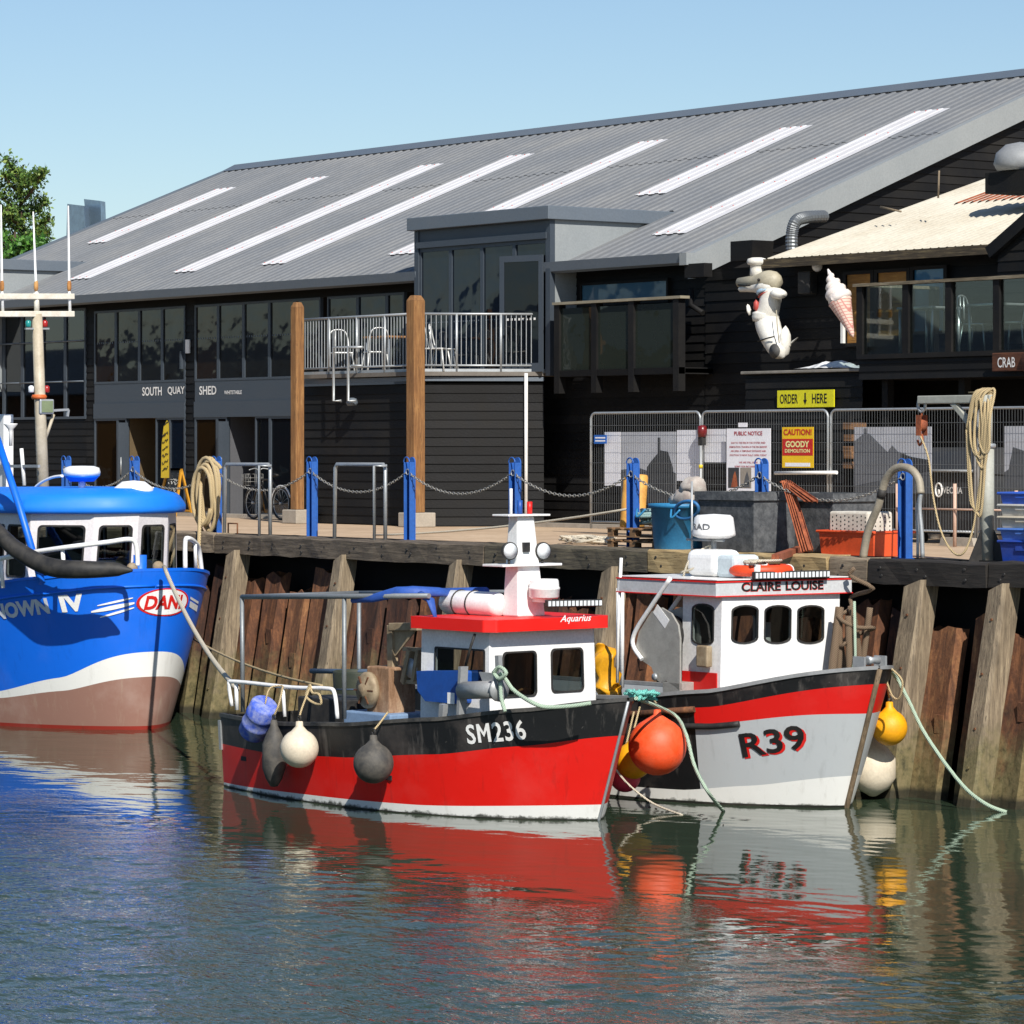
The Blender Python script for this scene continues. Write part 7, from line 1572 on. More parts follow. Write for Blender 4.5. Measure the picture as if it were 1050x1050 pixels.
# cabin
yS, yP = -1.0, 1.0; yc = 0.0
xF = B_.Y(737, 660, yS).x; zR0 = B_.Y(737, 611, yS).z; zT = B_.Y(737, 595, yS).z; zb_ = .5
plan = [(xF - 2.6, yS), (xF, yS), (xF + .22, 0 + .3), (xF + .0, yP), (xF - 2.6, yP)]
plan = [(B_.Y(701, 660, yS + .04).x, yS), (xF, yS), (xF + .1, yP), (xF - 1.0, yP)]
rk = [(0, .03), (.04, .02), (.04, 0), (0, 0)]; H_ = zR0 - zb_; vs = [V((x, y, zb_)) for x, y in plan] + [V((x + r[0], y + r[1], zR0 + .005)) for (x, y), r in zip(plan, rk)]
Af, Bf, Cf, Df = V(vs[1]), V(vs[2]), V(vs[6]), V(vs[5]); nf = (Bf - Af).cross(V((0, 0, 1))).normalized()
def onf(px_, py_): P = B_.loc(pplane(px_, py_, B_.world(Af), B_.ex * nf.x + B_.ey * nf.y)); return ((P - Af).dot((Bf - Af)) / (Bf - Af).length_squared, (P.z - zb_) / H_)
wins = []
for x0p, x1p in ((747, 775), (781, 809), (815, 843)):
    s0, h0 = onf(x0p, 661); s1, h1 = onf(x1p, 620); wins.append((1, (s0, s1, h0, h1), .05, .075))
sx_ = lambda px_: (B_.Y(px_, 640, yS).x - plan[0][0]) / (xF - plan[0][0]); hz = lambda y_: (B_.Y(718, y_, yS).z - zb_) / H_
wins += [(0, (max(.06, sx_(708)), sx_(730), hz(662), hz(619)), .05, .075), (2, (.25, .75, .55, .85), .05, .075), (3, (.3, .7, .1, .85), .05, None)]
wh, vs = cabin(cl, plan, zb_, zR0 + .005, [M_gw, M_lining], 'cabin', rk, wins)
for (k, rc, rad, arch) in wins[:5]: pane(wh, vs[k], vs[(k + 1) % 4], vs[4 + (k + 1) % 4], vs[4 + k], rc, M_rub, M_winb, rad, .02, arch=arch)
m = MB(); m.box(plan[0][0] + .03, xF - .03, yS - .012, yS + .0, .56, B_.Y(737, 692, yS).z + .02); m.build('red_skirt', M_redc, wh, True)
m = MB(); m.box(xF - .5, xF - .1, -.7, .7, .6, 1.75); m.box(xF - .35, xF - .15, -.5, -.1, 1.75, 2.0); m.split('console', M_lining, wh, True, bevel=.02)
m = MB(); m.cyl((xF - .45, .2, .6), (xF - .45, .2, 2.3), .08, 10); m.build('pillar', M_gw, wh, True)
m = MB(); c = B_.Y(722, 673, yS - .06); m.obox(c, (.11, 0, 0), (0, .05, 0), (0, 0, .14)); m.build('cabin_lamp', M_tan, wh, True, bevel=.02)
# roof: long canopy, grey edge with red line
xA = B_.Y(634, 600, yS - .1).x; ro_ = [(xA, yS - .12), (xF + .05, yS - .12), (xF + .3, yP * .0 - .2), (xF + .2, yP + .14), (xA, yP + .14)]
ro_ = [(xA, yS - .12), (xF + .08, yS - .12), (xF + .22, yP + .14), (xA, yP + .14)]
m = MB(); m.prism(ro_, (0, 0, zR0), (1, 0, 0), (0, 1, 0), (0, 0, zT - zR0 - .03)); rf = m.build('roof', paint('pale_grey_fascia', '#c3c5c6', .5, '#77746c', .35, 4), wh, True)
for dz, hh_ in ((zT - zR0 - .03, .016), (-.012, .014)): m = MB(); m.prism([(x + (.012 if i in (1, 2) else -.012), y + (-.012 if i < 2 else .012)) for i, (x, y) in enumerate(ro_)], (0, 0, zR0 + dz), (1, 0, 0), (0, 1, 0), (0, 0, hh_)); m.build('roof_edge', M_redc, rf, True)
m = MB(); m.prism([(x * .999, y * .98) for x, y in ro_], (0, 0, zT), (1, 0, 0), (0, 1, 0), (0, 0, .01)); m.build('roof_top', M_gw, rf, True)
E1, E2 = V((ro_[1][0] + .0, ro_[1][1], 0)), V((ro_[2][0], ro_[2][1], 0)); ed = (E2 - E1).normalized(); nf2 = V((ed.y, -ed.x, 0))
def onr(px_, py_): P = B_.loc(pplane(px_, py_, B_.world(E1), B_.ex * nf2.x + B_.ey * nf2.y)); return P
a, b, c = onr(760, 610), onr(844, 609), onr(760, 600.5); LW = (b - a).length
for word, f0, f1 in (('CLAIRE', 0, .475), ('LOUISE', .535, 1)):
    for dx_, dz_, lf, mt, bo in ((0, .05, .002, M_ink, .03), (.008, .043, -.002, M_redc, .04)):
        m = MB(); m.text(word, V((a.x, a.y, zR0 + dz_)) + ed * (LW * f0 + dx_) + nf2 * lf, ed, (0, 0, 1), LW * (f1 - f0), c.z - a.z, bold=bo); m.build('lettering', mt, rf, True)
a, b = onr(769, 592.5), onr(846, 591.5); m = MB(); a.z = b.z = zT + .055; a += nf2 * .07; b += nf2 * .07; m.beam(a, b, .07, .1); lb1 = m.build('light_bar', M_rub, wh, True, bevel=.01)
m = MB()
for k in range(20): p = a.lerp(b, (k + .5) / 20) + nf2 * .037; m.obox(p, ed * .02, nf2 * .004, V((0, 0, .035)))
m.split('lamp_cell', M_lens, lb1, True)
# roof gear
zt_ = zT + .01
def onroof(px_, py_, z=None): return B_.loc(pz(px_, py_, W + (zt_ if z is None else z)))
c = B_.Y(733, 584, -.35); t = thing('life_raft', B_.world((c.x, -.35, zt_)), 'white life raft pack on the grey boat roof beside an orange ring', 'life raft', rz=B_.h)
m = MB(); m.box(-.34, .3, -.24, .24, 0, .36); m.build('canister', M_gw, t, True, bevel=.11, seg=4); m = MB(); m.box(.24, .62, -.2, .25, .0, .3); m.build('pack', paint('pale_blue_label', '#d5e2e6', .4), t, True, bevel=.05)
m = MB(); m.tube(smoothpath([(-.35, -.25, 0), (-.25, -.2, .25), (-.2, .1, .4), (-.1, -.2, .15), (-.4, -.25, .05)], 5), .015, 6); m.build('lashing', M_ropew, t, True)
c = B_.X(783, 585, xF - .1); t = thing('life_ring', B_.world((xF - .15, c.y, zt_ + .07)), 'orange lifebuoy ring lying on the grey boat roof', 'life ring', rz=B_.h)
M_ring = paint('lifebuoy_orange', '#e2481c', .45, '#a33714', .3, 4); m = MB(); m.tube([(.0 + .33 * math.cos(a), .38 * math.sin(a), .03) for a in [2 * math.pi * k / 32 for k in range(32)]], .075, 12, closed=True); rg = m.build('ring', M_ring, t, True)
for k in range(4): a = math.pi / 4 + k * math.pi / 2; m = MB(); p = V((.33 * math.cos(a), .38 * math.sin(a), .03)); d = V((-math.sin(a), math.cos(a), 0)); m.tube([p - d * .04, p + d * .04], .08, 12); m.build('band', M_gw, rg, True)
m = MB(); rr = random.Random(9); m.tube(smoothpath([(rr.uniform(-.35, .35), rr.uniform(-.4, .4), .12 + rr.uniform(0, .05)) for k in range(12)], 4), .018, 6); m.build('grab_line', M_ropew, t, True)
c = B_.Y(732, 540, -.2); xm = c.x; m = MB(); m.tube([(xm, -.2, zt_), (xm, -.2, c.z - .15)], .035, 8); m.tube([(xm - .45, -.2, zt_), (xm - .45, -.2, c.z + .6)], .016, 6); m.tube([(xm - .55, -.2, c.z - .18), (xm + .2, -.2, c.z - .18)], .02, 6); ms = m.split('radar_pole', M_galv, wh, True)[0]
m = MB(); m.lathe([(0, -.16), (.2, -.155), (.29, -.12), (.29, -.09), (.26, .12), (.22, .155), (0, .17)], (xm, -.2, c.z), n=30); rd = m.build('radar_dome', M_gw, wh, True)
tx = MB(); ang0 = math.atan2(-.62, -.0); R_ = .282
vd = (B_.loc(CAMP) - V((xm, -.2, c.z))); a0 = math.atan2(vd.y, vd.x)
tx.text('RAD', None, None, None, .3, .085, bold=.02, cuts=10, fn=lambda x, y: V((xm + (R_ + .002) * math.cos(a0 + (x - .35) / R_), -.2 + (R_ + .002) * math.sin(a0 + (x - .35) / R_), c.z - .04 + y))); tx.build('lettering', paint('logo_grey', '#6d7072', .5), rd, True)
# net hauler plates on the near side
yH = -1.25
hp = [(697, 708), (697, 655), (695, 641), (688, 629), (678, 623), (668, 627), (655, 648), (652, 663), (655, 675), (668, 684), (672, 696), (677, 700), (683, 698)]
P_h = [B_.Y(x, y, yH) for x, y in hp]; M_pl = metal('brushed_alloy_plate', '#b6b4ac', .45, .35, .4)
m = MB(); m.prism([(p.x, p.z) for p in P_h][::-1], (0, yH, 0), (1, 0, 0), (0, 0, 1), (0, .03, 0)); nh = m.build('net_hauler', M_pl, cl, True, bevel=.006)
m = MB(); m.prism([(p.x, p.z) for p in P_h][::-1], (0, yH + .34, 0), (1, 0, 0), (0, 0, 1), (0, .03, 0)); m.build('far_plate', M_pl, nh, True, bevel=.006)
cc = B_.Y(672, 652, yH); m = MB(); m.cyl((cc.x, yH + .04, cc.z), (cc.x, yH + .33, cc.z), .26, 24); m.build('roller', M_rub, nh, True)
for dy in (-.03, .36): m = MB(); m.tube(smoothpath([B_.Y(689, 593, yH) + V((0, dy, 0)), B_.Y(668, 624, yH) + V((0, dy, 0)), B_.Y(653, 648, yH) + V((0, dy, 0)), B_.Y(651, 662, yH) + V((0, dy, 0)), B_.Y(660, 676, yH) + V((0, dy, 0))], 5), .03, 8); m.build('guide_bar', M_gw, nh, True)
c = B_.Y(678, 632, yH - .002); m = MB(); m.obox(c, (.12, 0, -.1), (0, .002, 0), (.045, 0, .055)); m.build('label', M_gw, nh, True)
m = MB(); c = B_.Y(672, 694, yH - .02); m.lathe([(0, .03), (.045, .03), (.05, 0)], c, (0, -1, 0), 12); m.build('bolt', M_galv, nh, True)
m = MB(); m.box(P_h[0].x - .35, P_h[0].x, yH, yH + .36, .9, P_h[0].z + .1); m.build('hauler_foot', M_pl, nh, True, bevel=.01)
m = MB(); a = B_.Y(640, 575, -1.1); m.tube([B_.Y(637, 572, -1.1), B_.Y(634, 640, -1.1), B_.Y(633, 700, -1.1)], .022, 8); m.build('whip_aerial', M_gw, cl, True)
m = MB(); 
for (x, y) in ((634, 603), (638, 603)): m.tube([B_.Y(x, y, .9), B_.Y(x, 705, .9)], .03, 8)
m.split('canopy_leg', M_gw, cl, True)
# foredeck clutter, rail, bow roller
c = B_.Y(895, 681, .1); m = MB(); m.lathe([(.03, -.1), (.06, -.09), (.04, 0), (.06, .09), (.03, .1)], c + V((0, 0, .05)), (0, 1, 0), 12); m.box(c.x - .16, c.x + .05, -.1, -.07, c.z - .05, c.z + .1); m.box(c.x - .16, c.x + .05, .07 + .2, .3, c.z - .05, c.z + .1); m.split('bow_roller', M_galv, cl, True)
m = MB(); rr = random.Random(3)
for k in range(7): x0_ = B_.X(862, 655, xF + .4).y; p = V((xF + .35 + rr.uniform(-.1, .2), x0_ + rr.uniform(-.15, .3), 1.3)); m.tube(smoothpath([p, p + V((rr.uniform(-.1, .1), rr.uniform(-.1, .1), .5)), p + V((rr.uniform(-.15, .15), rr.uniform(-.15, .15), 1.0 + rr.random() * .3))], 4), .04 + .02 * rr.random(), 7)
pts = [V((xF + .4 + rr.uniform(-.22, .22), x0_ + rr.uniform(-.1, .45), 1.35 + .11 * k + rr.uniform(-.1, .1))) for k in range(16)]; m.tube(smoothpath(pts, 3), .03, 6)
ob = m.build('net_bundle', ropemat('brown_net', '#4a3b2a', '#85705a'), None, True); ob.location = B_.o; ob.rotation_euler = (0, 0, B_.h); tag(ob, 'bundle of brown nets and rope beside the grey boat cabin', 'net')
m = MB(); a = V((xF + .65, B_.X(876, 640, xF + .65).y, 0)); m.tube([(a.x, a.y, 2.6), (a.x + .02, a.y, 1.9), (a.x - .05, a.y - .05, 1.4)], .02, 6); ob = m.build('green_rope', M_ropeg, None, True); ob.location = B_.o; ob.rotation_euler = (0, 0, B_.h); tag(ob, 'pale green rope hanging right of the grey boat cabin', 'rope')
m = MB(); a = B_.world(B_.Y(703, 705, -.9)); pts = []
for k in range(30): t_ = k * .9; pts.append(a + V((.13 * math.cos(t_) + .02 * math.sin(k), -.02 * (k % 5), .16 * math.sin(t_))))
m.tube(smoothpath(pts, 3), .016, 6); tag(m.build('rope_coil', M_ropew), 'small pale rope coil hung beside the net hauler', 'rope')
# yellow oilskin and turquoise rope between the boats
P = B_.world(B_.Y(621, 692, -.9)); m = MB(); m.ball(P, (.2, .16, .36), 18, 12); m.ball(P + V((.1, 0, -.25)), (.2, .15, .2), 14, 10); m.ball(P + V((-.08, 0, .22)), (.12, .12, .2), 14, 10)
m.v = [tuple(V(v) + V((noise.noise(V(v) * 5), noise.noise(V(v) * 6), noise.noise(V(v) * 4))) * .12) for v in m.v]; tag(m.build('oilskin', paint('oilskin_yellow', '#e0a11c', .35, '#a06a14', .4, 5)), 'crumpled yellow oilskin hanging aft on the grey boat', 'oilskin')
m = MB(); rr = random.Random(6); c = A_.world(A_.Y(655, 713, .35)); pts = [c + V((rr.uniform(-.2, .2), rr.uniform(-.15, .2), rr.uniform(-.05, .06))) for k in range(40)]; m.tube(smoothpath(pts, 3), .022, 6); tag(m.build('rope_pile', M_ropet), 'tangle of turquoise rope above the red bow', 'rope')
# fenders
M_oran = paint('orange_buoy', '#f04e1c', .5, '#e58a66', .35, 3); M_yelb = paint('yellow_buoy', '#efa90e', .5, '#b06c0c', .5, 6); M_pink = paint('pink_buoy', '#e0405a', .5)
def wB(px, py, y): return B_.world(B_.Y(px, py, y))
fender('ball', wB(674, 727, -2.25), .37, M_oran, 'large orange round fender between the red bow and grey boat', rope=[wB(668, 716, -1.9), wB(655, 712, -1.5)])
fender('ball', wB(650, 752, -2.0), .24, M_yelb, 'yellow round fender half hidden behind the orange one', rope=[wB(656, 725, -1.75)])
fender('ball', wB(641, 772, -1.95), .2, M_pink, 'pink fender low behind the red bow', rope=[wB(650, 730, -1.7)])
fender('ball', wB(912, 719, .85), .235, M_yelb, 'yellow round fender off the grey boat bow', rope=[wB(909, 700, .6), wB(905, 688, .4)])
t = fender('long', wB(895, 752, 1.0), .3, M_buoyw, 'big white fender between the grey boat and quay wall', L=.8, rope=[wB(898, 700, .7)])

# ---------------------------------------------------------------- the blue boat at the left
C_b = Boat(-5.73, -2.71, 0.0, 11.0)
bl_zs = zcurve([(0, 2.1), (.5, 2.15), (.8, 2.3), (.93, 2.5), (1, 2.62)]); bl_kn = lambda t: bl_zs(t) - .26
bl_wt = zcurve([(0, .42), (.6, .48), (.82, .58), (.93, .86), (1, 1.28)]); bl_wb = zcurve([(0, .34), (.6, .4), (.82, .47), (.93, .64), (1, .87)])
HC = Hull(11.0, 2.25, 1.95, bl_zs, .32, -.5, (.7, 2.2, .43), (.55, 2.0, .8), .9, .85, 10)
bb_ = C_b.root('blue_trawler', 'big bright blue trawler with white wheelhouse and oval DANI mark on the bow', 'fishing boat')
M_blu = slickpaint('bright_blue_topsides', '#0c66da', '#0a3f96', .4, .28, chalk=.05); M_brown = slickpaint('faded_brown_antifouling', '#8f6a5c', '#a08a76', .7, .8, chalk=.35); M_redw = slickpaint('red_waterline', '#8a2212', '#3a2013', .5, .6)
hC = HC.build(bb_, [(lambda t: .06, 0, 3), (bl_wb, 1, 5), (bl_wt, 2, 3), (bl_kn, 3, 8), (bl_zs, 3, 3)], [M_redw, M_brown, M_bootw, M_blu], lambda t: 1.75 + .35 * max(0, t - .5), .06, M_blu, M_deckp, M_blu)
for side in (-1, 1): m = MB(); m.tube([HC.pt(1 - (1 - k / 40) ** 1.8, bl_kn(1 - (1 - k / 40) ** 1.8), side, .012) for k in range(41)], .022, 6); m.build('knuckle_rail', M_blu, hC, True)
# name, oval mark and stripes
def cx_(px, py, z): return hx(HC, C_b, px, py, z)
xa, xb = cx_(0, 630, 1.7), cx_(81, 620, 1.85); M_let = paint('silver_letter', '#c8cdd6', .35, '#8a93a3', .3)
zl = C_b.Y(4, 636, HC.pt(HC.at_x(xa, 1.6), 1.6).y).z; zr_ = C_b.Y(78, 626, HC.pt(HC.at_x(xb, 1.75), 1.75).y).z; k_ = (zr_ - zl) / (xb - xa)
xm_ = cx_(55, 625, 1.8); xm2 = cx_(61, 625, 1.8)
hull_text(HC, hC, 'NOWN', xa - .05, xm_, lambda t: zl, .26, M_let, .05, .012, tilt=k_); hull_text(HC, hC, 'IV', xm2 + .08, xb + .1, lambda t: zl + k_ * (xm2 + .08 - xa), .28, M_gw, .05, .012, tilt=k_)
M_redo = paint('logo_red', '#d3201c', .35)
xo, zo = cx_(166, 618, 1.75) if False else None, None
# the oval wraps over the stem: mapped by girth from the stem, starboard negative
def girth(d, z):
    """point on the bow skin at signed horizontal distance d from the stem (negative = starboard side)"""
    side = -1 if d < 0 else 1; t = 1.0; p = HC.pt(1, z, side); g = 0; d = abs(d); st = .002
    while g < d and t > .3:
        q = HC.pt(t - st, z, side); L_ = (q - p).length
        if g + L_ >= d: p = p.lerp(q, (d - g) / L_); break
        g += L_; p = q; t -= st
    e = HC.pt(max(0, t - .004), z, side) - HC.pt(min(1, t), z, side); n = V((abs(e.y), side * abs(e.x), 0)); n = n.normalized() if n.length > 1e-6 else V((1, 0, 0))
    up = (HC.pt(t, z + .02, side) - HC.pt(t, z - .02, side)).normalized(); n = (n - up * n.dot(up)).normalized()
    return p, n
def gpt(d, z, lift): p, n = girth(d, z); return p + n * lift
def gfind(px, z):
    best = None
    for i in range(-60, 50):
        d = i * .03; p, n = girth(d, z); w = C_b.world(p); dd = w - CAMP; dep = dd.x * Fu + dd.y * Fv; X_ = CX + FP * (dd.x * Ru + dd.y * Rv) / dep
        if n.dot(V((CAMP - w).normalized())) > .05 and (best is None or abs(X_ - px) < best[0]): best = (abs(X_ - px), d)
    return best[1]
zc = C_b.Y(166, 618.5, -.1).z; zc = 1.5 - W - (618.5 - 460) / 3600 * 57.0
dl, dr_ = gfind(140, zc), gfind(192, zc); dc, rw = (dl + dr_) / 2, (dr_ - dl) / 2; rh = .23
for nm, k, lf, mt in (('emblem_border', 1.0, .014, M_redo), ('emblem_field', .9, .018, M_gw)):
    m = MB(); rings = [[gpt(dc + rw * k * f * math.cos(a), zc + rh * k * f * math.sin(a), lf) for a in [2 * math.pi * j / 36 for j in range(36)]] for f in (.01, .25, .5, .75, 1.0)]
    vs = [p for r in rings for p in r]; m.add(vs, [(36 * i + j, 36 * (i + 1) + j, 36 * (i + 1) + (j + 1) % 36, 36 * i + (j + 1) % 36) for i in range(4) for j in range(36)] + [tuple(range(36))], 0, True); m.build(nm, mt, hC, True)
m = MB(); m.text('DANI', None, None, None, rw * 1.42, rh * 1.0, bold=.04, cuts=24, shear=.2, fn=lambda x, y: gpt(dc - rw * .76 + x, zc - rh * .5 + y, .025)); m.build('lettering', M_redo, hC, True)
for (a, b, z0_, dz_, th_) in ((94, 138, 1.0, 0, .036), (100, 136, 1.0, .17, .018), (103, 138, 1.0, -.15, .02)):
    da, db = gfind(a, zc), gfind(b, zc); m = MB(); za, zb2 = zc - .14 + dz_ * .6, zc + .0 + dz_ * .5; vs = []
    for k in range(15): d = lerp(da, db, k / 14); z = lerp(za, zb2, k / 14); w_ = th_ * math.sin(math.pi * min(1, .12 + k / 14 * .75)) ; vs += [gpt(d, z + w_, .014), gpt(d, z - w_, .014)]
    m.add(vs, [(2 * k, 2 * k + 1, 2 * k + 3, 2 * k + 2) for k in range(14)]); m.build('stripe', M_gw, hC, True)
da, db = gfind(194, zc), gfind(203, zc)
for dz_, th_ in ((.05, .02), (-.05, .05)): m = MB(); m.add([gpt(da, zc + dz_ + th_, .014), gpt(da, zc + dz_ - th_, .014), gpt(db, zc - .1 + dz_ - th_, .014), gpt(db, zc - .1 + dz_ + th_, .014)], [(0, 1, 2, 3)]); m.build('stripe', M_gw, hC, True)
# wheelhouse with faceted front
Lx = C_b.L; zsill = 1.7
xf = C_b.Y(88, 560, -.75).x; zr0 = C_b.Y(88, 527, -.75).z
pw = [(xf - 3.2, -1.45), (xf - .75, -1.45), (xf, -.75), (xf + .22, .0), (xf, .75), (xf - .75, 1.45), (xf - 3.2, 1.45)]
n = len(pw); rk = [(0, .05), (.06, .06), (.2, .05), (.22, 0), (.2, -.05), (.06, -.06), (0, -.05)]; M_winl = glass_clear('trawler_pane', '#a9b2b0'); wins = []
for i in range(n):
    ww_ = (V(pw[(i + 1) % n]) - V(pw[i])).length
    if i == 6: wins.append((i, (.4, .6, .05, .9), .05, None))
    elif ww_ > 1.6:
        for s0, s1 in ((.05, .36), (.4, .66), (.7, .96)): wins.append((i, (s0, s1, .42, .9), .07, None))
    else: wins.append((i, (.12, .88, .42, .9), .08, None))
wh, vs = cabin(bb_, pw, zsill, zr0, [paint('pinkish_white', '#e3dedd', .35, '#b0a29a', .25, 2), M_lining], 'wheelhouse', rk, wins)
for (k, rc, rad, arch) in wins:
    if k != 6: pane(wh, vs[k], vs[(k + 1) % n], vs[n + (k + 1) % n], vs[n + k], rc, M_rub, M_winl, rad, .03)
m = MB(); m.box(xf - .9, xf - .3, -1.0, 1.0, 1.75, 2.75); m.box(xf - 2.2, xf - 1.8, -.9, -.2, 1.75, 3.1); m.split('console', M_lining, wh, True, bevel=.02)
nt_ = MB(); nt_.obox(V(vs[2]).lerp(V(vs[3]), .42) + V((.14, -.06, .85)), (.03, .1, 0), (.006, -.002, 0), (0, 0, .16)); nt_.build('paper_notice', M_gw, wh, True)
pr_ = [(x + (.27 if abs(y) < 1.2 and x > xf - .5 else .1 if x > xf - 1 else -.2), y * 1.08) for x, y in pw]; pr_[3] = (pw[3][0] + .3, 0)
zt_ = C_b.Y(88, 507, -.75).z
m = MB(); k_ = len(pr_); lo = [V((x, y, zr0)) for x, y in pr_]; mi_ = [V((x, y, zr0 + .12)) for x, y in pr_]; m2_ = [V(((x - xf) * .95 + xf - .06, y * .92, zr0 + .12 + (zt_ + .1 - zr0 - .12) * .62)) for x, y in pr_]; hi = [V(((x - xf) * .8 + xf - .25, y * .66, zt_ + .1)) for x, y in pr_]
m.add(lo + mi_ + m2_ + hi, [(i + a * k_, (i + 1) % k_ + a * k_, (i + 1) % k_ + (a + 1) * k_, i + (a + 1) * k_) for a in (0, 1, 2) for i in range(k_)] + [tuple(range(3 * k_, 4 * k_)), tuple(range(k_ - 1, -1, -1))]); rf = m.build('roof', slickpaint('light_blue_roof', '#1079e2', '#0b57b0', .2, .4, chalk=.04), wh, True, bevel=.06, seg=3, smooth=True)
# roof gear: radar, white hatch cover
c = C_b.Y(84, 484, -.3); m = MB(); m.lathe([(0, -.1), (.2, -.1), (.26, -.04), (.3, .0)], c - V((0, 0, .06)), n=28); rd = m.build('radar_dome', M_blu, wh, True); m = MB(); m.lathe([(.3, -.06), (.31, .0), (.29, .07), (.2, .1), (0, .105)], c, n=28); m.build('dome_top', M_gw, rd, True); m = MB(); m.cyl((c.x, c.y, zt_), c - V((0, 0, .15)), .06, 10); m.build('pedestal', M_gw, rd, True)
c = C_b.Y(137, 500, .2); m = MB(); m.lathe([(.36, -.12), (.34, .0), (.2, .1), (0, .12)], c, n=22, sq=(1, .8)); m.build('roof_dome', M_gw, wh, True)
c = C_b.Y(155, 503, .6); m = MB(); m.cyl(c - V((0, 0, .2)), c + V((0, 0, .06)), .05, 10); m.build('roof_lamp', M_gw, wh, True)
# main mast with yards, aerials, lamps
xm = C_b.Y(40, 450, -.0).x - .9; pm_ = lambda px, py: C_b.X(px, py, xm)
mb_ = pm_(46, 506); mt_ = pm_(38, 322); M_cr = paint('cream_mast_paint', '#b9ae98', .5, '#7a6a4c', .5, 4); M_crw = paint('white_yard_paint', '#dcd8ca', .45, '#a88f6a', .5, 6)
m = MB(); m.tube([V((xm, pm_(46, 510).y, zt_ - .6)), pm_(42, 440), mt_], [.11, .1, .09], 12); ms = m.build('mast', M_cr, bb_, True)
for y in (304, 322): m = MB(); a, b = pm_(-16, y), pm_(75, y - 0); m.beam(a, b, .12, .1); m.build('yard', M_crw, ms, True, bevel=.01)
m = MB(); m.tube([mt_, pm_(37, 300)], .05, 8); m.build('mast_head', M_crw, ms, True)
for px0, px1, yt, yb in ((2, 1, 210, 322), (37, 34, 217, 305), (71, 70, 211, 325), (-14, -14, 200, 322)):
    m = MB(); m.tube([pm_(px0 + 1, yb), pm_(px0, 297), pm_(px1, yt)], [.03, .026, .012], 8); ae = m.build('whip_aerial', M_gw, ms, True); m = MB(); c = pm_(px0, 293); m.lathe([(.025, -.1), (.04, -.05), (.04, .04), (.025, .09)], c, n=8); m.build('clamp', rust('rusty_clamp', '#7a4a26', '#b57f45', '#d3a76a'), ae, True)
m = MB(); m.beam(pm_(26, 337), pm_(50, 337), .05, .03); m.build('lamp_bracket', M_galv, ms, True)
for px_, y, mt in ((29, 332, paint('green_lamp', '#1f8a86', .2)), (46, 332, paint('red_lamp', '#a51f1f', .2)), (42, 366, M_lens), (32, 399, M_lens), (48, 399, paint('red_lamp', '#a51f1f', .2))):
    c = pm_(px_, y); m = MB(); m.lathe([(.035, -.06), (.05, -.045), (.05, .04), (.02, .065), (0, .065)], c, n=12); m.build('signal_lamp', mt, ms, True)
c = pm_(45, 417); m = MB(); m.box(c.x - .1, c.x + .12, c.y - .14, c.y + .14, c.z - .13, c.z + .13); fl = m.build('floodlight', M_galv, ms, True, bevel=.02); m = MB(); m.box(c.x + .121, c.x + .13, c.y - .11, c.y + .11, c.z - .1, c.z + .1); m.build('lens', paint('greenish_lens', '#7d8a68', .15), fl, True)
m = MB(); a, b = pm_(52, 421), pm_(70, 420); m.beam(a, b, .05, .04); m.beam(b, pm_(69, 427), .04, .04); m.build('side_arm', M_galv, ms, True)
m = MB(); m.tube([pm_(55, 425), pm_(46, 452)], .03, 8); m.build('strut', M_cr, ms, True)
c = pm_(40, 407); m = MB(); m.lathe([(.12, -.04), (.14, 0), (.12, .04)], c, n=12); m.build('orange_band', paint('orange_tape', '#d3662a', .5), ms, True)
# aft clutter: gantry, small satcom horn, rails
m = MB(); c = C_b.Y(11, 440, .5); m.lathe([(.03, -.3), (.035, -.05), (.05, 0), (.12, .08), (.12, .1), (0, .1)], c, n=12); m.build('horn', M_gw, bb_, True)
m = MB(); a = C_b.Y(-6, 425, .8); b = C_b.Y(4, 560, .8); m.box(a.x, b.x, .8, 1.0, b.z, a.z); m.build('gantry_post', M_gw, bb_, True, bevel=.02)
m = MB(); m.tube([C_b.Y(22, 460, .4), C_b.Y(25, 498, .4)], .035, 8); m.build('stanchion', M_gw, bb_, True)
m = MB(); m.beam(C_b.Y(0, 478, .4), C_b.Y(40, 478, .4), .05, .05); m.build('gantry_beam', M_galv, bb_, True)
for k, (pts_) in enumerate((((28, 512), (38, 498), (52, 490), (64, 488)), ((20, 505), (30, 512), (36, 520)))): m = MB(); m.tube(smoothpath([C_b.Y(x, y, -.2) for x, y in pts_], 5), .025, 8); m.build('roof_hoop', M_gw, bb_, True)
m = MB(); m.tube([C_b.Y(-6, 440, -1.7), C_b.Y(20, 520, -1.7), C_b.Y(43, 598, -1.7)], .06, 10); m.build('derrick_pole', M_blu, bb_, True)
# bow rails and bollard
def rail(pts, y): m = MB(); m.tube(smoothpath([C_b.Y(x, py, yy) for (x, py), yy in zip(pts, y)], 4), .04, 8); return m.build('bow_rail', M_gw, bb_, True)
rail([(-10, 575), (30, 567), (70, 561), (110, 556), (132, 553), (139, 557), (141, 572), (141, 580)], [-2.1, -1.95, -1.7, -1.25, -.98, -.88, -.85, -.85])
for (x, y0, y1, yy) in ((64, 562, 590, -1.72), (1, 572, 603, -2.05)): m = MB(); m.tube([C_b.Y(x, y0, yy), C_b.Y(x + 2, y1, yy)], .035, 8); m.build('rail_leg', M_gw, bb_, True)
rail([(190, 585), (190, 556), (193, 552), (200, 556), (204, 564), (207, 588)], [.9, .9, .95, 1.2, 1.4, 1.5])
m = MB(); m.tube([C_b.Y(200, 556, 1.2), C_b.Y(201, 588, 1.3)], .03, 8); m.build('rail_leg', M_gw, bb_, True)
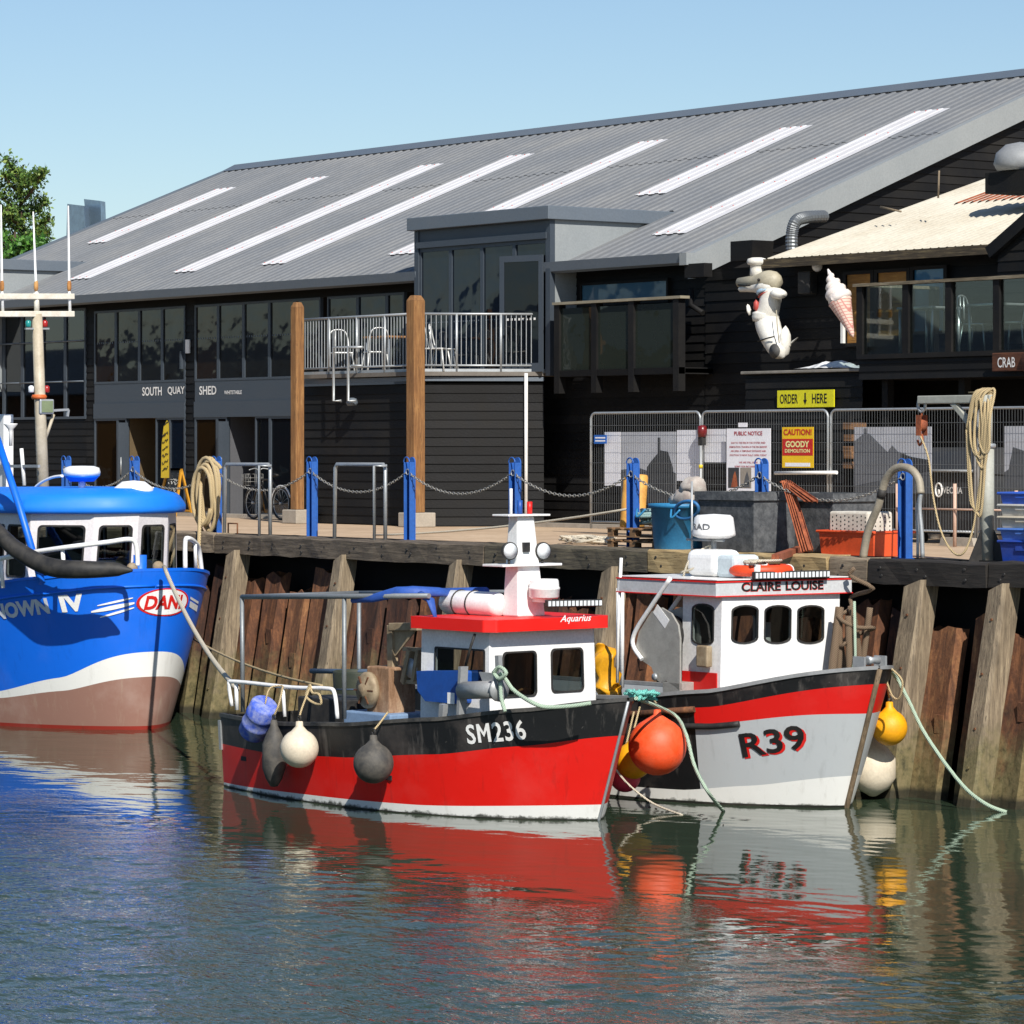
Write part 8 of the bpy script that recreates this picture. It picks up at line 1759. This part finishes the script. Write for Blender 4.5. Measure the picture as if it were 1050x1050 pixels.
c = C_b.Y(163, 590, -.05); m = MB(); m.cyl((c.x - .6, -.05, 1.9), (c.x - .6, -.05, C_b.Y(163, 570, -.05).z), .11, 14); m.build('bollard', M_blu, bb_, True)
for px_ in (153, 172): c2 = C_b.Y(px_, 580, -.05); m = MB(); m.ball((c.x - .25, c2.y, c2.z) if False else V((c.x - .5, (px_ - 163) * .026, c2.z - .05)), (.09, .1, .1), 12, 8); m.build('fairlead', M_tan, bb_, True)
# the black hose: a long curved rubber boom along the near side
hs = [(-25, 520), (0, 547), (15, 562), (40, 577), (60, 583), (85, 584), (105, 584), (122, 584), (136, 585)]; m = MB(); hp_ = smoothpath([C_b.world(C_b.Y(x, y, (-2.35, -2.3, -2.2, -2.0, -1.85, -1.6, -1.35, -1.15, -1.0)[i])) for i, (x, y) in enumerate(hs)], 5); k_ = len(hp_)
m.tube(hp_, [.10 + .05 * math.sin(math.pi * min(1, i / k_ * 1.1)) * (1 if i < k_ * .8 else max(.15, (k_ - i) / (k_ * .2))) - (.1 * max(0, (i - k_ * .85) / (k_ * .15))) for i in range(k_)], 14); hsob = tag(m.build('rubber_boom', M_rub), 'long curved black rubber boom resting along the blue bow rail', 'boom')
# ---------------------------------------------------------------- mooring lines
m = MB(); a = C_b.world(C_b.Y(171, 588, -.1)); b = A_.world(A_.Y(243, 706, -1.1)); m.tube([C_b.world((C_b.loc(a).x - .25, 0, C_b.loc(a).z + .1)), a] + sag(a, b, .18, 14)[1:], .035, 8); tag(m.build('mooring_rope', M_ropew), 'pale mooring rope from the blue bow to the red stern', 'rope')
m = MB(); a = V((pv(198, 655, -.8))); b = A_.world(A_.Y(330, 703, -1.1)); m.tube(sag(a, b, .1, 10), .018, 6); tag(m.build('mooring_rope', M_rope), 'thin tan line from the quay wall to the red stern rail', 'rope')
a = B_.world(B_.Y(909, 684, .3)); b = pz(1028, 832, W); b.y = -.75; m = MB(); m.tube(smoothpath([a, pv(918, 693, -1.1), pv(930, 715, -1.0), pv(950, 755, -.95), pv(985, 803, -.9), pv(1010, 824, -.88), pz(1032, 833, W + .0)], 6), .026, 8); tag(m.build('mooring_rope', M_ropeg), 'pale green mooring rope from the grey bow down to the water', 'rope')
m = MB(); m.tube(smoothpath([A_.world(A_.Y(652, 716, .2)), wB(690, 732, -1.95), wB(703, 752, -2.1), wB(712, 785, -2.2), wB(726, 812, -2.3), pz(742, 832, W)], 6), .024, 8); tag(m.build('mooring_rope', M_ropeg), 'pale rope hanging from the red bow across the grey hull', 'rope')
m = MB(); m.tube(smoothpath([pv(628, 785, -4.6), pv(645, 805, -4.4), pv(670, 824, -4.2), pz(700, 836, W)], 5), .014, 6); tag(m.build('thin_line', M_ropew), 'thin white line trailing into the water behind the red bow', 'rope')
m = MB(); c = C_b.world(V((0, 0, 0)))
m.tube(smoothpath([B_.world(B_.Y(906, 688, .35)), B_.world(B_.Y(914, 712, .4)), B_.world(B_.Y(922, 716, .42)), B_.world(B_.Y(925, 698, .4)), B_.world(B_.Y(912, 684, .35))], 5), .014, 6); tag(m.build('rope_loop', M_rope), 'thin brown rope loops hanging at the grey bow', 'rope')
P = pv(205, 500, .3); m = MB(); m.tube(sag(V((cu - .2, .3, .95)), C_b.world(V((C_b.L - 1.5, 1.9, 2.4))), .1, 12), .035, 8); tag(m.build('mooring_rope', M_rope), 'tan rope from the coiled rope post down behind the blue wheelhouse', 'rope')
